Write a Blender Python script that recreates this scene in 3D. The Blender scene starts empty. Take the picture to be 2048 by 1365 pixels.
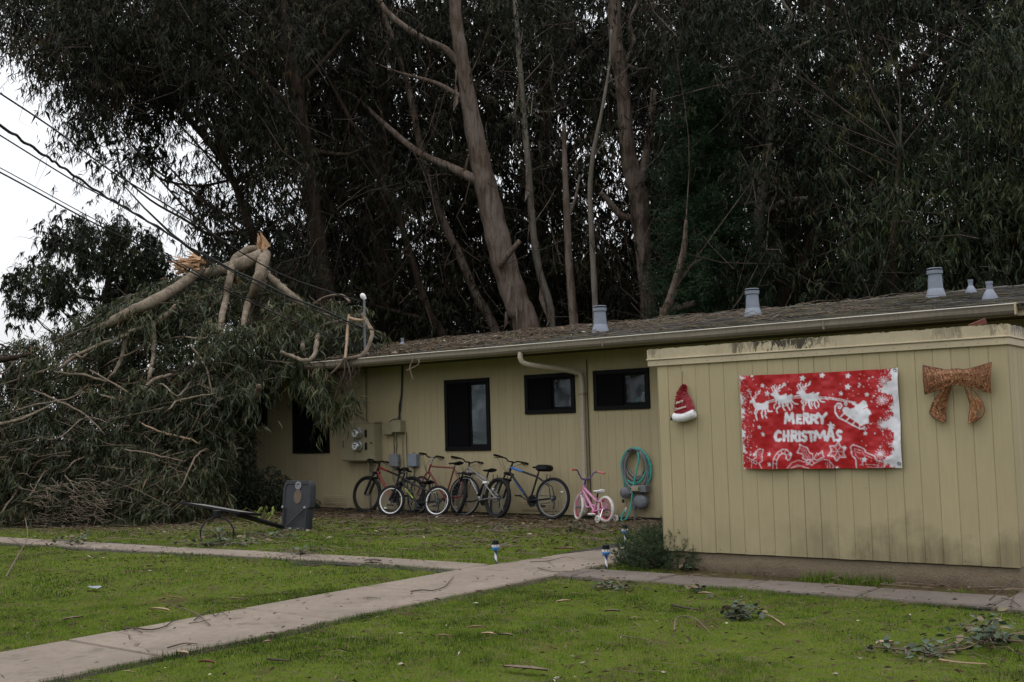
import bpy, math, random
import numpy as np
from mathutils import Matrix, Vector

S = bpy.context.scene
COL = S.collection
rnd = random.Random(7)
rng = np.random.default_rng(7)
pi = math.pi

# ------------------------------------------------------------------ camera
EYE = 1.45                      # metres above the lawn at the wall
YAW, PITCH, ROLL, FPX = -.6576, .0778, -.027, 2230.65
def _axes():
    f = np.array([math.sin(YAW)*math.cos(PITCH), math.cos(YAW)*math.cos(PITCH), math.sin(PITCH)])
    r = np.array([math.cos(YAW), -math.sin(YAW), 0.]); u = np.cross(r, f)
    c, s = math.cos(ROLL), math.sin(ROLL)
    return f, c*r+s*u, -s*r+c*u
CF, CR, CU = _axes()
CE = np.array([0., 0., EYE])
cam_d = bpy.data.cameras.new("camera")
cam = bpy.data.objects.new("camera", cam_d); COL.objects.link(cam)
cam.matrix_world = Matrix(((CR[0], CU[0], -CF[0], 0), (CR[1], CU[1], -CF[1], 0), (CR[2], CU[2], -CF[2], EYE), (0, 0, 0, 1)))
cam_d.sensor_width = 36; cam_d.sensor_fit = 'HORIZONTAL'; cam_d.lens = FPX/2048*36
cam_d.clip_start = .1; cam_d.clip_end = 3000
S.camera = cam

# ------------------------------------------------------------------ sky, sun, exposure (bright overcast)
SUN_EL, SUN_AZ = math.radians(66), math.radians(200)      # azimuth clockwise from +Y
w = bpy.data.worlds.new("World"); S.world = w; w.use_nodes = True
nt = w.node_tree; nt.nodes.clear()
wo = nt.nodes.new('ShaderNodeOutputWorld'); bg = nt.nodes.new('ShaderNodeBackground')
sky = nt.nodes.new('ShaderNodeTexSky'); sky.sky_type = 'NISHITA'; sky.sun_disc = False
sky.sun_elevation = SUN_EL; sky.sun_rotation = SUN_AZ
tc = nt.nodes.new('ShaderNodeTexCoord')
cl = nt.nodes.new('ShaderNodeTexNoise'); cl.inputs['Scale'].default_value = 2.2; cl.inputs['Detail'].default_value = 4
cr = nt.nodes.new('ShaderNodeValToRGB')
cr.color_ramp.elements[0].position = .3; cr.color_ramp.elements[0].color = (8.6, 8.9, 9.4, 1)
cr.color_ramp.elements[1].position = .62; cr.color_ramp.elements[1].color = (10.4, 10.5, 10.7, 1)
mx = nt.nodes.new('ShaderNodeMix'); mx.data_type = 'RGBA'; mx.inputs['Factor'].default_value = .93
nt.links.new(tc.outputs['Generated'], cl.inputs['Vector'])
nt.links.new(cl.outputs['Fac'], cr.inputs['Fac'])
nt.links.new(sky.outputs['Color'], mx.inputs['A']); nt.links.new(cr.outputs['Color'], mx.inputs['B'])
# overcast sky: brighter towards the zenith
sx = nt.nodes.new('ShaderNodeSeparateXYZ'); nt.links.new(tc.outputs['Generated'], sx.inputs[0])
zc = nt.nodes.new('ShaderNodeMath'); zc.operation = 'MULTIPLY_ADD'; zc.use_clamp = False
zm = nt.nodes.new('ShaderNodeMath'); zm.operation = 'MAXIMUM'; zm.inputs[1].default_value = 0.
nt.links.new(sx.outputs[2], zm.inputs[0]); nt.links.new(zm.outputs[0], zc.inputs[0]); zc.inputs[1].default_value = 1.9; zc.inputs[2].default_value = .74
vm = nt.nodes.new('ShaderNodeVectorMath'); vm.operation = 'SCALE'
nt.links.new(mx.outputs['Result'], vm.inputs[0]); nt.links.new(zc.outputs[0], vm.inputs['Scale'])
nt.links.new(vm.outputs[0], bg.inputs['Color'])
bg.inputs['Strength'].default_value = .1
nt.links.new(bg.outputs['Background'], wo.inputs['Surface'])
sd = bpy.data.lights.new("sun", 'SUN'); sd.energy = .5; sd.angle = math.radians(35); sd.color = (1, .97, .92)
so = bpy.data.objects.new("sun", sd); COL.objects.link(so)
sdir = Vector((math.sin(SUN_AZ)*math.cos(SUN_EL), math.cos(SUN_AZ)*math.cos(SUN_EL), math.sin(SUN_EL)))
so.rotation_euler = (-sdir).to_track_quat('-Z', 'Y').to_euler()
S.view_settings.view_transform = 'Standard'; S.view_settings.look = 'None'
S.view_settings.exposure = 0; S.view_settings.gamma = 1; S.view_settings.use_curve_mapping = False
S.render.engine = 'CYCLES'
S.cycles.max_bounces = 8; S.cycles.diffuse_bounces = 3; S.cycles.glossy_bounces = 3
S.cycles.transparent_max_bounces = 12; S.cycles.use_denoising = True

# ------------------------------------------------------------------ real places on real planes (survey helpers)
def ray(px, py): return CF + ((px-1024)/FPX)*CR - ((py-682.5)/FPX)*CU
def G(px, py, z=0.):
    d = ray(px, py); return CE + d*((z-EYE)/d[2])
WY = 14.6468                                              # long wall plane
def WP(px, py, Y=WY):
    d = ray(px, py); return CE + d*(Y/d[1])
def DP(px, py, t): return CE + ray(px, py)*t
SHED_A = .0175; SHED_O = np.array([-2.393, 9.8412, 0.])
SHX = np.array([math.cos(SHED_A), math.sin(SHED_A), 0]); SHN = np.array([math.sin(SHED_A), -math.cos(SHED_A), 0])
def SH(px, py, off=0.):                                   # (s along front wall, z)
    d = ray(px, py); o = SHED_O+SHN*off; t = ((o-CE)@SHN)/(d@SHN); p = CE+d*t
    return (float((p-SHED_O)@SHX), float(p[2]))
def shp(s, z, off=0.): return SHED_O + SHX*s + SHN*off + np.array([0, 0, z])
def proj(P):
    d = np.atleast_2d(P)-CE; z = d@CF
    return 1024+FPX*(d@CR)/z, 682.5-FPX*(d@CU)/z, z

# ------------------------------------------------------------------ object helpers
WM = {}
def link(o, parent=None):
    COL.objects.link(o)
    if parent is not None:
        o.parent = parent
        m = WM.get(parent.name)
        if m is not None: o.matrix_parent_inverse = m.inverted()
    return o
def tag(o, label=None, cat=None, group=None, kind=None):
    if label: o['label'] = label
    if cat: o['category'] = cat
    if group: o['group'] = group
    if kind: o['kind'] = kind
    return o
def thing(name, label, cat, loc, group=None):
    o = bpy.data.objects.new(name, None); o.empty_display_size = .2
    o.location = loc; COL.objects.link(o); WM[o.name] = Matrix.Translation(Vector(loc))
    return tag(o, label, cat, group)
def dup_thing(src, loc, label, group=None):
    r = src.copy(); COL.objects.link(r); r.location = loc; WM[r.name] = Matrix.Translation(Vector(loc))
    tag(r, label, None, group)
    for ch in list(src.children):
        c = ch.copy(); COL.objects.link(c); c.parent = r; c.matrix_parent_inverse = ch.matrix_parent_inverse
        for g in list(ch.children):
            d = g.copy(); COL.objects.link(d); d.parent = c; d.matrix_parent_inverse = g.matrix_parent_inverse
    return r

class MB:
    """collects verts and faces (with material slots) for one mesh object"""
    def __init__(s): s.v = []; s.f = []; s.m = []
    def add(s, vs, fs, m=0):
        b = len(s.v); s.v += [tuple(map(float, p)) for p in vs]
        s.f += [tuple(b+i for i in f) for f in fs]; s.m += [m]*len(fs); return s
    def box(s, a, b, m=0):
        (x0, y0, z0), (x1, y1, z1) = a, b
        return s.add([(x0,y0,z0),(x1,y0,z0),(x1,y1,z0),(x0,y1,z0),(x0,y0,z1),(x1,y0,z1),(x1,y1,z1),(x0,y1,z1)],
                     [(0,3,2,1),(4,5,6,7),(0,1,5,4),(1,2,6,5),(2,3,7,6),(3,0,4,7)], m)
    def bbox(s, a, b, r=.004, m=0):
        """box with chamfered vertical and horizontal edges (cheap bevel)"""
        (x0, y0, z0), (x1, y1, z1) = a, b
        r = min(r, (x1-x0)*.45, (y1-y0)*.45, (z1-z0)*.45)
        vs = []
        for z, q in ((z0, r), (z0+r, 0), (z1-r, 0), (z1, r)):
            k = r if q == 0 else 0
            X0, X1, Y0, Y1 = x0+q, x1-q, y0+q, y1-q
            c = r*.6
            vs += [(X0+c,Y0,z),(X1-c,Y0,z),(X1,Y0+c,z),(X1,Y1-c,z),(X1-c,Y1,z),(X0+c,Y1,z),(X0,Y1-c,z),(X0,Y0+c,z)]
        fs = [tuple(range(7, -1, -1)), tuple(range(24, 32))]
        for L in range(3):
            for i in range(8):
                j = (i+1) % 8; fs.append((L*8+i, L*8+j, L*8+8+j, L*8+8+i))
        return s.add(vs, fs, m)
    def tube(s, pts, r, n=6, m=0, caps=True):
        P = [np.array(p, float) for p in pts]; k = len(P)
        R = list(r) if hasattr(r, '__len__') else [r]*k
        vs = []; u = None
        for i in range(k):
            t = P[min(i+1, k-1)]-P[max(i-1, 0)]; L = np.linalg.norm(t); t = t/L if L > 1e-9 else np.array([0, 0, 1.])
            if u is None: u = np.cross(t, [0, 0, 1.] if abs(t[2]) < .9 else [1., 0, 0])
            u = u - t*(u@t); L = np.linalg.norm(u)
            u = u/L if L > 1e-9 else np.cross(t, [1., 0, 0]); q = np.cross(t, u)
            for j in range(n):
                a = 2*pi*j/n; vs.append(P[i]+R[i]*(math.cos(a)*u+math.sin(a)*q))
        fs = [(i*n+j, i*n+(j+1) % n, (i+1)*n+(j+1) % n, (i+1)*n+j) for i in range(k-1) for j in range(n)]
        if caps: fs += [tuple(range(n-1, -1, -1)), tuple((k-1)*n+j for j in range(n))]
        return s.add(vs, fs, m)
    def lathe(s, prof, c, axis=(0, 0, 1), n=16, m=0):
        """prof: (radius, height) pairs along axis from c"""
        a = np.array(axis, float); a /= np.linalg.norm(a)
        u = np.cross(a, [0, 0, 1.] if abs(a[2]) < .9 else [1., 0, 0]); u /= np.linalg.norm(u); q = np.cross(a, u)
        c = np.array(c, float); vs = []
        for r, h in prof:
            for j in range(n):
                t = 2*pi*j/n; vs.append(c+a*h+max(r, 1e-4)*(math.cos(t)*u+math.sin(t)*q))
        k = len(prof)
        fs = [(i*n+j, i*n+(j+1) % n, (i+1)*n+(j+1) % n, (i+1)*n+j) for i in range(k-1) for j in range(n)]
        fs += [tuple(range(n-1, -1, -1)), tuple((k-1)*n+j for j in range(n))]
        return s.add(vs, fs, m)
    def torus(s, c, axis, R, r, n=40, k=8, m=0, sq=1.0):
        a = np.array(axis, float); a /= np.linalg.norm(a)
        u = np.cross(a, [0, 0, 1.] if abs(a[2]) < .9 else [1., 0, 0]); u /= np.linalg.norm(u); q = np.cross(a, u)
        c = np.array(c, float); vs = []
        for i in range(n):
            t = 2*pi*i/n; d = math.cos(t)*u+math.sin(t)*q
            for j in range(k):
                b = 2*pi*j/k; vs.append(c+d*(R+r*math.cos(b))+a*(r*sq*math.sin(b)))
        fs = [(i*k+j, i*k+(j+1) % k, ((i+1) % n)*k+(j+1) % k, ((i+1) % n)*k+j) for i in range(n) for j in range(k)]
        return s.add(vs, fs, m)
    def prism(s, poly, fn, d0, d1, m=0):
        """poly: 2D outline; fn(u, v, d) gives the 3D point; between depths d0 and d1"""
        n = len(poly)
        vs = [fn(u, v, d0) for u, v in poly]+[fn(u, v, d1) for u, v in poly]
        fs = [tuple(range(n)), tuple(range(2*n-1, n-1, -1))]+[(i, n+i, n+(i+1) % n, (i+1) % n) for i in range(n)]
        return s.add(vs, fs, m)
    def xf(s, M):
        M = np.array(M); s.v = [tuple(M[:3, :3]@np.array(p)+M[:3, 3]) for p in s.v]; return s
    def mesh(s, name, mats, smooth=False):
        me = bpy.data.meshes.new(name); me.from_pydata(s.v, [], s.f)
        if not isinstance(mats, (list, tuple)): mats = [mats]
        for x in mats: me.materials.append(x)
        if any(s.m): me.polygons.foreach_set('material_index', s.m)
        if smooth:
            me.polygons.foreach_set('use_smooth', [True]*len(s.f))
            if smooth != 'all': me.set_sharp_from_angle(angle=math.radians(38))
        me.update(); return me
    def build(s, name, mats, parent=None, smooth=False, label=None, kind=None, cat=None, group=None):
        o = bpy.data.objects.new(name, s.mesh(name, mats, smooth)); link(o, parent)
        return tag(o, label, cat, group, kind)

def big_mesh(name, V, F, mats, parent=None, attr=None, midx=None, smooth=False):
    """numpy mesh: V (n,3), F (m,k) all the same size k"""
    me = bpy.data.meshes.new(name); n, m, k = len(V), len(F), F.shape[1]
    me.vertices.add(n); me.vertices.foreach_set('co', np.ascontiguousarray(V, np.float32).ravel())
    me.loops.add(m*k); me.loops.foreach_set('vertex_index', np.ascontiguousarray(F, np.int32).ravel())
    me.polygons.add(m); me.polygons.foreach_set('loop_start', np.arange(0, m*k, k, dtype=np.int32))
    if not isinstance(mats, (list, tuple)): mats = [mats]
    for x in mats: me.materials.append(x)
    if midx is not None: me.polygons.foreach_set('material_index', np.ascontiguousarray(midx, np.int32))
    if smooth: me.polygons.foreach_set('use_smooth', np.ones(m, bool))
    me.update(calc_edges=True)
    if attr is not None:
        for an, av in attr.items():
            a = me.attributes.new(an, 'FLOAT', 'FACE'); a.data.foreach_set('value', np.ascontiguousarray(av, np.float32))
    o = bpy.data.objects.new(name, me); link(o, parent); return o

def catmull(pts, k=5):
    P = [np.array(p, float) for p in pts]; P = [2*P[0]-P[1]]+P+[2*P[-1]-P[-2]]; out = []
    for i in range(1, len(P)-2):
        for j in range(k):
            t = j/k; a, b, c, d = P[i-1], P[i], P[i+1], P[i+2]
            out.append(.5*((2*b)+(c-a)*t+(2*a-5*b+4*c-d)*t*t+(3*b-a-3*c+d)*t**3))
    out.append(P[-2]); return out
def lerps(vals, n):
    return list(np.interp(np.linspace(0, 1, n), np.linspace(0, 1, len(vals)), vals))

# ------------------------------------------------------------------ materials
class NT:
    def __init__(s, name):
        s.m = bpy.data.materials.new(name); s.m.use_nodes = True; s.t = s.m.node_tree; s.t.nodes.clear()
        s.out = s.n('ShaderNodeOutputMaterial')
    def n(s, ty, **kw):
        x = s.t.nodes.new(ty)
        for k, v in kw.items(): setattr(x, k, v)
        return x
    def l(s, a, b): s.t.links.new(a, b)
    def pos(s, scale=(1, 1, 1), rot=(0, 0, 0), loc=(0, 0, 0), obj=False):
        g = s.n('ShaderNodeTexCoord').outputs['Object'] if obj else s.n('ShaderNodeNewGeometry').outputs['Position']
        mp = s.n('ShaderNodeMapping'); mp.inputs['Scale'].default_value = scale; mp.inputs['Rotation'].default_value = rot
        mp.inputs['Location'].default_value = loc; s.l(g, mp.inputs['Vector']); return mp.outputs['Vector']
    def noise(s, vec, scale, detail=4, rough=.55, dist=0):
        x = s.n('ShaderNodeTexNoise'); x.inputs['Scale'].default_value = scale; x.inputs['Detail'].default_value = detail
        x.inputs['Roughness'].default_value = rough; x.inputs['Distortion'].default_value = dist
        s.l(vec, x.inputs['Vector']); return x.outputs['Fac']
    def ramp(s, fac, stops, mode='LINEAR'):
        x = s.n('ShaderNodeValToRGB'); e = x.color_ramp.elements; x.color_ramp.interpolation = mode
        while len(e) < len(stops): e.new(.5)
        for q, (p, c) in zip(e, stops):
            q.position = p; q.color = (*c, 1) if hasattr(c, '__len__') else (c, c, c, 1)
        s.l(fac, x.inputs['Fac']); return x.outputs['Color']
    def mix(s, fac, a, b, mode='MIX'):
        x = s.n('ShaderNodeMix', data_type='RGBA', blend_type=mode)
        for sock, v in ((x.inputs['Factor'], fac), (x.inputs['A'], a), (x.inputs['B'], b)):
            if isinstance(v, (int, float)): sock.default_value = v
            elif isinstance(v, tuple): sock.default_value = (*v, 1)
            else: s.l(v, sock)
        return x.outputs['Result']
    def math(s, op, a, b=0., c=None):
        x = s.n('ShaderNodeMath', operation=op)
        for i, v in enumerate((a, b) if c is None else (a, b, c)):
            if isinstance(v, (int, float)): x.inputs[i].default_value = v
            else: s.l(v, x.inputs[i])
        return x.outputs[0]
    def sep(s, vec):
        x = s.n('ShaderNodeSeparateXYZ'); s.l(vec, x.inputs[0]); return x.outputs
    def attr(s, name):
        x = s.n('ShaderNodeAttribute'); x.attribute_name = name; return x
    def bump(s, h, strength=.3, dist=.01):
        x = s.n('ShaderNodeBump'); x.inputs['Strength'].default_value = strength; x.inputs['Distance'].default_value = dist
        s.l(h, x.inputs['Height']); return x.outputs['Normal']
    def bsdf(s, col, rough=.6, metal=0., normal=None, spec=.4, trans=0., sheen=0.):
        b = s.n('ShaderNodeBsdfPrincipled')
        for k, v in (('Base Color', col), ('Roughness', rough), ('Metallic', metal)):
            if isinstance(v, (int, float)): b.inputs[k].default_value = v
            elif isinstance(v, tuple): b.inputs[k].default_value = (*v, 1)
            else: s.l(v, b.inputs[k])
        b.inputs['Specular IOR Level'].default_value = spec
        if normal is not None: s.l(normal, b.inputs['Normal'])
        s.l(b.outputs['BSDF'], s.out.inputs['Surface']); return b

KA = .8
def simple(name, col, rough=.5, metal=0., var=.12, scale=30, bump=0., spec=.4):
    t = NT(name); p = t.pos(); n = t.noise(p, scale, 4)
    c = tuple(x*KA for x in col)
    lo = tuple(x*(1-var) for x in c); hi = tuple(min(1, x*(1+var)) for x in c)
    col_ = t.ramp(n, [(.3, lo), (.7, hi)])
    t.bsdf(col_, rough, metal, t.bump(n, bump, .004) if bump else None, spec); return t.m

def m_siding(name, shed):
    t = NT(name); p = t.pos()
    base = (.33, .278, .17)
    big = t.noise(p, 1.1, 5); fine = t.noise(t.pos((26, 26, 2.2)), 1.6, 5, .6)
    col = t.ramp(big, [(.3, tuple(x*.95 for x in base)), (.7, tuple(x*1.04 for x in base))])
    col = t.mix(t.ramp(fine, [(.35, .0), (.75, .45)]), col, tuple(x*.8 for x in base))
    oi = t.n('ShaderNodeObjectInfo').outputs['Random']
    col = t.mix(.6, col, t.mix(oi, (.95, .95, .94), (1.06, 1.06, 1.05)), 'MULTIPLY')
    x, y, z = t.sep(p)
    streak = t.noise(t.pos((9, 9, .8)), 2., 5, .65)
    blot = t.noise(p, 2.4, 6, .65)
    if shed:    # dirt splash and algae along the foot of the boards, heaviest towards the right half
        zz = t.math('MULTIPLY_ADD', z, -2.3, 1.5)            # 1 at z .2, 0 at z .65
        zz = t.math('ADD', zz, t.math('MULTIPLY_ADD', t.ramp(blot, [(.32, .0), (.68, 1.)]), 1.1, -.6))
        xm = t.n('ShaderNodeMapRange'); t.l(x, xm.inputs['Value'])
        xm.inputs['From Min'].default_value = -4.6; xm.inputs['From Max'].default_value = -3.6
        xm.inputs['To Min'].default_value = .3; xm.inputs['To Max'].default_value = 1.
        k = t.math('MULTIPLY', t.math('MULTIPLY', t.ramp(zz, [(.25, .0), (1., .72)]), t.ramp(streak, [(.3, .45), (.65, 1.)])), xm.outputs[0])
        col = t.mix(k, col, t.mix(blot, (.075, .066, .03), (.11, .088, .05)))
    else:
        zz = t.math('MULTIPLY_ADD', z, -2.6, .9); zz = t.math('ADD', zz, t.math('MULTIPLY_ADD', blot, 1.6, -.9))
        col = t.mix(t.ramp(zz, [(.3, .0), (1., .6)]), col, (.11, .085, .05))
    sp = t.ramp(t.noise(p, 38, 2), [(.72, .0), (.76, .5)])
    col = t.mix(sp, col, (.16, .13, .08))
    t.bsdf(col, .7, 0, t.bump(fine, .25, .004), .12); return t.m

def m_fascia(name, top, moldy=1.):
    t = NT(name); p = t.pos(); x, y, z = t.sep(p)
    base = (.38, .318, .215)
    n = t.noise(p, 3, 5); col = t.ramp(n, [(.3, tuple(v*.88 for v in base)), (.7, tuple(v*1.08 for v in base))])
    runs = t.noise(t.pos((15, 15, 4.)), 1.5, 7, .78, 1.2); patch = t.noise(t.pos((1, 1, .1)), 1.9, 3, .6)
    h = t.math('MULTIPLY_ADD', z, 9.0, -9.0*top+1.)           # 1 at the top edge, 0 eleven cm lower
    k = t.math('ADD', h, t.math('MULTIPLY_ADD', t.ramp(runs, [(.34, .0), (.62, 1.)]), 1.9, -1.25))
    k = t.math('MULTIPLY', t.ramp(k, [(.15, .0), (.45, 1.)]), t.ramp(patch, [(.45, .1*moldy), (.58, 1.*moldy)]))
    col = t.mix(k, col, (.035, .03, .018))
    t.bsdf(col, .6, 0, t.bump(runs, .15, .003), .3); return t.m

def m_gutter():
    t = NT('gutter_paint'); p = t.pos()
    base = (.165, .138, .105)
    n = t.noise(t.pos((1.2, 9, 30)), 1.2, 5); runs = t.noise(t.pos((22, 22, 1.5)), 1.4, 5, .7)
    col = t.ramp(n, [(.3, tuple(v*.72 for v in base)), (.7, tuple(v*1.1 for v in base))])
    col = t.mix(t.ramp(runs, [(.48, .0), (.72, .75)]), col, (.085, .07, .042))
    t.bsdf(col, .5, 0, None, .35); return t.m

def m_shingle():
    t = NT('shingle_felt'); p = t.pos()
    oi = t.n('ShaderNodeObjectInfo').outputs['Random']; v = t.attr('v').outputs['Fac']
    g = t.noise(p, 160, 3); n = t.noise(p, .55, 5, .6); n2 = t.noise(p, 7, 5, .65)
    g2 = t.noise(p, 24, 5, .75)
    col = t.mix(t.ramp(g2, [(.35, .0), (.65, 1.)]), (.018, .017, .015), (.07, .066, .061))
    col = t.mix(t.math('FRACT', t.math('ADD', oi, v)), t.mix(.7, col, (.022, .02, .019)), t.mix(.35, col, (.12, .108, .097)))
    moss = t.math('ADD', t.math('MULTIPLY', n2, .75), t.math('MULTIPLY', n, .5))
    col = t.mix(t.ramp(moss, [(.6, .0), (.72, .75)]), col, (.072, .066, .027))
    col = t.mix(t.ramp(n2, [(.58, .0), (.72, .8)]), col, (.10, .068, .04))
    t.bsdf(col, .85, 0, t.bump(g, .5, .006), .2); return t.m

def m_concrete(name, base):
    t = NT(name); p = t.pos()
    oi = t.n('ShaderNodeObjectInfo').outputs['Random']
    a = t.noise(p, 1.6, 6, .6); b = t.noise(p, 140, 3, .7); c = t.noise(p, 14, 5, .6)
    col = t.ramp(a, [(.3, tuple(x*.8 for x in base)), (.7, tuple(x*1.1 for x in base))])
    col = t.mix(t.ramp(b, [(.3, .45), (.5, 0.)]), col, tuple(x*.45 for x in base))
    col = t.mix(t.ramp(b, [(.62, .0), (.8, .5)]), col, tuple(min(1, x*1.45) for x in base))
    col = t.mix(t.ramp(c, [(.5, .0), (.72, .6)]), col, tuple(x*.62 for x in base))
    st = t.noise(p, 3.1, 6, .7); col = t.mix(t.ramp(st, [(.56, .0), (.66, .45)]), col, (.075, .068, .045))
    col = t.mix(.5, col, t.mix(oi, (.86, .86, .86), (1.1, 1.09, 1.08)), 'MULTIPLY')
    t.bsdf(col, .9, 0, t.bump(b, .6, .006), .08); return t.m

def m_foundation():
    t = NT('stucco_foundation'); p = t.pos(); x, y, z = t.sep(p)
    a = t.noise(p, 3, 6, .65); b = t.noise(p, 60, 3, .7)
    base = (.19, .152, .103)
    col = t.ramp(a, [(.3, tuple(v*.78 for v in base)), (.7, tuple(v*1.12 for v in base))])
    col = t.mix(t.ramp(b, [(.3, .5), (.5, .0)]), col, tuple(v*.55 for v in base))
    k = t.math('ADD', t.math('MULTIPLY_ADD', z, -6., .75), t.math('MULTIPLY_ADD', a, 2.4, -1.2))
    col = t.mix(t.ramp(k, [(.2, .0), (.9, .8)]), col, (.075, .052, .035))
    t.bsdf(col, .9, 0, t.bump(b, .9, .012), .2); return t.m

def m_bark(name, cols, along=.25, strip=0.):
    t = NT(name); v = t.attr('v').outputs['Fac']
    p = t.pos((9, 9, along*4)); a = t.noise(p, 1., 6, .65, .6); b = t.noise(t.pos(), 1.3, 4); c = t.noise(t.pos((30, 30, 1.2)), 1.3, 4, .6)
    col = t.ramp(t.math('ADD', t.math('MULTIPLY', a, .6), t.math('MULTIPLY', b, .4)), [(.32, cols[0]), (.46, cols[1]), (.58, cols[2]), (.7, cols[3])])
    col = t.mix(t.ramp(c, [(.55, .0), (.7, .55)]), col, tuple(x*.45 for x in cols[0]))
    t.bsdf(col, .85, 0, t.bump(c, .7, .03), .06); return t.m

def m_leaf(name, stops, rough=.5, spec=.35, trans=.25):
    t = NT(name); v = t.attr('v').outputs['Fac']
    col = t.ramp(v, stops)
    b = t.bsdf(col, rough, 0, None, spec)
    tr = t.n('ShaderNodeBsdfTranslucent'); t.l(col, tr.inputs['Color'])
    ms = t.n('ShaderNodeMixShader'); ms.inputs[0].default_value = trans
    t.l(b.outputs['BSDF'], ms.inputs[1]); t.l(tr.outputs[0], ms.inputs[2]); t.l(ms.outputs[0], t.out.inputs['Surface'])
    return t.m

def m_lawn():
    t = NT('lawn_soil'); p = t.pos(); x, y, z = t.sep(p)
    a = t.noise(p, .55, 5, .6); b = t.noise(p, 5, 6, .65); c = t.noise(p, 55, 4, .7)
    g = t.mix(b, (.045, .072, .009), (.108, .142, .018))
    g = t.mix(t.ramp(a, [(.4, .0), (.62, .8)]), g, t.mix(b, (.055, .085, .01), (.125, .145, .022)))
    g = t.mix(t.ramp(c, [(.35, .7), (.5, .0)]), g, (.03, .04, .01))
    dirt = t.mix(c, (.035, .025, .015), (.1, .07, .042))
    k = t.n('ShaderNodeMapRange'); t.l(y, k.inputs['Value'])
    k.inputs['From Min'].default_value = 11.8; k.inputs['From Max'].default_value = 14.4
    k.inputs['To Min'].default_value = 0.; k.inputs['To Max'].default_value = 1.1
    kk = t.math('ADD', k.outputs[0], t.math('MULTIPLY_ADD', b, 1.5, -.9))
    kx = t.n('ShaderNodeMapRange'); t.l(x, kx.inputs['Value'])
    kx.inputs['From Min'].default_value = -13.5; kx.inputs['From Max'].default_value = -16.5
    kx.inputs['To Min'].default_value = -.5; kx.inputs['To Max'].default_value = .55
    ky = t.n('ShaderNodeMapRange'); t.l(y, ky.inputs['Value'])
    ky.inputs['From Min'].default_value = 9.2; ky.inputs['From Max'].default_value = 10.2; ky.inputs['To Max'].default_value = .7
    k2 = t.math('ADD', t.math('MULTIPLY', kx.outputs[0], ky.outputs[0]), t.math('MULTIPLY_ADD', b, 1.2, -.45))
    kk = t.math('MAXIMUM', kk, t.math('MULTIPLY', k2, 1.))
    col = t.mix(t.ramp(kk, [(.25, .0), (.6, 1.)]), g, dirt)
    sy_ = t.n('ShaderNodeMapRange'); t.l(y, sy_.inputs['Value']); sy_.inputs['From Min'].default_value = 9.46; sy_.inputs['From Max'].default_value = 9.56
    sx_ = t.n('ShaderNodeMapRange'); t.l(x, sx_.inputs['Value']); sx_.inputs['From Min'].default_value = -5.75; sx_.inputs['From Max'].default_value = -5.45
    sk = t.math('MULTIPLY', t.math('MULTIPLY', sy_.outputs[0], sx_.outputs[0]), t.ramp(t.noise(p, 2.6, 4), [(.35, .55), (.55, 1.)]))
    col = t.mix(sk, col, dirt)
    thatch = t.noise(p, 9, 5, .7); col = t.mix(t.ramp(thatch, [(.5, .0), (.64, .7)]), col, t.mix(c, (.05, .045, .02), (.13, .115, .05)))
    bare = t.noise(p, 1.7, 5, .6)
    col = t.mix(t.ramp(bare, [(.56, .0), (.68, .8)]), col, dirt)
    t.bsdf(col, .95, 0, t.bump(c, .8, .03), .03); return t.m

M = {}
M['siding'] = m_siding('siding_paint', False); M['siding_shed'] = m_siding('shed_siding_paint', True)
M['fascia'] = m_fascia('fascia_paint', 2.21); M['fascia_trim'] = m_fascia('fascia_trim_paint', 2.6, .0)
M['gutter'] = m_gutter(); M['shingle'] = m_shingle()
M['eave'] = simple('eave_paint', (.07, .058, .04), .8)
M['gut_lip'] = simple('gutter_lip', (.55, .5, .42), .5)
M['path'] = m_concrete('path_concrete', (.205, .168, .137)); M['walk'] = m_concrete('walk_concrete', (.138, .115, .1))
M['found'] = m_foundation(); M['lawn'] = m_lawn()
M['dark'] = simple('dark_gap', (.02, .018, .012), .9)
M['room'] = simple('dim_room', (.02, .02, .02), .9)
M['frame'] = simple('bronze_window_frame', (.004, .004, .005), .6, spec=.12)
M['vent'] = simple('blue_grey_vent_paint', (.2, .225, .275), .55, 0, .12, 9)
M['galv'] = simple('galvanised_metal', (.15, .158, .172), .6, .1, .25, 12)
M['greybox'] = simple('grey_plastic_box', (.2, .205, .22), .55)
M['tanbox'] = simple('tan_painted_metal', (.30, .262, .165), .5)
M['black'] = simple('black_rubber', (.008, .008, .009), .7, spec=.2)
M['tyre'] = simple('tyre_rubber', (.014, .013, .013), .8, 0, .2, 60, spec=.2)
M['blackm'] = simple('black_gloss_paint', (.008, .008, .01), .45, spec=.25)
M['chrome'] = simple('bright_alloy', (.55, .55, .56), .3, .8)
M['alloy'] = simple('dull_alloy', (.28, .28, .29), .4, .6)
M['white'] = simple('white_paint', (.8, .8, .79), .5)
M['red'] = simple('red_bike_paint', (.20, .012, .014), .35)
M['maroon'] = simple('dark_red_bike_paint', (.14, .02, .018), .4)
M['silver'] = simple('silver_grey_bike_paint', (.23, .22, .22), .35, .3)
M['blue'] = simple('blue_bike_paint', (.01, .12, .42), .35)
M['neon'] = simple('yellow_green_decal', (.5, .62, .04), .5)
M['pink'] = simple('pink_bike_paint', (.62, .26, .42), .35)
M['hotpink'] = simple('hot_pink_plastic', (.55, .06, .13), .4)
M['purple'] = simple('purple_bar_paint', (.09, .055, .17), .35)
M['coral'] = simple('coral_grip', (.55, .17, .15), .6)
M['whitetyre'] = simple('white_tyre', (.6, .57, .53), .7)
M['plast'] = simple('dark_grey_plastic', (.024, .025, .03), .65, 0, .25, 6)
M['rust'] = simple('rusty_plate', (.12, .09, .065), .8)
M['hose'] = simple('teal_hose_rubber', (.045, .37, .32), .4)
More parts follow.
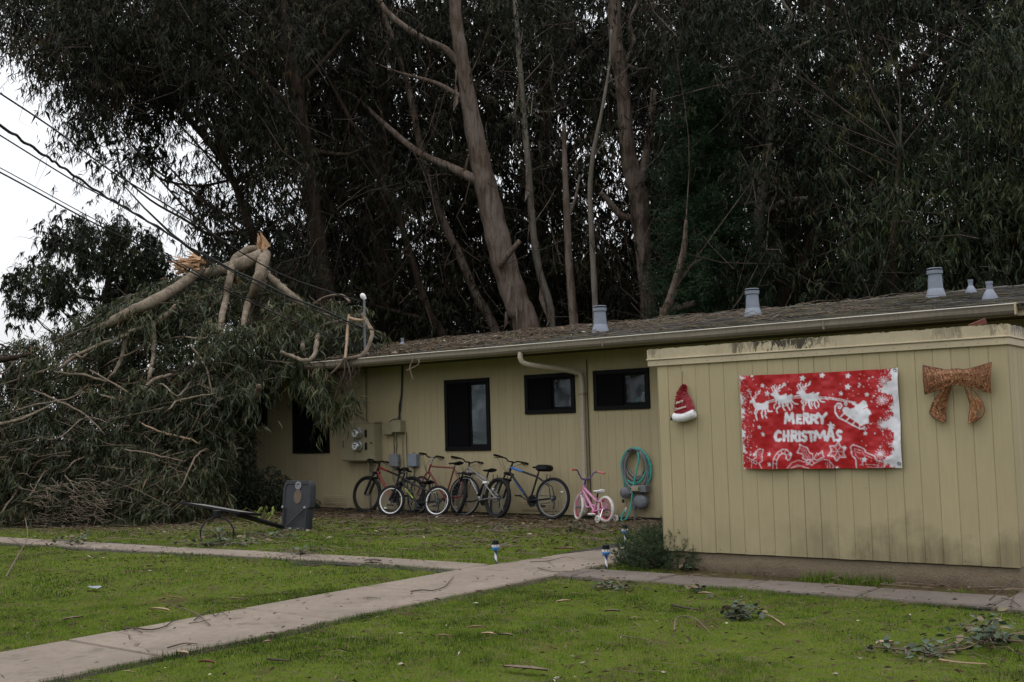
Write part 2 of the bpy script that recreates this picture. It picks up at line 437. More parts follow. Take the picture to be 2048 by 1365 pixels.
M['hosegrey'] = simple('grey_hose_rubber', (.17, .17, .18), .5)
M['brass'] = simple('brass', (.5, .38, .2), .4, .6)
M['rusty'] = simple('red_brick_clay', (.15, .05, .034), .9, 0, .2, 40)
M['snowblue'] = simple('blue_scarf_plastic', (.03, .22, .6), .4)
M['navy'] = simple('navy_spiral_plastic', (.02, .05, .2), .4)
M['tinsel'] = simple('red_tinsel', (.32, .008, .018), .4, 0, .5, 90)
M['tinsel2'] = simple('pink_tinsel_highlight', (.5, .09, .11), .35, 0, .5, 90)
M['fluff'] = simple('white_fluff', (.72, .71, .72), .9, 0, .2, 60)
M['cream'] = simple('cream_lettering', (.68, .58, .5), .6)
M['copper'] = simple('copper_mesh_wire', (.5, .24, .12), .45, .3, .5, 60)
M['copper_l'] = simple('gold_glitter', (.75, .5, .28), .3, .6, .4, 60)
M['copper_d'] = simple('dark_copper_cloth', (.16, .068, .032), .6, .1, .5, 60)
M['string'] = simple('brown_string', (.2, .1, .06), .8)
M['cable'] = simple('black_cable', (.012, .012, .013), .6)
M['bark'] = m_bark('gum_bark', [(.036, .025, .019), (.09, .064, .05), (.16, .128, .109), (.108, .064, .043)])
M['bark_pale'] = m_bark('pale_gum_bark', [(.07, .06, .048), (.13, .115, .095), (.18, .16, .135), (.13, .1, .078)], .15)
M['bark_dark'] = m_bark('dark_gum_bark', [(.011, .008, .006), (.026, .018, .013), (.045, .033, .024), (.042, .025, .016)])
M['bark_log'] = m_bark('fallen_gum_bark', [(.05, .037, .027), (.125, .098, .072), (.2, .165, .126), (.135, .088, .06)], 2.2)
M['splinter'] = simple('fresh_splintered_wood', (.4, .23, .12), .7, 0, .35, 45, .4)
M['twig'] = simple('twig_bark', (.13, .092, .063), .8, 0, .35, 20)
M['twig_dark'] = simple('dark_twig_bark', (.045, .029, .018), .8, 0, .35, 20)
M['curl'] = simple('curled_bark', (.3, .2, .125), .7, 0, .3, 25)
M['leaf_tree'] = m_leaf('gum_leaf', [(0., (.004, .005, .003)), (.4, (.011, .013, .007)), (.7, (.022, .025, .012)), (.88, (.043, .044, .021)), (1., (.046, .027, .014))], .55, .1, .1)
M['leaf_far'] = m_leaf('far_gum_leaf', [(0., (.004, .006, .004)), (.6, (.009, .012, .007)), (1., (.018, .021, .012))], .7, .06, .1)
M['leaf_right'] = m_leaf('bright_gum_leaf', [(0., (.005, .009, .004)), (.5, (.015, .023, .010)), (.85, (.036, .048, .02)), (1., (.065, .065, .026))], .5, .13, .12)
M['leaf_fall'] = m_leaf('fallen_gum_leaf', [(0., (.011, .014, .007)), (.45, (.033, .04, .019)), (.8, (.066, .075, .036)), (.93, (.11, .105, .052)), (1., (.11, .062, .03))], .5, .16, .15)
M['leaf_pine'] = m_leaf('pine_needle', [(0., (.004, .012, .004)), (.6, (.011, .03, .01)), (1., (.027, .05, .014))], .6, .2, .05)
M['leaf_shrub'] = m_leaf('shrub_leaf', [(0., (.009, .014, .007)), (.6, (.02, .029, .014)), (1., (.038, .05, .022))], .5, .3, .1)
M['leaf_herb'] = m_leaf('needle_shrub_leaf', [(0., (.022, .036, .018)), (.6, (.048, .074, .037)), (1., (.085, .11, .058))], .7, .06, .15)
M['leaf_round'] = m_leaf('round_gum_leaf', [(0., (.028, .043, .026)), (.6, (.058, .082, .052)), (.9, (.095, .122, .083)), (1., (.17, .115, .065))], .6, .1, .1)
M['litter'] = m_leaf('dry_leaf', [(0., (.03, .022, .014)), (.4, (.075, .052, .032)), (.68, (.125, .088, .055)), (.86, (.075, .088, .048)), (.97, (.2, .14, .08)), (1., (.36, .32, .25))], .8, .05, .1)
M['grass'] = m_leaf('grass_blade', [(0., (.022, .038, .007)), (.3, (.055, .1, .011)), (.6, (.107, .168, .017)), (.85, (.165, .2, .03)), (1., (.2, .16, .078))], .7, .06, .3)
M['agave'] = simple('agave_leaf', (.06, .085, .04), .5); M['agave_edge'] = simple('agave_leaf_margin', (.45, .4, .12), .5)
def m_glass():
    t = NT('window_glass'); g = t.n('ShaderNodeBsdfGlossy'); g.inputs['Roughness'].default_value = .03; g.inputs['Color'].default_value = (.75, .8, .85, 1)
    tr = t.n('ShaderNodeBsdfTransparent'); tr.inputs['Color'].default_value = (.72, .74, .75, 1)
    lw = t.n('ShaderNodeFresnel'); lw.inputs['IOR'].default_value = 1.4
    ms = t.n('ShaderNodeMixShader'); t.l(lw.outputs[0], ms.inputs[0]); t.l(tr.outputs[0], ms.inputs[1]); t.l(g.outputs[0], ms.inputs[2])
    t.l(ms.outputs[0], t.out.inputs['Surface']); return t.m
M['glass'] = m_glass()
M['blind'] = simple('window_blind', (.62, .64, .68), .7)
M['blind_dark'] = simple('insect_screen', (.006, .006, .007), .9, spec=.03)

# ================================================================== GROUND AND PAVING
def vnoise(x, y, seed=0):
    """smooth value noise on numpy arrays"""
    r = np.random.default_rng(seed).random((64, 64)); x = np.asarray(x, float); y = np.asarray(y, float)
    xi = np.floor(x).astype(int); yi = np.floor(y).astype(int); fx = x-xi; fy = y-yi
    fx = fx*fx*(3-2*fx); fy = fy*fy*(3-2*fy)
    a = r[xi % 64, yi % 64]; b = r[(xi+1) % 64, yi % 64]; c = r[xi % 64, (yi+1) % 64]; d = r[(xi+1) % 64, (yi+1) % 64]
    return (a*(1-fx)+b*fx)*(1-fy)+(c*(1-fx)+d*fx)*fy

PATH_X0, PATH_X1 = -7.58, -6.46
BR = [(-7.56, 8.86, 9.33), (-10.1, 8.76, 9.23), (-12.4, 8.45, 8.93), (-16.6, 8.22, 8.72), (-24, 7.95, 8.45)]
def branch_y(x):
    xs = [b[0] for b in BR][::-1]
    return np.interp(x, xs, [b[1] for b in BR][::-1]), np.interp(x, xs, [b[2] for b in BR][::-1])
def paved(x, y, g=0.):
    """mask of ground under concrete, shrunk by g"""
    x = np.asarray(x, float); y = np.asarray(y, float)
    m = (x > PATH_X0+g) & (x < PATH_X1-g) & (y < 12.0-g)
    m |= (x > PATH_X0+.3+g) & (x < -4.2) & (y > 11.05+g) & (y < 12.0-g)
    m |= (x > -7.0) & (x < -2.41-g) & (y > 8.94+g) & (y < 9.44-g)
    m |= (x > -2.41-g) & (y > 8.94+g)
    b0, b1 = branch_y(x); m |= (x < -7.4) & (y > b0+g) & (y < b1-g)
    return m
def ground_h(x, y): return (vnoise(x*1.3, y*1.3, 1)-.5)*.03+(vnoise(x*5, y*5, 2)-.5)*.014

xs = np.unique(np.concatenate([[-1500, -600, -250, -120, -70, -45, -32], np.arange(-26, 4.01, .11), [6, 10, 18, 40, 90, 250, 600, 1500]]))
ys = np.unique(np.concatenate([[-600, -200, -60, -20, -6, 0, 2], np.arange(3, 15.5, .11), [17, 20, 25, 32, 45, 70, 120, 300, 700, 1500]]))
XX, YY = np.meshgrid(xs, ys, indexing='ij'); near = (XX > -26) & (XX < 4) & (YY > 2.5) & (YY < 15)
ZZ = np.where(near, ground_h(XX, YY), 0.)
ZZ = np.where(paved(XX, YY, -.06), -.035, ZZ)
V = np.stack([XX, YY, ZZ], -1).reshape(-1, 3); ny = len(ys)
I = np.arange(len(xs)-1)[:, None]*ny+np.arange(ny-1)[None]; I = I.ravel()
lawn = big_mesh('lawn', V, np.stack([I, I+ny, I+ny+1, I+1], 1), M['lawn'], smooth=True); lawn['kind'] = 'structure'

def slab_mesh(poly, z1, th=.1, r=.012):
    mb = MB(); n = len(poly); c = np.mean(poly, 0)
    P = np.array(poly); Q = P+(c-P)/np.linalg.norm(c-P, axis=1)[:, None]*r*1.4
    vs = [(x, y, z1-th) for x, y in P]+[(x, y, z1-r) for x, y in P]+[(x, y, z1) for x, y in Q]
    fs = [tuple(range(n-1, -1, -1)), tuple(range(2*n, 3*n))]
    for L in range(2): fs += [(L*n+i, L*n+(i+1) % n, (L+1)*n+(i+1) % n, (L+1)*n+i) for i in range(n)]
    mb.add(vs, fs); return mb
def paving(name, polys, m):
    root = bpy.data.objects.new(name, None); COL.objects.link(root); root['kind'] = 'structure'
    root.location = (*np.mean(polys[0], 0), 0); WM[root.name] = Matrix.Translation(root.location)
    for i, p in enumerate(polys[:-1]):
        q = np.concatenate([np.array(p), np.array(polys[i+1])]); c = np.mean(q, 0); k = c+(q-c)*.97; x0, y0 = k.min(0); x1, y1 = k.max(0)
        MB().box((x0, y0, -.06-i*.0013), (x1, y1, -.0-i*.0013)).build('joint', M['dark'], root)
    for p in polys:
        slab_mesh(p, .018+rnd.uniform(-.004, .004)).build('slab', m, root)
    return root
g = .008
jy = [2.2, 3.3, 4.47, 6.06, 7.49, 8.92]
def jag(x0, x1, y, n=1): return [(x0, y), (x1, y)]
polys = []
for i in range(len(jy)-1):
    y0, y1 = jy[i]+g, jy[i+1]-g
    if i == 2:      # the cracked slab: two pieces meeting on a wandering crack
        ck = [(-7.58, 4.86), (-7.36, 4.83), (-7.17, 4.72), (-7.02, 4.70), (-6.9, 4.58), (-6.74, 4.56), (-6.62, 4.5), (-6.46, 4.5)]
        polys.append([(PATH_X0, y0), (PATH_X1, y0)]+[(x, y-.006) for x, y in ck[::-1][1:]])
        polys.append([(x, y+.006) for x, y in ck]+[(PATH_X1, y1), (PATH_X0, y1)])
    else:
        polys.append([(PATH_X0, y0), (PATH_X1, y0), (PATH_X1, y1), (PATH_X0, y1)])
polys.append([(PATH_X0, 8.92+g), (PATH_X1-.01, 8.92+g), (PATH_X1-.01, 10.2), (-7.42, 10.2), (-7.52, 9.4)])
polys.append([(-7.42, 10.2+2*g), (PATH_X1-.1, 10.2+2*g), (-6.5, 11.05), (-6.5, 12.0), (-6.95, 12.0), (-7.2, 11.2)])
polys.append([(-6.5+2*g, 11.05), (-5.5, 11.05), (-5.5, 12), (-6.5+2*g, 12)])
polys.append([(-5.5+2*g, 11.05), (-4.2, 11.05), (-4.2, 12), (-5.5+2*g, 12)])
paving('path', polys, M['path'])
bx = [-7.6, -9.3, -11.0, -12.7, -14.4, -16.1, -17.8, -19.5, -21.2, -23]
polys = []
for i in range(len(bx)-1):
    a, b = bx[i]-g, bx[i+1]+g; (a0, a1), (b0, b1) = branch_y(a), branch_y(b)
    polys.append([(b, float(b0)), (a, float(a0)), (a, float(a1)), (b, float(b1))])
paving('side_path', polys, M['path'])
sx = [-6.44, -6.26, -5.39, -4.46, -3.455, -2.41]
polys = [[(sx[i]+g, 8.94), (sx[i+1]-g, 8.94), (sx[i+1]-g, 9.44+.012*i), (sx[i]+g, 9.44+.012*(i-1))] for i in range(len(sx)-1)]
polys += [[(-2.41+g, 8.9), (-1.2, 8.9), (-1.2, 10.4), (-2.41+g, 10.4)], [(-1.2+2*g, 8.9), (.6, 8.9), (.6, 10.4), (-1.2+2*g, 10.4)],
          [(-2.41+.1, 10.4+2*g), (-1.2, 10.4+2*g), (-1.2, 12), (-2.41+.1, 12)], [(-1.2+2*g, 10.4+2*g), (.6, 10.4+2*g), (.6, 12), (-1.2+2*g, 12)]]
paving('sidewalk', polys, M['walk'])

# ================================================================== LONG HOUSE
HX0, HX1 = -22.6, -2.6
house = thing('apartment_building', 'long low olive tan house with black framed windows and a mossy low roof', 'building', (-12.5, WY, 0))
# window openings: x0, x1, z0, z1
wins = [(-18.95, -17.53, 1.63, 2.31), (-16.76, -15.74, 1.07, 2.31), (-12.815, -11.815, 1.085, 2.31), (-11.065, -10.07, 1.665, 2.31), (-9.71, -8.70, 1.688, 2.31), (-6.6, -5.6, 1.67, 2.31)]
PW = .1524
def pl(w_, h): # plank: a shallow board with chamfered long edges
    c = .005; return MB().add([(0,.012,0),(0,.0035,0),(c,0,0),(w_-c,0,0),(w_,.0035,0),(w_,.012,0),(0,.012,h),(0,.0035,h),(c,0,h),(w_-c,0,h),(w_,.0035,h),(w_,.012,h)],
        [(0,1,7,6),(1,2,8,7),(2,3,9,8),(3,4,10,9),(4,5,11,10),(5,4,3,2,1,0),(6,7,8,9,10,11)])
_pl = {}
def plank(w_, h, m, parent, M_):
    k = (round(w_, 3), round(h, 3), m)
    if k not in _pl: _pl[k] = pl(w_, h).mesh('plank', M[m])
    o = bpy.data.objects.new('plank', _pl[k]); o.parent = parent
    COL.objects.link(o); o.matrix_parent_inverse = WM[parent.name].inverted(); o.matrix_basis = M_; return o
WZ0, WZ1 = .05, 2.62
bkg = MB(); e_ = HX0
for (q0, q1, z0, z1) in wins:
    bkg.box((e_, WY+.012, 0), (q0, WY+.1, 2.66)); bkg.box((q0, WY+.012, 0), (q1, WY+.1, z0)); bkg.box((q0, WY+.012, z1), (q1, WY+.1, 2.66)); e_ = q1
bkg.box((e_, WY+.012, 0), (HX1, WY+.1, 2.66)); bkg.build('wall_backing', M['dark'], house)
x = HX0
while x < HX1-.01:
    a, b = x+.0006, min(x+PW, HX1)-.0006
    segs = [(a, b, WZ0, WZ1)]
    for (q0, q1, z0, z1) in wins:
        new = []
        for (a_, b_, c0, c1) in segs:
            if b_ <= q0 or a_ >= q1: new.append((a_, b_, c0, c1)); continue
            if a_ < q0: new.append((a_, q0, c0, c1))
            if b_ > q1: new.append((q1, b_, c0, c1))
            m0, m1 = max(a_, q0), min(b_, q1)
            new += [(m0, m1, c0, z0), (m0, m1, z1, c1)]
        segs = new
    for (a_, b_, c0, c1) in segs:
        if b_-a_ > .012: plank(b_-a_, c1-c0, 'siding', house, Matrix.Translation((a_, WY-.0+rnd.uniform(-.0006, .0006), c0)))
    x += PW
for i, (q0, q1, z0, z1) in enumerate(wins):
    tall = z0 < 1.3
    mb = MB(); t = .07; y0, y1 = WY-.03, WY+.05
    mb.bbox((q0, y0, z0), (q1, y1, z0+t)); mb.bbox((q0, y0, z1-t), (q1, y1, z1))
    mb.bbox((q0, y0+.001, z0+t), (q0+t, y1, z1-t)); mb.bbox((q1-t, y0+.001, z0+t), (q1, y1, z1-t))
    wn = mb.build('window', M['frame'], house)
    xm = q0+(q1-q0)*.53
    sb = MB(); s = .035; ys_ = WY+.0
    for (e0, e1, yy) in ((q0+t, xm, ys_), (xm, q1-t, ys_+.022)):
        sb.bbox((e0, yy, z0+t), (e1, yy+.02, z0+t+s)); sb.bbox((e0, yy, z1-t-s), (e1, yy+.02, z1-t))
        sb.bbox((e0, yy+.001, z0+t+s), (e0+s, yy+.02, z1-t-s)); sb.bbox((e1-s, yy+.001, z0+t+s), (e1, yy+.02, z1-t-s))
    sb.build('sash', M['frame'], wn)
    for (e0, e1, yy) in ((q0+t+s, xm-s, ys_+.01), (xm+s, q1-t-s, ys_+.03)):
        MB().box((e0, yy, z0+t+s), (e1, yy+.004, z1-t-s)).build('pane', M['glass'], wn)
    MB().box((q0+t+.004, ys_-.012, z0+t+.004), (xm-.004, ys_-.009, z1-t-.004)).build('insect_screen', M['blind_dark'], wn)
    # a dim room behind: five walls
    rm = MB(); a, b, c0, c1, d0, d1 = q0-.3, q1+.3, z0-.5, z1+.15, WY+.11, WY+1.4
    rm.box((a, d1, c0), (b, d1+.03, c1)); rm.box((a-.03, d0, c0), (a, d1, c1)); rm.box((b, d0, c0), (b+.03, d1, c1)); rm.box((a, d0, c0-.03), (b, d1, c0)); rm.box((a, d0, c1), (b, d1, c1+.03))
    rm.build('room', M['room'], wn)
    if i == 2:
        bl = MB(); zz = z1-t-s-.01
        while zz > z0+t+.03: bl.add([(xm+s-.01, WY+.062, zz), (q1-t-.01, WY+.062, zz), (q1-t-.01, WY+.05, zz-.03), (xm+s-.01, WY+.05, zz-.03)], [(0, 1, 2, 3)]); zz -= .024
        bl.build('blind', M['blind'], wn)
        bl = MB(); zz = z1-t-s-.01
        while zz > z0+t+.03: bl.add([(q0+t, WY+.16, zz), (xm-.02, WY+.16, zz), (xm-.02, WY+.135, zz-.012), (q0+t, WY+.135, zz-.012)], [(0, 1, 2, 3)]); zz -= .034
        bl.build('blind', M['greybox'], wn)
    elif i == 3:
        MB().lathe([(.001, 0), (.045, 0), (.05, .1), (.04, .2), (.02, .23), (.02, .26)], (q1-.17, WY+.16, z0+.07), n=12).build('bottle', M['blind'], wn, 'all')
        MB().box((xm, WY+.2, z0), (q1, WY+.205, z1)).build('curtain', simple('grey_curtain', (.2, .2, .21), .9), wn)
    elif i == 4:
        MB().lathe([(.001, 0), (.05, 0), (.055, .1), (.03, .16), (.03, .19)], (q1-.2, WY+.16, z0+.07), n=12).build('bottle', M['blind'], wn, 'all')
        MB().lathe([(.001, 0), (.03, 0), (.03, .12)], (q1-.3, WY+.15, z0+.07), n=10).build('cup', M['hose'], wn, 'all')
        MB().lathe([(.001, 0), (.04, 0), (.045, .08)], (q0+.3, WY+.15, z0+.07), n=10).build('cup', M['blind'], wn, 'all')
        MB().box((xm, WY+.22, z0), (q1, WY+.225, z1)).build('curtain', simple('grey_curtain', (.22, .22, .235), .9), wn)
# other walls
ob_ = MB(); ob_.box((HX0, WY+.13, 0), (HX0+.1, 22.4, 2.66)); ob_.box((HX1-.1, WY+.13, 0), (HX1, 22.4, 2.66)); ob_.box((HX0+.1, 22.3, 0), (HX1-.1, 22.4, 2.66))
ob_.build('end_wall', M['siding'], house)
# crawl space vents
for (q0, q1, z0, z1) in ((-11.19, -10.46, .1, .29), (-13.33, -12.72, .27, .46), (-15.9, -15.3, .1, .28)):
    mb = MB(); mb.bbox((q0, WY-.014, z0), (q1, WY-.001, z1), .003)
    for k in range(4): zz = z0+.025+k*(z1-z0-.05)/4; mb.bbox((q0+.02, WY-.02, zz), (q1-.02, WY-.013, zz+.02), .003)
    mb.build('crawl_vent', M['siding'], house)
# eaves, fascia, gutter
YG = 13.8932; RS = .152
def roof_z(y): return 2.742+RS*(y-YG)
RY = 18.5
GX0, GX1 = -15.72, -3.27
MB().box((HX0-.3, YG+.06, 2.625), (HX1+.35, WY-.002, 2.64)).build('soffit', M['eave'], house)
MB().bbox((HX0-.3, YG+.03, 2.60), (HX1+.35, YG+.058, 2.74)).build('fascia_board', M['fascia_trim'], house)
gb = MB()
prof = [(.0, 2.735), (-.0, 2.725), (.004, 2.70), (.004, 2.66), (.02, 2.63), (.03, 2.617), (.1, 2.617), (.1, 2.735)]
prof = [(YG+y_-.075, z_) for y_, z_ in prof]
vs = []; segx = np.linspace(GX0, GX1, 15)
for k, xx in enumerate(segx):
    dz = (rnd.random()-.5)*.008 if 0 < k < 14 else 0
    vs += [(xx, y_, z_+dz) for y_, z_ in prof]
n_ = len(prof); fs = [(k*n_+j, k*n_+j+1, (k+1)*n_+j+1, (k+1)*n_+j) for k in range(14) for j in range(n_-1)]
fs += [tuple(range(n_)), tuple(14*n_+j for j in range(n_-1, -1, -1))]
gut = gb.add(vs, fs).build('gutter', M['gutter'], house)
MB().tube([(xx, YG-.077, 2.738) for xx in segx], .0085, 6).build('lip', M['gut_lip'], gut, True)
MB().bbox((GX1, YG-.085, 2.605), (GX1+.02, YG+.03, 2.75), .004).build('end_cap', M['fascia_trim'], gut)
for xx in (-14.98, -9.0, -5.6):
    MB().box((xx, YG-.0775, 2.612), (xx+.03, YG-.068, 2.735)).build('joint_strap', M['gutter'] if xx > -14 else M['twig_dark'], gut)
# roof deck, ridge, rear slope
rd = MB(); X0, X1 = HX0-.35, HX1+.4
y0_, y1_ = YG-.02, RY
rd.add([(X0, y0_, roof_z(y0_)-.015), (X1, y0_, roof_z(y0_)-.015), (X1, y1_, roof_z(y1_)-.015), (X0, y1_, roof_z(y1_)-.015),
        (X0, y0_, roof_z(y0_)-.06), (X1, y0_, roof_z(y0_)-.06), (X1, y1_, roof_z(y1_)-.06), (X0, y1_, roof_z(y1_)-.06)],
       [(0,1,2,3),(7,6,5,4),(0,4,5,1),(1,5,6,2),(2,6,7,3),(3,7,4,0)])
zr = roof_z(RY); y2 = 23.2; z2 = zr-RS*(y2-RY)
rd.add([(X0, RY, zr-.012), (X1, RY, zr-.012), (X1, y2, z2), (X0, y2, z2), (X0, RY, zr-.06), (X1, RY, zr-.06), (X1, y2, z2-.05), (X0, y2, z2-.05)],
       [(0,1,2,3),(7,6,5,4),(1,5,6,2),(2,6,7,3),(3,7,4,0)])
roof = rd.build('roof', M['shingle'], house)
gw = MB()
for xx in (HX0, HX1-.1):
    gw.add([(xx, WY+.1, 2.6), (xx, RY, zr-.07), (xx, 22.4, 2.6), (xx+.1, WY+.1, 2.6), (xx+.1, RY, zr-.07), (xx+.1, 22.4, 2.6)], [(0,1,2),(5,4,3),(0,3,4,1),(1,4,5,2)])
gw.build('gable_wall', M['siding'], house)
rk = MB(); zz0 = roof_z(YG)-.06
rk.add([(X1, YG+.04, zz0-.11), (X1, RY, zr-.17), (X1, RY, zr-.03), (X1, YG+.04, zz0+.05), (X1+.03, YG+.04, zz0-.11), (X1+.03, RY, zr-.17), (X1+.03, RY, zr-.03), (X1+.03, YG+.04, zz0+.05)],
       [(0,1,2,3),(7,6,5,4),(0,4,5,1),(1,5,6,2),(2,6,7,3),(3,7,4,0)])
rk.build('rake_board', M['fascia_trim'], house)
# shingles: nearest 300 are pieces, the rest one mass
EXPO, SWD = .145, .305
sh_mesh = []
for k in range(4):
    mb = MB(); wv = SWD-.008-.006*k; L = EXPO*1.9; th = .012+.004*k
    mb.add([(0, 0, .0), (wv, 0, 0), (wv, L, 0), (0, L, 0), (0, 0, th), (wv, 0, th*.8), (wv, L, .003), (0, L, .003)], [(0,3,2,1),(4,5,6,7),(0,1,5,4),(1,2,6,5),(3,0,4,7),(2,3,7,6)])
    sh_mesh.append(mb)
sh_data = [mb.mesh('shingle', M['shingle']) for mb in sh_mesh]
rot = Matrix.Rotation(math.atan(RS), 4, 'X'); cand = []
rows = int((RY-YG+.06)/(EXPO*math.cos(math.atan(RS))))
for r_ in range(rows):
    y_ = YG-.05+r_*EXPO*math.cos(math.atan(RS)); off = (r_ % 2)*SWD*.5+rnd.uniform(-.02, .02)
    xx = X0-.1+off
    while xx < X1-.1:
        cand.append((xx, y_+rnd.uniform(-.008, .008), roof_z(y_)-.012+.004, rnd.randrange(4), rnd.uniform(-.02, .02))); xx += SWD
cand = [c for c in cand if c[0] < X1-SWD]
def size(c):
    q = np.array(c[:3])-CE; vx, _, _ = proj(np.array(c[:3])+[.15, 0, 0]); return -(q@CF) if vx[0] < 2060 else -99
cand.sort(key=size, reverse=True)
for i, (xx, y_, z_, k, yw) in enumerate(cand[:300]):
    o = bpy.data.objects.new('shingle', sh_data[k]); o.parent = roof; COL.objects.link(o)
    o.matrix_basis = Matrix.Translation((xx, y_, z_)) @ rot @ Matrix.Rotation(yw, 4, 'Z')
VV, FF, AA = [], [], []; nb = 0
for (xx, y_, z_, k, yw) in cand[300:]:
    A = np.array(Matrix.Translation((xx, y_, z_)) @ rot @ Matrix.Rotation(yw, 4, 'Z')); v = np.array(sh_mesh[k].v)
    VV.append(v@A[:3, :3].T+A[:3, 3]); FF.append(np.array(sh_mesh[k].f)+nb); nb += len(v); AA += [rnd.random()]*6
big_mesh('shingle_field', np.concatenate(VV), np.concatenate(FF), M['shingle'], roof, {'v': np.array(AA)})['kind'] = 'stuff'
rc = MB()
xx = X0
while xx < X1-.1:
    e = min(xx+.24, X1); h = .012+.01*((int((xx-X0)/.24)) % 2)
    rc.add([(xx, RY-.14, zr-.02+.002), (e+.03, RY-.14, zr-.02+.006), (e+.03, RY, zr+h+.004), (xx, RY, zr+h), (xx, RY+.14, zr-.018), (e+.03, RY+.14, zr-.014)], [(0,1,2,3),(3,2,5,4)]); xx += .24
rc.build('ridge_cap', M['shingle'], roof)
# roof vents: px base, top, widths
def flue(px, py, h, r0, big=True):
    # base on the roof plane under that spot
    d = ray(px, py); t = (roof_z(0)-EYE)/(d[2]-RS*d[1]); c = CE+d*t; c[2] -= .02
    mb = MB()
    if big: mb.lathe([(r0*1.5, -.04), (r0*1.46, .01), (r0*1.1, h*.3), (r0*1.06, h*.31), (r0*.94, h*.8), (r0*1.1, h*.8+.002), (r0*1.12, h*.92), (r0*1.0, h*.925)], c, n=20)
    else: mb.lathe([(r0*2.6, -.02), (r0*2.5, .03), (r0*1.2, h*.55), (r0, h*.58), (r0, h*.9)], c, n=16)
    v = mb.build('roof_vent', M['vent'], roof, True)
    if big:
        MB().lathe([(r0*.9, h*.92), (r0*.9, h*.97)], c, n=16).build('vent_throat', M['dark'], v) if False else None
        MB().lathe([(r0*1.05, h*.965), (r0*1.08, h*.975), (r0*1.05, h*1.0), (r0*.5, h*1.015)], c, n=20).build('vent_cap', M['vent'], v, True)
        MB().lathe([(r0*.85, h*.93), (r0*.85, h*.966)], c, n=16).build('vent_collar', M['dark'], v, True)
    else: MB().lathe([(r0*1.15, h*.86), (r0*1.15, h*1.0)], c, n=14).build('vent_cap', M['vent'], v, True)
flue(1201, 664, .46, .105); flue(1506, 632, .46, .105); flue(1872, 594, .46, .105)
flue(1942, 586, .22, .034, False); flue(1980, 598, .25, .04, False); flue(805, 694, .2, .03, False)
# downspout
dsx = -9.9; ds = MB()
pts = catmull([(-10.55, YG-.02, 2.63), (-10.55, YG-.02, 2.52), (-10.49, YG+.06, 2.44), (-10.2, YG+.4, 2.37), (-9.97, WY-.12, 2.30), (dsx, WY-.06, 2.2), (dsx, WY-.06, 1.6), (dsx, WY-.06, .7), (dsx, WY-.06, .2), (dsx-.01, WY-.1, .1), (dsx-.03, WY-.24, .06)], 5)
ds.tube(pts, .042, 8); dsp = ds.build('downspout', M['gutter_l'] if 'gutter_l' in M else simple('downspout_paint', (.40, .34, .26), .5), house, True)
for zz in (1.95, .62): MB().bbox((dsx-.06, WY-.108, zz), (dsx+.06, WY-.014, zz+.03)).build('strap', M['tanbox'], dsp)
MB().tube([(dsx+.075, WY-.015, 2.5), (dsx+.075, WY-.015, .15)], .008, 5).build('phone_wire', M['twig_dark'], house)

# ================================================================== SHED
SL = 3.434; SDEP = 2.1
SM = Matrix.Translation(Vector(SHED_O)) @ Matrix.Rotation(SHED_A, 4, 'Z')
shed = thing('shed', 'low flat roofed olive tan plank shed carrying the Christmas decorations', 'shed', tuple(SHED_O+SHX*(-SL/2)))
def sbox(name, a, b, m, lab=None, r=.004): return MB().bbox(a, b, r).xf(SM).build(name, M[m], shed, label=lab)
wx0, wx1, wy = -SL+.108, -.012, .014
sbox('wall_core', (wx0+.02, wy+.014, .2), (wx1-.014, SDEP, 2.0), 'dark')
fnd = MB(); nx = 44
for s0 in range(nx):
    pass
sbox('foundation', (wx0+.02, wy+.025, -.1), (wx1-.006, SDEP, .188), 'found', None, .01)
xx = wx1
i = 0
while xx > wx0+.005:
    a = max(xx-PW, wx0); g_ = .0006 if i != 11 else .0025
    plank(xx-a-2*g_, 2.05-.19-(i % 3)*.0012, 'siding_shed', shed, SM @ Matrix.Translation((a+g_, wy+rnd.uniform(-.002, .0015), .192+(i % 3)*.0012+rnd.uniform(0, .003))))
    xx -= PW; i += 1
# right side wall (faces +x) and left side wall
yy = wy+.03
while yy < SDEP-.01:
    e = min(yy+PW, SDEP)
    plank(e-yy-.006, 1.855, 'siding_shed', shed, SM @ Matrix.Translation((wx1, yy+.003, .194)) @ Matrix.Rotation(pi/2, 4, 'Z'))
    plank(e-yy-.006, 1.855, 'siding_shed', shed, SM @ Matrix.Translation((wx0, e-.003, .194)) @ Matrix.Rotation(-pi/2, 4, 'Z'))
    yy = e
sbox('corner_board', (wx0-.006, wy-.002, .19), (wx0+.0, wy+.03, 2.04), 'siding_shed')
# fascia: upper board, bead, lower board on front and right side
zt, zl, zb = 2.205, 2.1, 2.032
fu = MB(); top = [(s_, zt+rnd.uniform(-.006, .004)) for s_ in np.linspace(-SL+.002, 0, 60)]
fu.prism([(-SL+.002, zl)]+[(0, zl)]+top[::-1], lambda u, v, d: (u, d, v), -.004, .03)
fu.xf(SM).build('fascia_upper', M['fascia'], shed)
fs_ = MB(); top = [(s_, zt+rnd.uniform(-.006, .004)) for s_ in np.linspace(.031, SDEP, 40)]
fs_.prism([(.031, zl), (SDEP, zl)]+top[::-1], lambda u, v, d: (d, u, v), -.03, .002)
fs_.xf(SM).build('fascia_upper', M['fascia'], shed)
MB().bbox((-SL-.006, -.018, zl-.006), (.014, .03, zl+.008), .003).bbox((-.03, .031, zl-.006), (.014, SDEP, zl+.008), .003).xf(SM).build('drip_bead', M['fascia_trim'], shed)
MB().bbox((-SL+.006, -.007, zb), (.0035, .03, zl-.007), .004).xf(SM).build('fascia_lower', M['fascia_trim'], shed)
MB().bbox((-.03, .031, zb), (.0045, SDEP, zl-.007), .004).xf(SM).build('fascia_lower', M['fascia_trim'], shed)
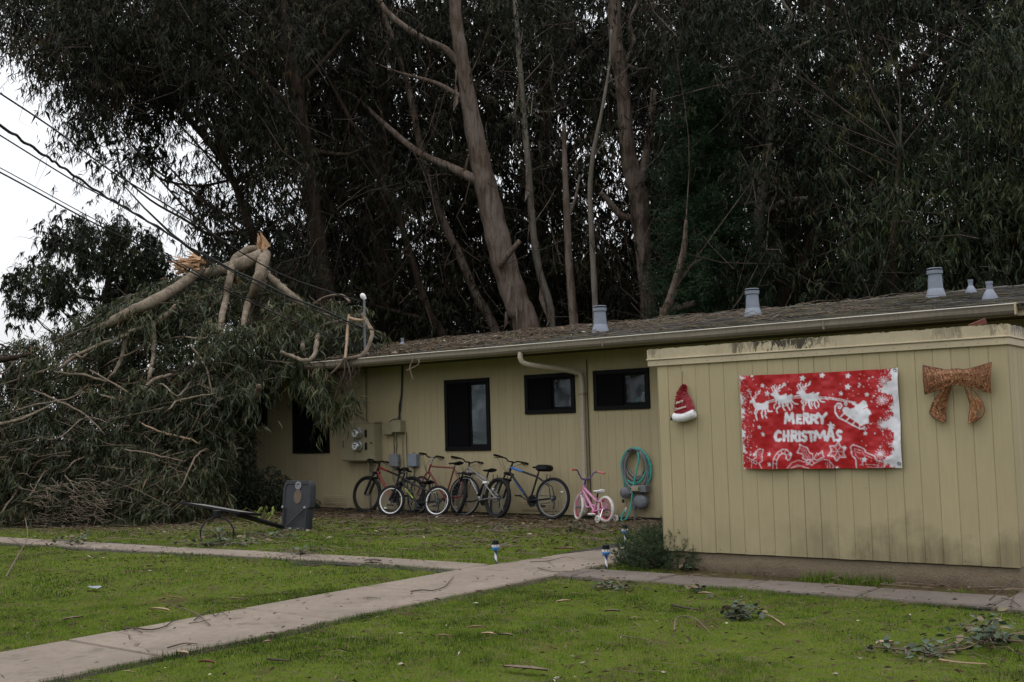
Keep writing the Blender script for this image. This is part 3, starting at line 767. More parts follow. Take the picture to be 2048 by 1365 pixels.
MB().bbox((-SL+.004, .031, zb+.01), (-SL+.03, SDEP, zt-.01)).xf(SM).build('fascia_end', M['fascia'], shed)
sbox('roof', (-SL+.031, .031, 2.06), (-.031, SDEP, zt-.02), 'shingle')
# moss and debris crust along the roof edge
mc = MB()
for k in range(230):
    s_ = -rnd.random()*SL; r_ = rnd.uniform(.004, .013); y_ = rnd.uniform(0, .035); mc.box((s_, y_, zt-.012), (s_+r_*rnd.uniform(1, 3), y_+r_, zt+r_*.55))
for k in range(90):
    y_ = .03+rnd.random()*SDEP; r_ = rnd.uniform(.004, .011); mc.box((-.03, y_, zt-.012), (-.03+r_, y_+r_*2, zt+r_*.55))
mc.xf(SM).build('edge_moss', simple('grey_moss', (.2, .19, .12), .95, 0, .5, 60), shed, kind='stuff')
# nail heads
nh = MB()
for k in range(24):
    s_ = -.1-k*.14+rnd.uniform(-.02, .02); nh.box((s_, -.0085, 2.055), (s_+.006, -.006, 2.061))
    if k % 2: nh.box((s_+.05, wy-.004, .225), (s_+.056, wy-.0005, .231))
nh.xf(SM).build('nail_heads', M['twig_dark'], shed, kind='stuff')
bk = MB().bbox((-.02, -.045, 0), (.11, .045, .05), .004)
A = SM @ Matrix.Translation((-.3, .14, 2.192)) @ Matrix.Rotation(.5, 4, 'Z') @ Matrix.Rotation(-.35, 4, 'Y')
tag(bk.xf(A).build('brick', M['rusty']), 'red brick lying on the shed roof behind the fascia', 'brick')

# ================================================================== WALL FIXTURES
def wbox(name, mb, m, parent=None, **k): return mb.build(name, M[m] if isinstance(m, str) else m, parent, **k)
cab = thing('meter_cabinet', 'tan painted meter cabinet with two round glass meters on the house wall', 'electric meter', (-14.75, WY, .92))
CD = .2
wbox('cabinet', MB().bbox((-15.2, WY-CD, .92), (-14.36, WY-.002, 1.62), .008).bbox((-15.22, WY-CD-.012, 1.6), (-14.34, WY-.002, 1.635), .005), 'tanbox', cab)
wbox('door', MB().bbox((-15.18, WY-CD-.014, .94), (-14.86, WY-CD-.001, 1.595), .004), 'tanbox', cab)
wbox('door_handle', MB().tube([(-15.13, WY-CD-.015, 1.3), (-15.13, WY-CD-.035, 1.29), (-15.13, WY-CD-.035, 1.19), (-15.13, WY-CD-.015, 1.18)], .007, 6), 'dark', cab)
wbox('panel', MB().bbox((-14.85, WY-CD-.012, .94), (-14.38, WY-CD-.001, 1.595), .004), 'tanbox', cab)
for z in (1.43, 1.20):
    mt = wbox('meter', MB().lathe([(.105, 0), (.105, .045), (.09, .05), (.088, .1), (.07, .125), (.001, .127)], (-14.73, WY-CD-.008, z), (0, -1, 0), 22), 'chrome', cab, smooth=True)
    wbox('dial', MB().lathe([(.07, .1), (.066, .129), (.001, .1295)], (-14.73, WY-CD-.008, z), (0, -1, 0), 22), 'white', mt, smooth=True)
    wbox('dial_window', MB().box((-14.765, WY-CD-.140, z+.018), (-14.695, WY-CD-.136, z+.036)).box((-14.735, WY-CD-.140, z-.03), (-14.715, WY-CD-.136, z+.0)), 'blackm', mt)
    wbox('breaker', MB().bbox((-14.575, WY-CD-.034, z-.075), (-14.525, WY-CD-.012, z+.06), .008), 'blackm', cab)
wbox('latch', MB().lathe([(.016, 0), (.016, .02)], (-14.42, WY-CD-.012, 1.25), (0, -1, 0), 10), 'dark', cab)
def pipe(name, pts, r, m, label, cat='pipe', group=None, n=8, parent=None):
    return MB().tube(pts, r, n).build(name, M[m], parent, True, label, None, cat, group)
pipe('conduit', [(-14.74, WY-.05, 1.637), (-14.74, WY-.05, 2.62)], .026, 'tanbox', 'tan conduit running from the meter cabinet up to the eave')
pipe('conduit', catmull([(-14.62, WY-.1, .918), (-14.62, WY-.09, .75), (-14.66, WY-.06, .5), (-14.67, WY-.045, .3), (-14.67, WY-.045, -.02)], 4), .024, 'tanbox', 'bent tan conduit from under the meter cabinet to the ground')
pipe('conduit', [(-14.45, WY-.045, .918), (-14.45, WY-.045, -.02)], .028, 'tanbox', 'straight tan conduit below the right side of the meter cabinet')
def jbox(loc0, loc1, d, m, label, lid=True, name='junction_box'):
    (x0, z0), (x1, z1) = loc0, loc1
    b = thing(name, label, 'utility box', ((x0+x1)/2, WY, z0))
    wbox('box', MB().bbox((x0, WY-d, z0), (x1, WY-.002, z1), .006), m, b)
    wbox('lid', MB().bbox((x0-.008, WY-d-.012, z0+.008), (x1+.008, WY-d-.001, z1+.008), .004), m, b)
    return b
b1 = jbox((-14.23, 1.385), (-14.03, 1.605), .08, 'tanbox', 'small shallow tan utility box right beside the meter cabinet')
b2 = jbox((-13.97, 1.425), (-13.77, 1.635), .13, 'tanbox', 'deeper tan utility box with cables above, second right of the meter cabinet')
b3 = jbox((-14.11, .815), (-13.91, 1.035), .07, 'greybox', 'grey utility box with wires running in from above and below')
wbox('latch', MB().bbox((-13.9, WY-.075, .89), (-13.875, WY-.04, .98)), 'galv', b3)
b4 = jbox((-13.64, .815), (-13.44, 1.035), .09, 'vent', 'bluish grey utility box behind the red bicycle handlebar')
wbox('knob', MB().lathe([(.02, 0), (.02, .02)], (-13.54, WY-.05, 1.045), (0, 0, 1), 10), 'galv', b4)
for q, (x_, z0, z1, m, lab) in enumerate([(-14.03, 1.03, 1.385, 'cable', 'short black wire between shallow tan box and grey box, left one'), (-13.97, 1.03, 1.425, 'cable', 'short black wire from deeper tan box down to grey box, right one'),
        (-13.83, -.02, 1.425, 'tanbox', 'thin tan pipe running from the deeper tan box to the ground'), (-13.72, .1, 1.425, 'twig_dark', 'loose brown wire hanging right of the deeper tan box'),
        (-14.06, -.02, .815, 'tanbox', 'left tan wire from the grey utility box to the ground'), (-13.99, -.02, .815, 'tanbox', 'middle tan wire from the grey utility box to the ground'), (-13.94, .3, .815, 'cable', 'black wire hanging out under the grey utility box'), (-13.55, .4, .815, 'cable', 'black wire hanging out under the bluish grey box')]):
    pts = [(x_+(math.sin(k*1.7+q)*.008 if 0 < k < 7 else 0), WY-.03, z1+(z0-z1)*k/7) for k in range(8)]
    pipe('wire', pts, .011 if 'pipe' in lab else .007, m, lab, 'wire', 'wires on the house wall', 5)
pipe('wire', catmull([(-13.88, WY-.04, 1.637), (-13.88, WY-.03, 1.9), (-13.83, WY-.025, 2.1), (-13.8, WY-.02, 2.62)], 4), .016, 'cable', 'black cable climbing from the deeper tan box to the eave', 'wire', 'wires on the house wall', 6)
pipe('wire', catmull([(-14.15, WY-.03, 1.61), (-14.05, WY-.03, 1.66), (-13.93, WY-.03, 1.68), (-13.86, WY-.03, 1.82), (-13.84, WY-.03, 2.0)], 4), .008, 'cable', 'thin loop of black wire arching above the two tan boxes', 'wire', 'wires on the house wall', 5)
# service mast
mst = thing('service_mast', 'grey metal service mast with white weatherhead rising through the roof edge', 'service mast', (-14.72, YG+.55, 2.8))
my = YG+.55; zt_ = float(WP(727, 597, my)[2]); mxx = float(WP(729, 640, my)[0])
MB().tube([(mxx, my, 2.6), (mxx, my, zt_)], .024, 10).build('pipe', M['galv'], mst, True)
MB().lathe([(.11, 0), (.05, .09), (.036, .1)], (mxx, my, roof_z(my)), n=14).build('flashing', M['galv'], mst, True)
MB().lathe([(.032, -.03), (.042, 0), (.05, .035), (.045, .07), (.026, .095), (.001, .102)], (mxx, my, zt_), (-.35, -.5, 1), 14).build('weatherhead', M['white'], mst, True)
# hose on its hanger
hz = .86; hx = -8.965
hose = thing('garden_hose', 'coiled teal and grey garden hose hanging on the house wall', 'hose', (hx, WY, .5))
MB().tube(catmull([(hx-.1, WY-.01, 1.05), (hx-.09, WY-.12, 1.06), (hx, WY-.14, 1.09), (hx+.09, WY-.12, 1.06), (hx+.1, WY-.01, 1.05)], 4), .012, 6).build('hanger', M['galv'], hose, True)
def coil(rx, rz, cx, cz, y, n=40, ph=0.): return [(hx+cx+rx*math.sin(2*pi*k/n+ph), WY-y-.012*math.sin(3*2*pi*k/n+ph), cz+rz*math.cos(2*pi*k/n+ph)) for k in range(n+1)]
tb, gb_ = MB(), MB()
for rx, rz, cx, cz, y in ((.235, .305, .0, .79, .05), (.215, .27, -.02, .83, .075), (.245, .33, .02, .77, .06)): tb.tube(coil(rx, rz, cx, cz, y), .0135, 7)
for rx, rz, cx, cz, y in ((.19, .245, .0, .85, .045), (.175, .215, .02, .88, .06), (.2, .35, .03, .73, .09), (.21, .3, .01, .78, .1), (.165, .23, .0, .85, .09)): gb_.tube(coil(rx, rz, cx, cz, y, ph=.7), .0125, 7)
tb.tube(catmull([(hx+.06, WY-.1, 1.08), (hx+.1, WY-.12, .95), (hx+.06, WY-.13, .75), (hx-.01, WY-.13, .5), (hx-.05, WY-.14, .25), (hx-.1, WY-.16, .08), (hx-.16, WY-.2, -.0+.01), (hx-.2, WY-.2, .03), (hx-.17, WY-.17, .12), (hx-.13, WY-.16, .2)], 5), .0135, 7)
tb.tube(catmull([(hx-.21, WY-.06, .95), (hx-.225, WY-.06, .75), (hx-.215, WY-.05, .5)], 5), .0135, 7)
tb.build('coil', M['hose'], hose, True, 'teal hose coil'); gb_.build('coil', M['hosegrey'], hose, True, 'grey hose coil')
MB().lathe([(.018, 0), (.02, .03), (.016, .06)], (hx-.128, WY-.158, .205), (-.25, 0, -1), 10).build('nozzle', M['cream'], hose, True)
gm = thing('gas_meter', 'grey round gas meter with regulator and pipe below the hose', 'gas meter', (-8.9, WY, 0))
gx, gz = -8.85, .295
MB().lathe([(.08, 0), (.108, .02), (.113, .05), (.113, .1), (.1, .115), (.09, .125), (.05, .132), (.001, .134)], (gx, WY-.05, gz), (0, -1, 0), 24).build('body', M['galv'], gm, True)
hd = MB().bbox((gx-.12, WY-.2, .435), (gx+.13, WY-.05, .54), .01).build('head', M['galv'], gm)
MB().bbox((gx-.1, WY-.23, .455), (gx+.02, WY-.201, .525), .006).build('index', M['tanbox'], hd)
MB().lathe([(.035, -.02), (.08, .0), (.086, .03), (.066, .045), (.04, .06), (.02, .065)], (-9.15, WY-.07, .42), (0, -1, 0), 20).build('regulator', M['galv'], gm, True)
MB().tube([(-9.15, WY-.09, .42), (-9.0, WY-.09, .42), (-8.98, WY-.09, .47)], .02, 8).build('pipe', M['galv'], gm, True)
MB().tube([(-8.99, WY-.09, -.03), (-8.99, WY-.09, .42)], .022, 8).build('pipe', M['alloy'], gm, True)
MB().lathe([(.03, 0), (.035, .04), (.03, .09)], (-8.99, WY-.09, .16), n=10).build('valve', M['galv'], gm, True)
MB().lathe([(.02, 0), (.02, .05)], (-9.18, WY-.1, .32), (0, 0, -1), 8).build('vent', M['dark'], gm)

# ================================================================== BICYCLES
def bike(name, label, c, rear, heading, lean, steer):
    """c: sizes and colours. Local axes: x forward, z up, rear tyre touching the ground at the origin."""
    R, wb = c['R'], c['wb']; base = thing(name, label, 'bicycle', (rear[0], rear[1], 0), c.get('group'))
    A = Matrix.Translation((rear[0], rear[1], .004)) @ Matrix.Rotation(heading, 4, 'Z') @ Matrix.Rotation(lean, 4, 'X')
    fr, ac = M[c['frame']], M[c.get('accent', c['frame'])]
    ha = math.radians(c.get('ha', 70)); ax = np.array([-math.cos(ha), 0, math.sin(ha)])      # steering axis pointing up
    fax = np.array([wb, 0, R]); off = c.get('fo', .045)
    p0 = fax - np.array([math.sin(ha), 0, math.cos(ha)])*off
    crown = p0+ax*(R+c.get('gap', .085)); hb = crown+ax*.02; ht = hb+ax*c.get('hl', .12)
    bb = np.array([c.get('bbx', .41*wb), 0, R-c.get('bbd', .045)])
    sdir = np.array([-math.cos(math.radians(72)), 0, math.sin(math.radians(72))]); st = bb+sdir*c.get('stl', .42)
    sad = bb+sdir*c['saddle']
    Sm = A @ Matrix.Translation(Vector(p0)) @ Matrix.Rotation(steer, 4, Vector(ax)) @ Matrix.Translation(Vector(-p0))
    def wheel(cen, MM, tag_):
        tw = c.get('tw', .025); w_ = MB()
        w_.torus(cen, (0, 1, 0), R-tw, tw, 44, 9)
        whl = w_.xf(MM).build('wheel', M[c.get('tyre', 'tyre')], base, True)
        rm = MB(); rr = R-2*tw+.004
        prof = []
        rm.torus(cen, (0, 1, 0), rr-.008, .011, 44, 6, 0, 1.1); rm.xf(MM).build('rim', M[c.get('rim', 'alloy')], whl, True)
        sp = MB(); ns = c.get('spokes', 28)
        for k in range(ns):
            a = 2*pi*k/ns; b = a+(.35 if k % 4 < 2 else -.35); sy_ = .028 if k % 2 else -.028
            sp.tube([cen+np.array([math.cos(b)*.02, sy_, math.sin(b)*.02]), cen+np.array([math.cos(a)*(rr-.01), 0, math.sin(a)*(rr-.01)])], c.get('sr', .0013), 3, 0, False)
        sp.xf(MM).build('spokes', M[c.get('spokem', 'alloy')], whl)
        MB().lathe([(.008, -.055), (.02, -.04), (.016, -.02), (.016, .02), (.02, .04), (.008, .055)], cen, (0, 1, 0), 10).xf(MM).build('hub', M['alloy'], whl, True)
        if c.get('reflector'):
            a = c['reflector'] if tag_ == 'f' else c['reflector']+2; q = cen+np.array([math.cos(a), 0, math.sin(a)])*rr*.72
            MB().bbox(q-[.022, .012, .008], q+[.022, -.002+.01, .008], .002).xf(MM).build('reflector', M['white'], whl)
        return whl
    rc_ = np.array([0, 0, R]); rw = wheel(rc_, A, 'r'); wheel(fax, Sm, 'f')
    T = c.get('tube', .017); f = MB()
    tt0, tt1 = ht-ax*.025, st-sdir*c.get('ttd', .02)
    dsh = c.get('down_m'); tsh = c.get('top_m')
    f.tube([hb-ax*.01, ht+ax*.01], T*1.15, 10); f.tube([bb, st+sdir*.03], T*.95, 8)
    if not dsh: f.tube([hb+ax*.02, bb], T*1.15, 10)
    if not tsh: f.tube([tt0, tt1], T, 8)
    yb = .055
    for s_ in (-1, 1):
        f.tube([bb+[-.02, s_*.03, 0], rc_+[.1, s_*yb, -.01], rc_+[0, s_*yb, 0]], T*.6, 6)
        if not c.get('fs'): f.tube([st-sdir*.02+[0, s_*.018, 0], rc_+[.05, s_*.045, R*.55], rc_+[0, s_*yb, 0]], T*.5, 6)
        else: f.tube([bb+sdir*.26+[-.05, s_*.03, 0], rc_+[0, s_*yb, 0]], T*.6, 6)
    f.lathe([(.022, -.036), (.022, .036)], bb, (0, 1, 0), 10)
    if c.get('loop'):   # low step-through second tube
        f.tube(catmull([hb+ax*.0+[-.02, 0, -.03], bb+[.2, 0, .06], bb+[.05, 0, .09], st-sdir*.1], 4), T*.7, 6)
    fo = f.xf(A).build('frame', fr, base, True)
    if dsh:
        MB().tube([hb+ax*.02, bb*.5+hb*.5, bb+[.03, 0, .02]], [T*1.2, T*1.3, T*1.1], 10).xf(A).build('down_tube', M[dsh], fo, True)
        if c.get('decal'):
            a_, b_ = hb*.72+bb*.28, hb*.25+bb*.75; d_ = b_-a_; L = np.linalg.norm(d_); d_ /= L; nrm = np.array([d_[2], 0, -d_[0]])
            dc = MB()
            for k in range(9):
                q = a_+d_*L*(k+.1)/9; e = q+d_*L*.075; hh = T*.62*(1 if k % 3 else .8)
                for s_ in (-1, 1): dc.add([q-nrm*hh+[0, s_*T*1.22, 0], e-nrm*hh+[0, s_*T*1.22, 0], e+nrm*hh+[0, s_*T*1.22, 0], q+nrm*hh+[0, s_*T*1.22, 0], q-nrm*hh+[0, s_*T*.9, 0], e-nrm*hh+[0, s_*T*.9, 0], e+nrm*hh+[0, s_*T*.9, 0], q+nrm*hh+[0, s_*T*.9, 0]], [(0,1,2,3),(7,6,5,4),(0,4,5,1),(1,5,6,2),(2,6,7,3),(3,7,4,0)])
            dc.xf(A).build('decal', M[c['decal']], fo)
    if tsh:
        mid = tt0*.55+tt1*.45+[0, 0, c.get('tdip', 0)]
        MB().tube([tt0, mid], [T*1.25, T*1.05], 8).xf(A).build('top_tube', M[tsh], fo, True)
        MB().tube([mid, tt1], T*.98, 8).xf(A).build('top_tube', fr, fo, True)
    if c.get('fs'):     # shock absorber and linkage plate
        MB().tube([bb+sdir*.27+[.02, 0, 0], bb+sdir*.05+[.09, 0, .02]], .03, 10).xf(A).build('shock', M['blackm'], fo, True)
        MB().bbox(bb+sdir*.3-[.06, .03, .02], bb+sdir*.3+[.05, .03, .02], .008).xf(A).build('linkage', M['white'], fo)
        f2 = MB(); f2.tube([tt0-ax*.05, bb+sdir*.3+[.02, 0, 0]], T*.8, 8); f2.xf(A).build('brace_tube', fr, fo, True)
    # fork
    k = MB()
    if c.get('sus'):
        for s_ in (-1, 1):
            k.tube([fax+[0, s_*.06, 0], fax+ax*(R*.75)+[-.02, s_*.06, 0]], .021, 8); k.tube([fax+ax*(R*.7)+[-.02, s_*.06, 0], crown+[.0, s_*.06, 0]], .015, 8)
        k.bbox(crown-[.03, .085, .02], crown+[.03, .085, .025], .01); k.bbox(crown-ax*.09-[.02, .08, .015], crown-ax*.09+[.025, .08, .015], .008)
    else:
        for s_ in (-1, 1): k.tube(catmull([fax+[0, s_*.05, 0], fax+ax*R*.5+[-.012, s_*.05, 0], crown+[0, s_*.045, -.02], crown+[0, s_*.0, 0]], 4), .0125, 8)
    k.tube([crown, ht+ax*.04], .014, 8); k.xf(Sm).build('fork', M[c.get('fork', 'blackm')], base, True)
    # handlebar
    hbar = MB(); bt = ht+ax*c.get('stem', .06); bc = bt+np.array([c.get('ste', .07), 0, .01]); W_, rise, sw = c.get('bw', .3), c.get('rise', .03), c.get('sweep', .05)
    if c.get('bmx'):
        half = [bc, bc+[.0, .05, .005], bc+[0, .1, rise*.45], bc+[-.01, .14, rise*.92], bc+[-.03, .2, rise], bc+[-sw, W_, rise-.01]]
    else:
        half = [bc, bc+[0, .06, 0], bc+[-.01, .11, rise], bc+[-sw*.5, W_*.7, rise+.004], bc+[-sw, W_, rise-.004]]
    hp = catmull([p*[1, -1, 1] for p in half[::-1]][:-1]+half, 4); hbar.tube(hp, .0115, 8)
    ho = hbar.xf(Sm).build('handlebar', M[c.get('bar', 'blackm')], base, True)
    MB().tube([ht+ax*.02, bt, bc], .0155, 8).xf(Sm).build('stem', M[c.get('stemm', c.get('bar', 'blackm'))], ho, True)
    for s_ in (-1, 1):
        e = half[-1]*[1, s_, 1]; i_ = half[-2]*[1, s_, 1]; d_ = (e-i_)/np.linalg.norm(e-i_)
        MB().tube([e-d_*.12, e-d_*.06, e+d_*.004], [.0165, .018, .0175], 10).xf(Sm).build('grip', M[c.get('grip', 'black')], ho, True)
        if not c.get('bmx'): MB().tube(catmull([e-d_*.15, e-d_*.13+[.03, 0, -.02], e-d_*.08+[.045, 0, -.025], e-d_*.03+[.045, 0, -.03]], 3), .006, 6).bbox(e-d_*.16-[.015, .015, .02], e-d_*.16+[.015, .015, .012], .005).xf(Sm).build('brake_lever', M['blackm'], ho, True)
    if c.get('cables', True):
        cb = MB()
        for s_, q in ((-1, .1), (1, .14), (.6, .12)):
            e = half[-2]*[1, s_, 1]; cb.tube(catmull([e, e+[.12, -s_*.03, -.02], bc+[.13, s_*.03, -q], crown+[.05, 0, .0], crown+[.03, 0, -.1]], 5), .003, 4)
        cb.xf(Sm).build('brake_cable', M['cable'], ho, True)
    # saddle
    sd_ = MB(); secs = [(-.13, .075, .03), (-.11, .085, .045), (-.05, .07, .045), (.02, .035, .035), (.08, .022, .028), (.135, .018, .02), (.145, .008, .01)]
    vs = []
    for (x_, hw, th) in secs:
        for j in range(10):
            a = 2*pi*j/10; vs.append(sad+np.array([x_*c.get('ssz', 1), hw*math.cos(a)*c.get('ssz', 1), (th*.5*math.sin(a) if math.sin(a) > 0 else th*.8*math.sin(a))+.02+(.012 if x_ < -.08 else 0)]))
    fs = [(i*10+j, i*10+(j+1) % 10, (i+1)*10+(j+1) % 10, (i+1)*10+j) for i in range(len(secs)-1) for j in range(10)]+[tuple(range(9, -1, -1)), tuple(len(secs)*10-10+j for j in range(10))]
    so_ = sd_.add(vs, fs).xf(A).build('saddle', M[c.get('seat', 'black')], base, True)
    MB().tube([st-sdir*.02, sad+[0, 0, 0]], .0135, 8).tube([sad+[-.07, .02, .0], sad+[.06, .02, -.0]], .005, 5).tube([sad+[-.07, -.02, .0], sad+[.06, -.02, -.0]], .005, 5).xf(A).build('seat_post', M[c.get('post', 'blackm')], base, True)
    if c.get('bag'):
        MB().bbox(sad+[-.2, -.1, -.045], sad+[.02, .1, .055], .025).xf(A).build('seat_cover', M['black'], so_, True)
    # cranks, chain, pedals, gears
    ca = c.get('crank', 2.6); cr_ = MB(); cl = c.get('cl', .165)
    cr_.lathe([(c.get('cw', .085), -.003), (c.get('cw', .085), .003)], bb+[0, -.05, 0], (0, 1, 0), 24)
    cr_.torus(bb+[0, -.05, 0], (0, 1, 0), c.get('cw', .085)+.004, .005, 24, 5)
    pd = []
    for s_ in (-1, 1):
        a = ca+(pi if s_ > 0 else 0); e = bb+np.array([math.cos(a)*cl, s_*.075, math.sin(a)*cl]); cr_.tube([bb+[0, s_*.06, 0], e], .011, 6); pd.append(e+[0, s_*.05, 0])
    co = cr_.xf(A).build('crankset', M[c.get('crm', 'blackm')], base, True)
    for q in pd: MB().bbox(q-[.045, .04, .012], q+[.045, .04, .012], .006).xf(A).build('pedal', M[c.get('pedal', 'blackm')], co)
    ch = MB(); r1 = c.get('cw', .085)+.003
    for s_ in (-1, 1): ch.tube([bb+[0, -.05, s_*r1], rc_+[0, -.045, s_*.04]], .0045, 4)
    ch.xf(A).build('chain', M['dark'], co)
    if not c.get('nogear'):
        gg = MB()
        for q in range(4): gg.lathe([(.052-.008*q, 0), (.052-.008*q, .003)], rc_+[0, -.03-.006*q, 0], (0, 1, 0), 18)
        gg.tube(catmull([rc_+[0, -.05, 0], rc_+[.02, -.055, -.06], rc_+[.0, -.05, -.09], rc_+[.01, -.05, -.16]], 3), .011, 6); gg.xf(A).build('derailleur', M['blackm'], rw, True)
    if c.get('brakes', True):
        bk_ = MB(); q = rc_+np.array([.1, 0, R*.86])
        for s_ in (-1, 1): bk_.tube([q+[0, s_*.05, -.03], q+[0, s_*.04, .09]], .007, 5)
        bk_.xf(A).build('brake', M['blackm'], base)
    if c.get('rack'):
        k = MB(); zt2 = 2*R+.035
        for s_ in (-1, 1):
            k.tube([(.16, s_*.055, zt2), (-.26, s_*.06, zt2)], .006, 6)
            for x_ in (0, -.12): k.tube([rc_+[0, s_*.065, .02], (x_, s_*.06, zt2)], .005, 5)
        for x_ in np.linspace(.15, -.25, 6): k.tube([(x_, -.058, zt2), (x_, .058, zt2)], .005, 5)
        k.bbox((-.25, -.045, zt2+.005), (.14, .045, zt2+.02), .004); k.xf(A).build('rack', M['blackm'], base, True)
    if c.get('training'):
        for s_ in (-1, 1):
            q = np.array([-.02, s_*.17, .06]); t_ = MB().torus(q, (0, 1, 0), .045, .014, 18, 6)
            for a in range(5): t_.tube([q, q+[math.cos(a*1.257)*.045, 0, math.sin(a*1.257)*.045]], .008, 4)
            t_.xf(A).build('training_wheel', M['whitetyre'], base, True)
            MB().tube([rc_+[0, s_*.06, 0], np.array([-.02, s_*.12, .09]), q], .008, 5).xf(A).build('stabiliser_arm', M['chrome'], base, True)
    if c.get('guard'):
        MB().tube([bb+[.03, -.065, .015], bb*.5+rc_*.5+[0, -.065, .02], rc_+[.03, -.065, .02]], [.03, .045, .03], 8).xf(A).build('chain_guard', M['pink'], base, True)
    if c.get('kick'): MB().tube([bb+[-.06, .04, 0], bb+[-.12, .17, -bb[2]+.01]], .008, 6).xf(A).build('kickstand', M['alloy'], base, True)
    return base
L8 = math.radians(7)
bike('bicycle', 'black mountain bike with red frame panels, nearest the fallen tree', dict(R=.335, wb=1.06, frame='blackm', down_m='red', top_m='red', decal=None, sus=True, saddle=.5, rim='black', tw=.027, bw=.3, stem=.05, spokes=28, crank=1.0),
     (-13.33, 14.22), pi, math.radians(9), .05)
bike('bicycle', "small black child's bike with white wheel rims and yellow-green lettering", dict(R=.268, wb=.93, frame='blackm', down_m='blackm', decal='neon', sus=True, saddle=.36, stl=.28, hl=.1, rim='white', tw=.026, bw=.25, rise=.06, spokes=24, crank=.6, cl=.13, gap=.07, reflector=-.9, bag=False, ssz=1.05, cables=True),
     (-12.5, 13.98), pi+.16, math.radians(13), .1)
bike('bicycle', 'maroon road bike with a rear carrier rack and thin tyres', dict(R=.335, wb=1.03, frame='maroon', fork='maroon', saddle=.6, stl=.54, hl=.13, ttd=-.0, rim='alloy', tw=.017, bw=.27, rise=.03, stem=.13, stemm='chrome', post='chrome', rack=True, decal=None, crank=2.2, tube=.015, kick=True),
     (-12.16, 14.3), pi, math.radians(6), -.25)
bike('bicycle', 'silver full suspension bike with a white shock linkage', dict(R=.33, wb=1.06, frame='silver', down_m='silver', decal='blackm', fs=True, sus=True, fork='blackm', saddle=.49, rim='black', tw=.029, bw=.33, rise=.03, stem=.06, crank=2.9, stl=.36, ha=70, reflector=-1.2),
     (-11.33, 14.13), pi-.22, math.radians(7), -.33)
bike('bicycle', 'black and blue mountain bike with a padded seat cover', dict(R=.33, wb=1.08, frame='blackm', down_m='blackm', top_m='blue', decal='blue', sus=True, saddle=.54, rim='alloy', tw=.026, bw=.34, rise=.03, stem=.07, bag=True, post='rusty', crank=3.6, reflector=.6),
     (-10.33, 14.27), pi, math.radians(7), -.5)
bike('bicycle', "small pink child's bike with white tyres and training wheels", dict(R=.2, wb=.70, frame='pink', fork='pink', bar='purple', grip='coral', stemm='purple', bmx=True, rise=.13, bw=.27, sweep=.1, seat='white', saddle=.3, stl=.19, hl=.09, rim='hotpink', tyre='whitetyre', tw=.024, spokes=20, spokem='pink', training=True, nogear=True, brakes=False, cables=False, crm='hotpink', pedal='white', cl=.1, cw=.05, guard=True, loop=True, tube=.019, stem=.1, ste=.02, gap=.05, ssz=.8, fo=.03, crank=.3),
     (-9.2, 14.08), pi-.35, math.radians(2), -.3)

# ================================================================== TIPPED BASKETBALL HOOP
hp = thing('basketball_hoop', 'toppled portable basketball hoop, its dark grey base standing on edge', 'basketball hoop', (-13.1, 11.3, 0))
bp = MB(); hb0 = G(588, 1062); bx0, by0 = float(hb0[0]), float(hb0[1])
W2, H2, D2 = .27, .76, .12
outl = [(-W2*.86, 0), (W2*.86, 0), (W2*.9, .06), (W2*.9, .34), (W2, .37), (W2, H2-.1), (W2*.93, H2-.03), (W2*.8, H2), (-W2*.8, H2), (-W2*.93, H2-.03), (-W2, H2-.1), (-W2, .37), (-W2*.9, .34), (-W2*.9, .06)]
HM = Matrix.Translation((bx0, by0, -.01)) @ Matrix.Rotation(math.radians(-6), 4, 'X') @ Matrix.Rotation(math.radians(8), 4, 'Z')
ib = [(u*.9, .05+(v-.05)*.94) for u, v in outl]
n_ = len(outl); vs = [(u, D2, v) for u, v in outl]+[(u, .02, v) for u, v in outl]+[(u*.97, .0, v*.985+.006) for u, v in outl]+[(u*.86, .0, H2/2+(v-H2/2)*.86) for u, v in outl]+[(u*.84, .012, H2/2+(v-H2/2)*.84) for u, v in outl]
fs = [tuple(range(n_)), tuple(range(5*n_-1, 4*n_-1, -1))]+[(L*n_+i, L*n_+(i+1) % n_, (L+1)*n_+(i+1) % n_, (L+1)*n_+i)[::-1] for L in range(4) for i in range(n_)]
bp.add(vs, fs).xf(HM).build('base', M['plast'], hp, True)
MB().lathe([(.058, 0), (.06, .012), (.035, .014), (.034, .004)], (0.02, .012, H2-.075), (0, -1, 0), 20).xf(HM).build('filler_cap', M['greybox'], hp, True)
MB().prism([(.02+.075*math.cos(a), .52+.105*math.sin(a)) for a in np.linspace(0, 2*pi, 24, endpoint=False)], lambda u, v, d: (u, d, v), .004, .013).xf(HM).build('worn_patch', M['rust'], hp)
for u0, v0, u1, v1 in ((.21, .36, -.12, .08), (-.22, .36, -.21, .1), (.225, .36, .225, .02)):
    MB().tube([(u0, -.02, v0), (u1, -.03, v1)], .012, 6).xf(HM).build('brace', M['plast'], hp, True)
for u0 in (.21, -.22): MB().lathe([(.018, 0), (.018, .02)], (u0, -.03, .36), (0, -1, 0), 10).xf(HM).build('bolt', M['chrome'], hp)
HT = 15.7
pA, pB = np.array([bx0-.12, by0-.12, .06]), DP(474, 1029, HT)
MB().tube([pA, pA*.5+pB*.5, pB], .034, 10).build('pole', M['blackm'], hp, True)
q1, q2 = DP(478, 1026, HT-.1), DP(361, 1006, HT+.2); vd = ray(420, 1018); vd /= np.linalg.norm(vd)
d_ = (q2-q1)/np.linalg.norm(q2-q1); yd = vd+CU*.035; yd -= d_*(yd@d_); yd /= np.linalg.norm(yd); nn = np.cross(d_, yd)
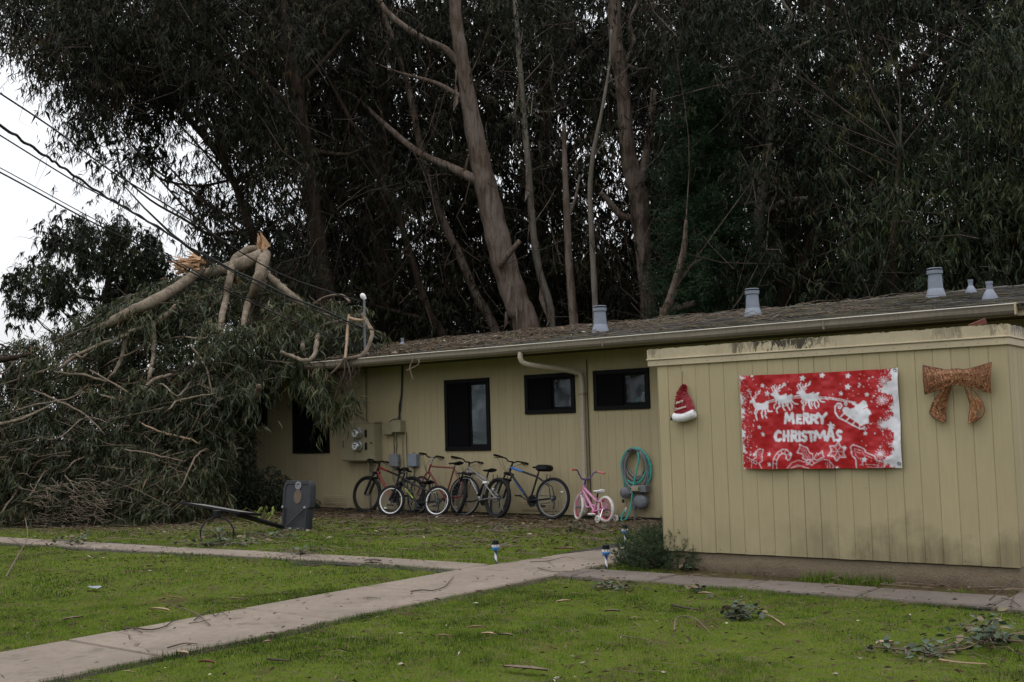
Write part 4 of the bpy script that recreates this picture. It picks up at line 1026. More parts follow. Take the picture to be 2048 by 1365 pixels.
L_ = np.linalg.norm(q2-q1); bdM = np.eye(4); bdM[:3, 0] = d_; bdM[:3, 1] = yd; bdM[:3, 2] = nn; bdM[:3, 3] = q1+yd*.3
MB().bbox((0, -.3, -.012), (L_, .3, .012), .006).xf(bdM).build('backboard', simple('clouded_board', (.2, .195, .17), .6), hp)
MB().bbox((-.015, -.315, -.018), (L_+.015, -.3, .018), .004).bbox((-.015, .3, -.018), (L_+.015, .315, .018), .004).bbox((-.015, -.3, -.018), (-.001, .3, .018), .003).bbox((L_+.001, -.3, -.018), (L_+.015, .3, .018), .003).xf(bdM).build('board_edge', M['black'], hp)
rt = MB()
ctr = DP(434, 1068, HT-.3); rr_ = .225; rx_ = np.array([.66, .75, 0.])
ring = [ctr+rx_*rr_*math.cos(a)+np.array([0, 0, rr_*math.sin(a)]) for a in np.linspace(-.7, pi+.7, 34)]
rt.tube(ring, .0115, 7); rt.bbox(ctr+[-.05, -.04, rr_-.005], ctr+[.05, .04, rr_+.1], .008)
rt.build('rim', M['blackm'], hp, True)
nt_ = MB()
for k in range(5):
    a = pi*(.12+.76*k/4); p_ = ctr+rx_*rr_*math.cos(a)+np.array([0, 0, rr_*math.sin(a)]); nt_.tube(catmull([p_, p_+[.05*rnd.uniform(-1, 1), -.08, -.12], p_+[.08*rnd.uniform(-1, 1), -.1, -p_[2]+.01]], 3), .0016, 4)
nt_.build('net', M['hosegrey'], hp, True)

# ================================================================== SNOWMAN STAKES
def stake(loc):
    t = thing('snowman_light', 'snowman garden stake light in a black hat, standing beside the concrete path', 'garden light', loc, 'snowman stake lights')
    x, y = loc[:2]
    MB().lathe([(.001, .168), (.034, .17), (.04, .185), (.042, .205), (.04, .214)], (x, y, 0), n=16).build('head', M['white'], t, True)
    MB().lathe([(.026, .150), (.036, .158), (.041, .172), (.0405, .183), (.036, .184)], (x, y, 0), n=16).build('scarf', M['snowblue'], t, True)
    MB().lathe([(.047, .212), (.047, .218), (.034, .219), (.034, .252), (.03, .255), (.001, .256)], (x, y, 0), n=16).build('hat', M['blackm'], t, True)
    st_ = MB(); NS = 26
    for k in range(NS):
        pass
    vs, fs, ms = [], [], []
    for k in range(NS+1):
        z = .155-.165*k/NS; r = .0135*(1-.6*max(0, (k-18)/8))
        for j in range(8): a = 2*pi*j/8+k*.3; vs.append((x+r*math.cos(a), y+r*math.sin(a), z))
    for k in range(NS):
        for j in range(8): fs.append((k*8+j, k*8+(j+1) % 8, k*8+8+(j+1) % 8, k*8+8+j)); ms.append(0 if j < 4 else 1)
    m_ = MB(); m_.v = vs; m_.f = fs; m_.m = ms; m_.build('stem', [M['white'], M['navy']], t, True)
    d = np.array([-x, -y, 0]); d /= np.linalg.norm(d); sd2 = np.array([-d[1], d[0], 0]); c = np.array([x, y, .197])
    hd_ = [o for o in t.children if o.name.startswith('head')][0]
    for s_ in (-1, 1): MB().lathe([(.006, 0), (.001, .004)], c+d*.039+sd2*s_*.014, d, 8).build('eye', M['blackm'], hd_)
    MB().lathe([(.005, 0), (.001, .02)], c+d*.04-[0, 0, .012], d, 8).build('nose', M['coral'], hd_)
    return t
s1 = stake(tuple(G(992, 1129)[:2])+(0,))
tag(s1, 'snowman stake light alone at the junction of the two paths')
tag(dup_thing(s1, tuple(G(1213, 1141)[:2])+(0,), None), 'snowman stake light in front of the needle-leaved shrub, by the concrete')
tag(dup_thing(s1, tuple(G(1251, 1093)[:2])+(0,), None), 'snowman stake light behind the needle-leaved shrub, near the gas meter')

# ================================================================== CHRISTMAS BANNER
BW_, BH_ = 256, 163
cz = np.array([[120, 182], [1818, 85], [1868, 1160], [155, 1175]], float)          # print corners in drawing units: TL TR BR BL
cs = [SH(1482, 752), SH(1797, 737), SH(1806, 936), SH(1490, 938.5)]
u, v = np.meshgrid(np.linspace(0, 1, BW_+1), np.linspace(0, 1, BH_+1))
def bil(c, u, v): c = np.asarray(c, float); return ((1-u)*(1-v))[..., None]*c[0]+(u*(1-v))[..., None]*c[1]+(u*v)[..., None]*c[2]+((1-u)*v)[..., None]*c[3]
Z = bil(cz, u, v); ZX, ZY = Z[..., 0], Z[..., 1]
ink = np.zeros_like(ZX)
def put(mask, val=1.): ink[mask] = np.maximum(ink[mask], val)
def poly(pts):
    P = np.array(pts, float); ins = np.zeros(ZX.shape, bool); n = len(P)
    for i in range(n):
        (x0, y0), (x1, y1) = P[i], P[(i+1) % n]
        if y0 == y1: continue
        c = ((y0 > ZY) != (y1 > ZY)) & (ZX < (x1-x0)*(ZY-y0)/(y1-y0)+x0); ins ^= c
    return ins
def stroke(pts, t, sq=False):
    P = np.array(pts, float); m = np.zeros(ZX.shape, bool)
    for i in range(len(P)-1):
        a, b = P[i], P[i+1]; d = b-a; L2 = d@d+1e-9; k = ((ZX-a[0])*d[0]+(ZY-a[1])*d[1])/L2
        kc = np.clip(k, 0, 1); ds = np.hypot(ZX-a[0]-kc*d[0], ZY-a[1]-kc*d[1]); m |= ds < t/2
    return m
def circ(x, y, r): return np.hypot(ZX-x, ZY-y) < r
def starp(x, y, r, n=5, q=.45, a0=-pi/2): return [(x+(r if k % 2 == 0 else r*q)*math.cos(a0+pi*k/n), y+(r if k % 2 == 0 else r*q)*math.sin(a0+pi*k/n)) for k in range(2*n)]
for x, y, r in ((835,195,38),(1040,162,34),(1320,165,32),(1320,285,38),(1245,357,30),(1510,368,30),(380,280,28),(435,367,36),(350,727,28),(392,803,28),(1500,787,28),(460,1012,28),(460,1122,30),(695,1015,26),(632,265,26),(285,1022,26),(265,178,24),(1490,1070,38),(1285,945,26),(1200,1162,22)):
    put(poly(starp(x, y, r, 5, .5, -pi/2+.15)))
# lettering, one hand-cut capital at a time: strokes in a unit cell
GL = {'M': [[(0,1),(.16,0)],[(.16,0),(.5,.75)],[(.5,.75),(.84,0)],[(.84,0),(1,1)]], 'E': [[(.1,0),(.1,1)],[(.1,.04),(.95,0)],[(.1,.5),(.8,.5)],[(.1,.96),(1,.98)]],
      'R': [[(.1,0),(.1,1)],[(.1,.05),(.75,.05),(.95,.25),(.75,.5),(.1,.52)],[(.4,.52),(1,1)]], 'Y': [[(0,0),(.5,.5)],[(1,0),(.5,.5)],[(.5,.45),(.45,1)]],
      'C': [[(.95,.15),(.6,.03),(.2,.2),(.05,.55),(.25,.9),(.65,.97),(.95,.85)]], 'H': [[(.1,0),(.1,1)],[(.9,0),(.9,1)],[(.1,.5),(.9,.5)]], 'I': [[(.5,0),(.5,1)]],
      'S': [[(.95,.1),(.5,.02),(.12,.22),(.3,.45),(.8,.58),(.9,.82),(.5,.98),(.05,.9)]], 'T': [[(0,.05),(1,.05)],[(.5,.05),(.5,1)]], 'A': [[(0,1),(.45,0)],[(.5,0),(1,1)],[(.2,.68),(.8,.68)]]}
def word(txt, boxes, t):
    for ch, (x0, x1, y0, y1) in zip(txt, boxes):
        h = t/2
        for s_ in GL[ch]: put(stroke([(x0+h+(x1-x0-t)*a, y0+h+(y1-y0-t)*b) for a, b in s_], t))
word('MERRY', [(618,742,562,694),(746,828,580,694),(826,918,562,692),(908,1010,575,690),(985,1106,560,692)], 31)
word('CHRISTMAS', [(503,598,750,888),(596,690,756,884),(690,782,752,888),(776,812,760,884),(805,890,752,888),(878,972,756,884),(950,1092,752,872),(1078,1182,705,880),(1180,1262,745,888)], 31)
put(poly(starp(1132, 705, 48, 5, .45))); put(stroke([(1140,700),(1180,712)], 8)); put(stroke([(1140,715),(1175,738)], 8))
# three reindeer in harness
def deer(ox, oy, k=1., run=0):
    f = lambda pts: [(ox+x*k, oy+y*k) for x, y in pts]
    put(poly(f([(-75,-20),(-40,-32),(10,-25),(50,-40),(85,-55),(92,-40),(80,-15),(85,20),(55,38),(10,45),(-30,52),(-60,35)])))
    put(stroke(f([(-60,5),(-85,-50)]), 42*k)); put(stroke(f([(-85,-55),(-120,-38)]), 30*k)); put(stroke(f([(-70,-75),(-52,-92)]), 10*k))
    for s_ in ([(-88,-75),(-75,-100),(-40,-118),(-15,-135),(-8,-170)],[(-60,-110),(-52,-150)],[(-30,-124),(-22,-158)],[(-95,-70),(-112,-98),(-118,-130),(-108,-155)],[(-114,-115),(-132,-135)]): put(stroke(f(s_), 9*k))
    lg = [[(-50,35),(-75,80),(-45,120),(-42,160)],[(-30,40),(-48,90),(-52,135)],[(30,35),(15,80),(30,135)],[(45,30),(60,75),(55,110),(70,130)],[(70,15),(85,60),(125,58)]]
    if run: lg = [[(-50,35),(-60,85),(-90,110),(-84,150)],[(-25,40),(-20,90),(0,125)],[(35,35),(30,80),(55,120)],[(55,30),(80,70),(78,108)],[(72,10),(105,50),(150,55)]]
    for s_ in lg: put(stroke(f(s_), 15*k))
deer(365, 498, .98); deer(632, 420, 1.0, 1); deer(585, 405, .8, 1); deer(925, 395, 1.0, 1); deer(880, 385, .82)
for s_ in ([(418,455),(560,415)],[(420,470),(560,434)],[(705,392),(850,384)],[(705,412),(850,408)],[(1000,392),(1150,405),(1290,430),(1400,452)],[(1000,412),(1150,420),(1260,440),(1380,458)]): put(stroke(s_, 9))
# sleigh heaped with sacks, a hooded driver
for s_, t in (([(1232,515),(1250,492),(1236,466),(1205,466),(1182,500),(1182,560),(1218,620),(1350,690),(1450,738),(1488,735),(1495,715)], 16), ([(1225,490),(1212,505),(1220,525),(1238,520)], 11), ([(1275,575),(1236,610)], 14), ([(1330,615),(1290,655)], 14), ([(1395,655),(1360,692)], 14), ([(1455,690),(1438,722)], 14)): put(stroke(s_, t))
put(poly([(1255,535),(1270,508),(1300,500),(1340,522),(1382,512),(1405,482),(1440,462),(1470,430),(1500,442),(1512,475),(1524,492),(1510,510),(1545,540),(1562,578),(1535,600),(1532,650),(1535,680),(1490,692),(1470,706),(1390,655),(1310,605),(1265,575)]))
put(circ(1292, 470, 20)); put(stroke([(1370,462),(1400,480)], 26)); ink[circ(1294, 472, 7)] = 0; ink[stroke([(1478,528),(1505,508)], 9)] = 0
# baking motifs in pale line along the bottom
PK = .62
def line(pts, t=9, val=PK): put(stroke(pts, t), val)
line([(500,1165),(518,1060),(548,1000),(605,962),(655,968),(694,1012),(697,1050),(672,1082),(650,1066),(645,1020),(612,1004),(578,1030),(556,1080),(545,1165)], 10, .8)
for a, b in (((520,1060),(560,1075)),((510,1110),(552,1115)),((545,1005),(585,1025)),((590,968),(605,1008)),((640,962),(632,1005)),((690,1010),(648,1025))): line([a, b], 12, .45)
line([(660,1165),(700,1110),(780,1080),(850,1098),(870,1082)], 9)
hl = [(795,905),(802,940),(768,1000),(832,1012),(830,1060),(872,1080),(900,1070),(942,1072),(940,1010),(902,1000),(872,940),(830,930),(795,905)]; line(hl, 9, .8)
for k in range(9): y_ = 960+k*13; line([(800+k*6, y_), (845+k*9, y_-18)], 4, .5)
line([(950,1060),(985,1000),(1012,1010),(1052,972),(1056,1010),(1078,1040),(1040,1050),(1000,1076),(950,1062)], 9, .8)
for k in range(6): line([(965+k*15, 1055-k*9), (985+k*14, 1015-k*5)], 4, .5)
for x, y, r in ((890,1085,22),(930,1106,26),(880,1115,16)):
    put(circ(x, y, r) & ~circ(x, y, r-8), .8)
line([(690,1165),(800,1140),(900,1165)], 8); line([(960,1110),(1060,1062),(1130,1080),(1168,1140),(1160,1168)], 9); line([(700,1168),(760,1130),(850,1150)], 7)
for k in range(7): line([(1090+k*9, 1100), (1095+k*9, 1160)], 4, .45)
sp_ = starp(1208, 985, 104, 6, .62, -pi/2+.1); line(sp_+[sp_[0]], 12, .8); sp_ = starp(1208, 985, 78, 6, .62, -pi/2+.1); line(sp_+[sp_[0]], 5, .5)
for k in range(3): a = k*pi/3; line([(1208-45*math.cos(a), 985-45*math.sin(a)), (1208+45*math.cos(a), 985+45*math.sin(a))], 8, .6)
line([(1345,932),(1372,910),(1480,950),(1500,992),(1602,1032),(1622,1080),(1705,1104),(1695,1150)], 11, .8); line([(1345,932),(1362,1030),(1396,1062),(1406,1165)], 11, .8)
line([(1380,950),(1460,975),(1480,1015),(1580,1055)], 6, .5); line([(1380,950),(1395,1020),(1430,1060)], 6, .5); line([(1440,1050),(1470,1110),(1440,1130)], 7, .6); line([(1400,985),(1450,1000)], 6, .5)
line([(1500,1120),(1640,1130),(1620,1165)], 8, .5); line([(1520,1150),(1690,1160)], 7, .5)
line([(190,1050),(262,1080),(312,1050),(300,990),(342,960),(388,968),(370,1020),(382,1082),(342,1112),(372,1165)], 9, .8); line([(250,1085),(240,1165)], 8, .6)
for x, y, r in ((265,1095,20),(300,1105,22)): put(circ(x, y, r) & ~circ(x, y, r-7), .8)
for k in range(6): line([(310+k*10, 1000+k*14), (372, 985+k*16)], 4, .45)
# snow along both ends and flakes
nz = vnoise(ZX/26, ZY/26, 5)*.55+vnoise(ZX/11, ZY/11, 6)*.45
sc_ = np.random.default_rng(3).random(ZX.shape); sc_ = .55*sc_+.45*vnoise(ZX/7, ZY/7, 9)
lump = 45*np.sin(ZY/62.)+30*np.sin(ZY/31.+1)
eR = (ZX-(1712+lump*1.1+(ZY-600)*.04))/80.; eL = ((165+(ZY-180)*.02+lump*.5)-ZX)/70.
for e in (eR, eL): put(e+nz*1.3-.75 > .35, .96); put((e > -1.7) & (sc_ > .74-.13*np.clip(e, -1.7, 1)), .85)
g2 = np.random.default_rng(11)
for k in range(150):
    if k < 60: x, y, r = g2.uniform(1420, 1740), g2.uniform(130, 1130), g2.uniform(4, 11)
    elif k < 110: x, y, r = g2.uniform(150, 320), g2.uniform(200, 1120), g2.uniform(4, 10)
    else: x, y, r = g2.uniform(400, 1500), g2.uniform(230, 560), g2.uniform(3, 6)
    put(circ(x, y, r), .8)
for k in range(4):
    x, y = 1668+g2.uniform(-25, 25), (225, 430, 700, 1010)[k]
    for j in range(6): a = j*pi/6; put(stroke([(x-55*math.cos(a), y-55*math.sin(a)), (x+55*math.cos(a), y+55*math.sin(a))], 7), .8)
hem = (u > .968-.008*v)
ink[hem] = 1
sm = ink.copy(); sm[1:-1, 1:-1] = ink[1:-1, 1:-1]*.6+.1*(ink[:-2, 1:-1]+ink[2:, 1:-1]+ink[1:-1, :-2]+ink[1:-1, 2:])
SZ = bil(cs, u, v)
ripple = 1.7*(.006*np.sin(u*19+v*4)*np.sin(v*7+1)+.004*np.sin(u*41-v*9)+.010*np.exp(-((v-.9)/.06)**2)*np.sin(u*9)**2+.004*np.exp(-((u-.13)/.03)**2)+.006*(vnoise(u*14, v*9, 4)-.5)+.004*(vnoise(u*40, v*22, 14)-.5))
SZ[..., 1] += -.006*np.sin(pi*u)*(1-v)+.004*np.sin(u*23)*v*.5
off = .03+ripple
BV = SHED_O+SZ[..., 0:1]*SHX-0+off[..., None]*SHN; BV[..., 2] = SZ[..., 1]
ban = thing('christmas_banner', 'red cloth banner reading MERRY CHRISTMAS with white sleigh and reindeer', 'banner', tuple(shp((cs[0][0]+cs[1][0])/2, cs[2][1])))
idx = np.arange((BH_+1)*(BW_+1)).reshape(BH_+1, BW_+1); F_ = np.stack([idx[:-1, :-1], idx[1:, :-1], idx[1:, 1:], idx[:-1, 1:]], -1).reshape(-1, 4)
t = NT('banner_cloth'); a = t.attr('ink'); col = t.mix(a.outputs['Fac'], t.mix(t.noise(t.pos(), 4, 4), (.28, .009, .012), (.37, .014, .018)), (.56, .56, .6))
t.bsdf(col, .4, 0, None, .28)
bo = big_mesh('cloth', BV.reshape(-1, 3), F_, t.m, ban, smooth=True)
at = bo.data.attributes.new('ink', 'FLOAT', 'POINT'); at.data.foreach_set('value', sm.astype(np.float32).ravel())
for (a_, b_) in ((.985, .955), (.985, .02), (.012, .02)):
    p = shp(*(bil(cs, np.array(a_), np.array(b_))), .032); MB().torus(p, SHN, .012, .004, 16, 6).build('grommet', M['alloy'], ban, True)
p = shp(*cs[1], .026); MB().add([p+SHX*-.06+[0, 0, -.012], p+SHX*.005+[0, 0, -.02], p+SHX*.0+[0, 0, .012], p+SHN*.01+SHX*-.03+[0, 0, .004]], [(0,1,2),(0,2,3)]).build('folded_corner', M['cream'], ban)

# ================================================================== HAT DECORATION
hat = thing('santa_hat_decoration', 'red tinsel hat wall decoration with fluffy white brim on string', 'decoration', tuple(shp(*SH(1367, 838))))
SCL = 10.5
def HZ(x, y, off): return shp(*SH(1330+x/SCL, 730+y/SCL, 0), off)
edgeL = [(212,1040),(228,930),(228,830),(240,740),(268,600),(310,520),(365,450),(420,415)]
edgeR = [(648,945),(625,870),(590,800),(565,700),(510,620),(478,570),(478,500),(488,460),(455,412)]
def at_(e, k): q = np.array(e, float); return np.array([np.interp(k, np.linspace(0, 1, len(q)), q[:, i]) for i in (0, 1)])
hv, n1, n2 = [], 24, 9
for i in range(n1+1):
    k = i/n1; a, b = at_(edgeL, k), at_(edgeR, k)
    for j in range(n2+1):
        s_ = j/n2; x, y = a+(b-a)*s_+[0, 20*math.sin(pi*s_)*(1-k)]; hv.append(HZ(x, y, .02+.05*math.sin(pi*s_)*(1-.4*k)))
for i in range(n1+1):
    k = i/n1
hf = [(i*(n2+1)+j, i*(n2+1)+j+1, (i+1)*(n2+1)+j+1, (i+1)*(n2+1)+j) for i in range(n1) for j in range(n2)]
hbk = MB().add(hv, hf); nb_ = len(hbk.v)
rim_i = [j for j in range(n2+1)]+[i*(n2+1)+n2 for i in range(1, n1+1)]+[n1*(n2+1)+j for j in range(n2-1, -1, -1)]+[i*(n2+1) for i in range(n1-1, 0, -1)]
bk_v = [np.array(hbk.v[i])-SHN*.0 for i in rim_i]
for q in bk_v:
    d = (q-SHED_O)@SHN; q -= SHN*(d-.016)
hbk.add(bk_v, [tuple(range(len(bk_v)))]+[])
hbk.f += [(rim_i[i], rim_i[(i+1) % len(rim_i)], nb_+(i+1) % len(rim_i), nb_+i) for i in range(len(rim_i))]; hbk.m += [0]*len(rim_i)
hc = hbk.build('cone', M['tinsel'], hat, True)
tn = [MB(), MB()]
for r_ in range(17):
    k = (r_+.5)/17; a, b = at_(edgeL, k), at_(edgeR, k); seg = 14
    for q in range(60):
        s_ = rnd.random(); x, y = a+(b-a)*s_+[0, 20*math.sin(pi*s_)*(1-k)]; o_ = .022+.052*math.sin(pi*s_)*(1-.4*k)
        p_ = HZ(x+rnd.uniform(-4, 4), y+rnd.uniform(-9, 9), o_); dv = SHX*rnd.uniform(-.009, .009)+np.array([0, 0, rnd.uniform(-.006, .006)])+SHN*rnd.uniform(.004, .013)
        hi = rnd.random() < (.5 if r_ % 2 == 0 else .12); w_ = SHX*.0012+np.array([0, 0, .002]); tn[hi].add([p_-w_, p_+w_, p_+dv+w_, p_+dv-w_], [(0,1,2,3)])
tn[0].build('tinsel', M['tinsel'], hc, kind='stuff'); tn[1].build('tinsel', M['tinsel2'], hc, kind='stuff')
bm_ = MB(); spine = [HZ(x, y, .045) for x, y in ((212,1105),(300,1112),(400,1110),(500,1085),(590,1055),(672,1015))]
bm_.tube(catmull(spine, 4), [.03]+[.044]*19+[.03], 12)
br_ = bm_.build('brim', M['fluff'], hat, True); fz = MB(); sp2 = catmull(spine, 4)
for k in range(1500):
    q = sp2[rnd.randrange(len(sp2))]+SHX*rnd.uniform(-.008, .008); d = np.array([rnd.gauss(0, 1) for _ in range(3)]); d /= np.linalg.norm(d)
    if d@SHN < -.3: continue
    p_ = q+d*.042; e = p_+d*rnd.uniform(.004, .012)+np.array([rnd.uniform(-.004, .004)]*3); w_ = np.cross(d, [.3, .2, .9])*.0022; fz.add([p_-w_, p_+w_, e], [(0,1,2)])
fz.build('fluff', M['fluff'], br_, kind='stuff')
MB().tube([HZ(400, 430, .03), HZ(385, 300, .022), HZ(388, 165, .018)], .0035, 5).build('string', M['string'], hat, True)
MB().lathe([(.006, 0), (.008, .01)], HZ(390, 150, .016), SHN, 8).build('nail', M['alloy'], hat)
tr_ = MB(); c_ = np.array(HZ(222, 1110, .092))
for k in range(3): z_ = .022-.016*k; w_ = .008+.005*k; tr_.add([c_+SHX*-w_+[0, 0, z_-.016], c_+SHX*w_+[0, 0, z_-.016], c_+[0, 0, z_+.008], c_+SHX*-w_*.7-SHN*.01+[0, 0, z_-.016]], [(0,1,2),(0,2,3)])
tr_.build('tree_charm', M['leaf_pine'], hat)
for txt, x, y, sz, ang in (('Merry', 315, 830, .034, .3), ('Christmas', 285, 965, .032, .24)):
    fc = bpy.data.curves.new('lettering', 'FONT'); fc.body = txt; fc.size = sz; fc.shear = .35; fc.extrude = .001; fc.offset = .0008; fc.resolution_u = 2
    tmp = bpy.data.objects.new('tmp', fc); me = bpy.data.meshes.new_from_object(tmp); bpy.data.objects.remove(tmp)
    me.materials.clear(); me.materials.append(M['cream']); o = bpy.data.objects.new('lettering', me); link(o, hat)
    R3 = Matrix(((SHX[0], 0, SHN[0]), (SHX[1], 0, SHN[1]), (0, 1, 0))).to_4x4(); o.matrix_basis = Matrix.Translation(Vector(HZ(x, y, .083))) @ R3 @ Matrix.Rotation(ang, 4, 'Z')

# ================================================================== BOW
bow = thing('bow_decoration', 'large copper mesh ribbon bow with gold glitter on the shed wall', 'decoration', tuple(shp(*SH(1920, 845))))
BS = 9.748
def BZ(x, y, off): return shp(*SH(1840+x/BS, 715+y/BS, 0), off)
def ribbon(name, quad_rows, offs, den, hole=None):
    """rows: [(xa,ya,xb,yb)...] across; solid dark cloth with loose wire and glitter on it"""
    rows_ = np.array(quad_rows, float); n = len(rows_); m_ = 8; k_ = np.linspace(0, 1, n*4)
    R_ = np.stack([np.interp(k_, np.linspace(0, 1, n), rows_[:, i]) for i in range(4)], 1); O_ = np.interp(k_, np.linspace(0, 1, n), offs)
    fn = lambda a, b: BZ(*( np.array([np.interp(a, k_, R_[:, 0]), np.interp(a, k_, R_[:, 1])])*(1-b)+np.array([np.interp(a, k_, R_[:, 2]), np.interp(a, k_, R_[:, 3])])*b ), float(np.interp(a, k_, O_))+.02*math.sin(pi*b)+.006*math.sin(b*17+a*5)*(.4+a))
    mb = MB(); K = len(k_)
    vs = [fn(a, j/m_) for a in k_ for j in range(m_+1)]
    fs = [(i*(m_+1)+j, i*(m_+1)+j+1, (i+1)*(m_+1)+j+1, (i+1)*(m_+1)+j) for i in range(K-1) for j in range(m_) if not (hole and hole((i+.5)/K, (j+.5)/m_))]
    cl_ = mb.add(vs, fs).build(name, M['copper_d'] if not hole else M['copper'], bow, True)
    wr, gl, ed = MB(), MB(), MB()
    for q in range(den):
        a, b = rnd.random(), rnd.random(); L = rnd.uniform(.1, .4); th = rnd.gauss(1.2, .7); a2, b2 = min(1, max(0, a+L*math.cos(th)*.6)), min(1, max(0, b+L*math.sin(th)))
        if hole and hole(a, b) and rnd.random() < .6: continue
        p0_, p1_ = fn(a, b)+SHN*rnd.uniform(.002, .009), fn(a2, b2)+SHN*rnd.uniform(.002, .009); wr.tube([p0_, (p0_+p1_)/2+SHN*.004, p1_], .0011, 3, 0, False)
    for q in range(den//3):
        a, b = rnd.random(), rnd.random()
        if hole and hole(a, b): continue
        p_ = fn(a, b)+SHN*.008; r_ = rnd.choice((.0015, .002, .0035)); gl.add([p_-SHX*r_, p_+[0, 0, r_], p_+SHX*r_, p_-[0, 0, r_]], [(0,1,2,3)])
    for b in (0., 1.): ed.tube([fn(a, b) for a in k_], .0035, 5)
    for a in (0., 1.): ed.tube([fn(a, j/m_) for j in range(m_+1)], .0035, 5)
    wr.build('wire', M['copper'], cl_, kind='stuff'); gl.build('glitter', M['copper_l'], cl_, kind='stuff'); ed.build('edge_wire', M['copper_d'], cl_)
ribbon('loop', [(90,155,130,725),(200,180,300,672),(400,215,480,610),(560,245,590,575),(680,250,690,560)], [.05, .055, .07, .09, .09], 420)
ribbon('loop', [(1425,100,1408,700),(1300,140,1300,672),(1150,185,1100,600),(1000,230,960,570),(890,240,890,560)], [.05, .055, .07, .09, .09], 420)
ribbon('tail', [(500,590,680,540),(380,720,590,740),(270,880,545,880),(195,1080,525,1050),(270,1180,525,1180),(480,1278,520,1240)], [.07, .04, .03, .025, .025, .025], 420)
ribbon('tail', [(905,575,1010,570),(940,720,1130,720),(990,880,1240,880),(995,1010,1285,1030),(965,1130,1240,1150),(955,1290,1080,1260)], [.07, .04, .03, .025, .025, .025], 300, lambda a, b: (b > .45 and .5 < a < .8) or (a < .28 and b > .3))
ribbon('knot', [(650,240,680,555),(740,228,740,550),(830,232,830,548),(910,250,890,560)], [.095, .12, .12, .095], 300)

# ================================================================== CABLES
def cable(pts, t0, t1, r, label, wig=0., end=None):
    n = len(pts); P = [DP(px, py, t0+(t1-t0)*i/(n-1)) for i, (px, py) in enumerate(pts)]
    Q = catmull(P, 8)
    if wig: Q = [q+np.array([0, 0, wig*math.sin(i*1.1)]) for i, q in enumerate(Q)]
    return MB().tube(Q, r, 6).build('power_cable', M['cable'], None, True, label, None, 'cable', 'overhead service cables')
dm = float((np.array([mxx, my, zt_])-CE)@CF)
cable([(-160, 82), (0, 187), (110, 260), (220, 341), (330, 408), (421, 466), (560, 548), (722, 604)], 11.5, dm, .011, 'uppermost black service cable crossing the sky to the mast')
cable([(-160, 175), (0, 252), (48, 284), (95, 315), (117, 330), (154, 355), (205, 390), (242, 410), (278, 432), (330, 463), (395, 503), (540, 575), (724, 655)], 11.5, dm, .017, 'thick twisted bundle of service cables below the uppermost one', .012)
cable([(-160, 172), (0, 271), (146, 361), (234, 408), (315, 456), (400, 507), (540, 583), (724, 660)], 11.5, dm, .009, 'thin black cable just under the twisted bundle')
cable([(-160, 265), (0, 345), (183, 444), (311, 506), (450, 580), (590, 645), (724, 700)], 11.5, dm, .010, 'lowest black service cable above the fallen tree')
cable([(-160, 255), (0, 336), (183, 436), (311, 500), (450, 574), (590, 640), (724, 696)], 11.5, dm, .006, 'thin wire running just above the lowest service cable')

# ================================================================== LEAVES
def unit(a): return a/np.maximum(np.linalg.norm(a, axis=-1, keepdims=True), 1e-9)
def leaf_mesh(P, D, L, W, four=False, curve=.25):
    if four == 'one':
        n = len(P); sd = unit(np.cross(D, rng.normal(size=(n, 3)))); tip = P+D*L[:, None]; m = P+D*(L*.25)[:, None]
        return np.stack([P, m+sd*W[:, None]*.6, tip], 1).reshape(-1, 3), np.arange(3*n).reshape(-1, 3), 1
    """sickle leaves: P bases, D directions, lengths, widths"""
    n = len(P); rv = rng.normal(size=(n, 3)); sd = unit(np.cross(D, rv)); up = np.cross(sd, D); L = L[:, None]; W = W[:, None]
    bend = (up*.6+sd*.8)*rng.normal(size=(n, 1))*curve*L
    tip = P+D*L+bend*.9; tip[:, 2] -= (.12*L)[:, 0]
    if not four:
        m = P+D*L*.45-bend*.15
        V = np.stack([P, m+sd*W*.5, m-sd*W*.5, tip], 1).reshape(-1, 3); b = np.arange(n)[:, None]*4
        F = np.concatenate([b+[[0, 1, 2]], b+[[1, 3, 2]]], 1).reshape(-1, 3); k = 2
    else:
        m1, m2 = P+D*L*.3-bend*.2, P+D*L*.65+bend*.12
        V = np.stack([P, m1+sd*W*.5, m1-sd*W*.5, m2+sd*W*.4, m2-sd*W*.4, tip], 1).reshape(-1, 3); b = np.arange(n)[:, None]*6
        F = np.concatenate([b+[[0, 1, 2]], b+[[1, 3, 4]], b+[[1, 4, 2]], b+[[3, 5, 4]]], 1).reshape(-1, 3); k = 4
    return V, F, k
def sprays(C, n, size, down=1., sl=(.12, .2), sw=(.018, .03), four=False, out=None, curve=.25, vbase=None):
    """C: spray origins; n leaves each, along a drooping twig of length size"""
    m = len(C); az = rng.uniform(0, 2*pi, m); el = rng.normal(-.25, .45, m)
    T = np.stack([np.cos(az)*np.cos(el), np.sin(az)*np.cos(el), np.sin(el)], 1)
    if out is not None: T = unit(T*.7+out)
    k = rng.random((m, n)); s_ = size*rng.uniform(.6, 1.3, m)[:, None]
    B = C[:, None]+T[:, None]*(k*s_)[..., None]; B[..., 2] -= .45*s_*k**2
    B += rng.normal(size=B.shape)*.035*size
    D = np.array([0, 0, -1.])*down+rng.normal(size=(m, n, 3))*.42+T[:, None]*.4; D = unit(D).reshape(-1, 3)
    N = m*n; V, F, q = leaf_mesh(B.reshape(-1, 3), D, rng.uniform(*sl, N), rng.uniform(*sw, N), four, curve)
    v = np.clip(rng.normal(.45, .2, N)+np.repeat(rng.normal(0, .16, m) if vbase is None else vbase+rng.normal(0, .08, m), n), 0, 1)
    return V, F, np.repeat(v, q)
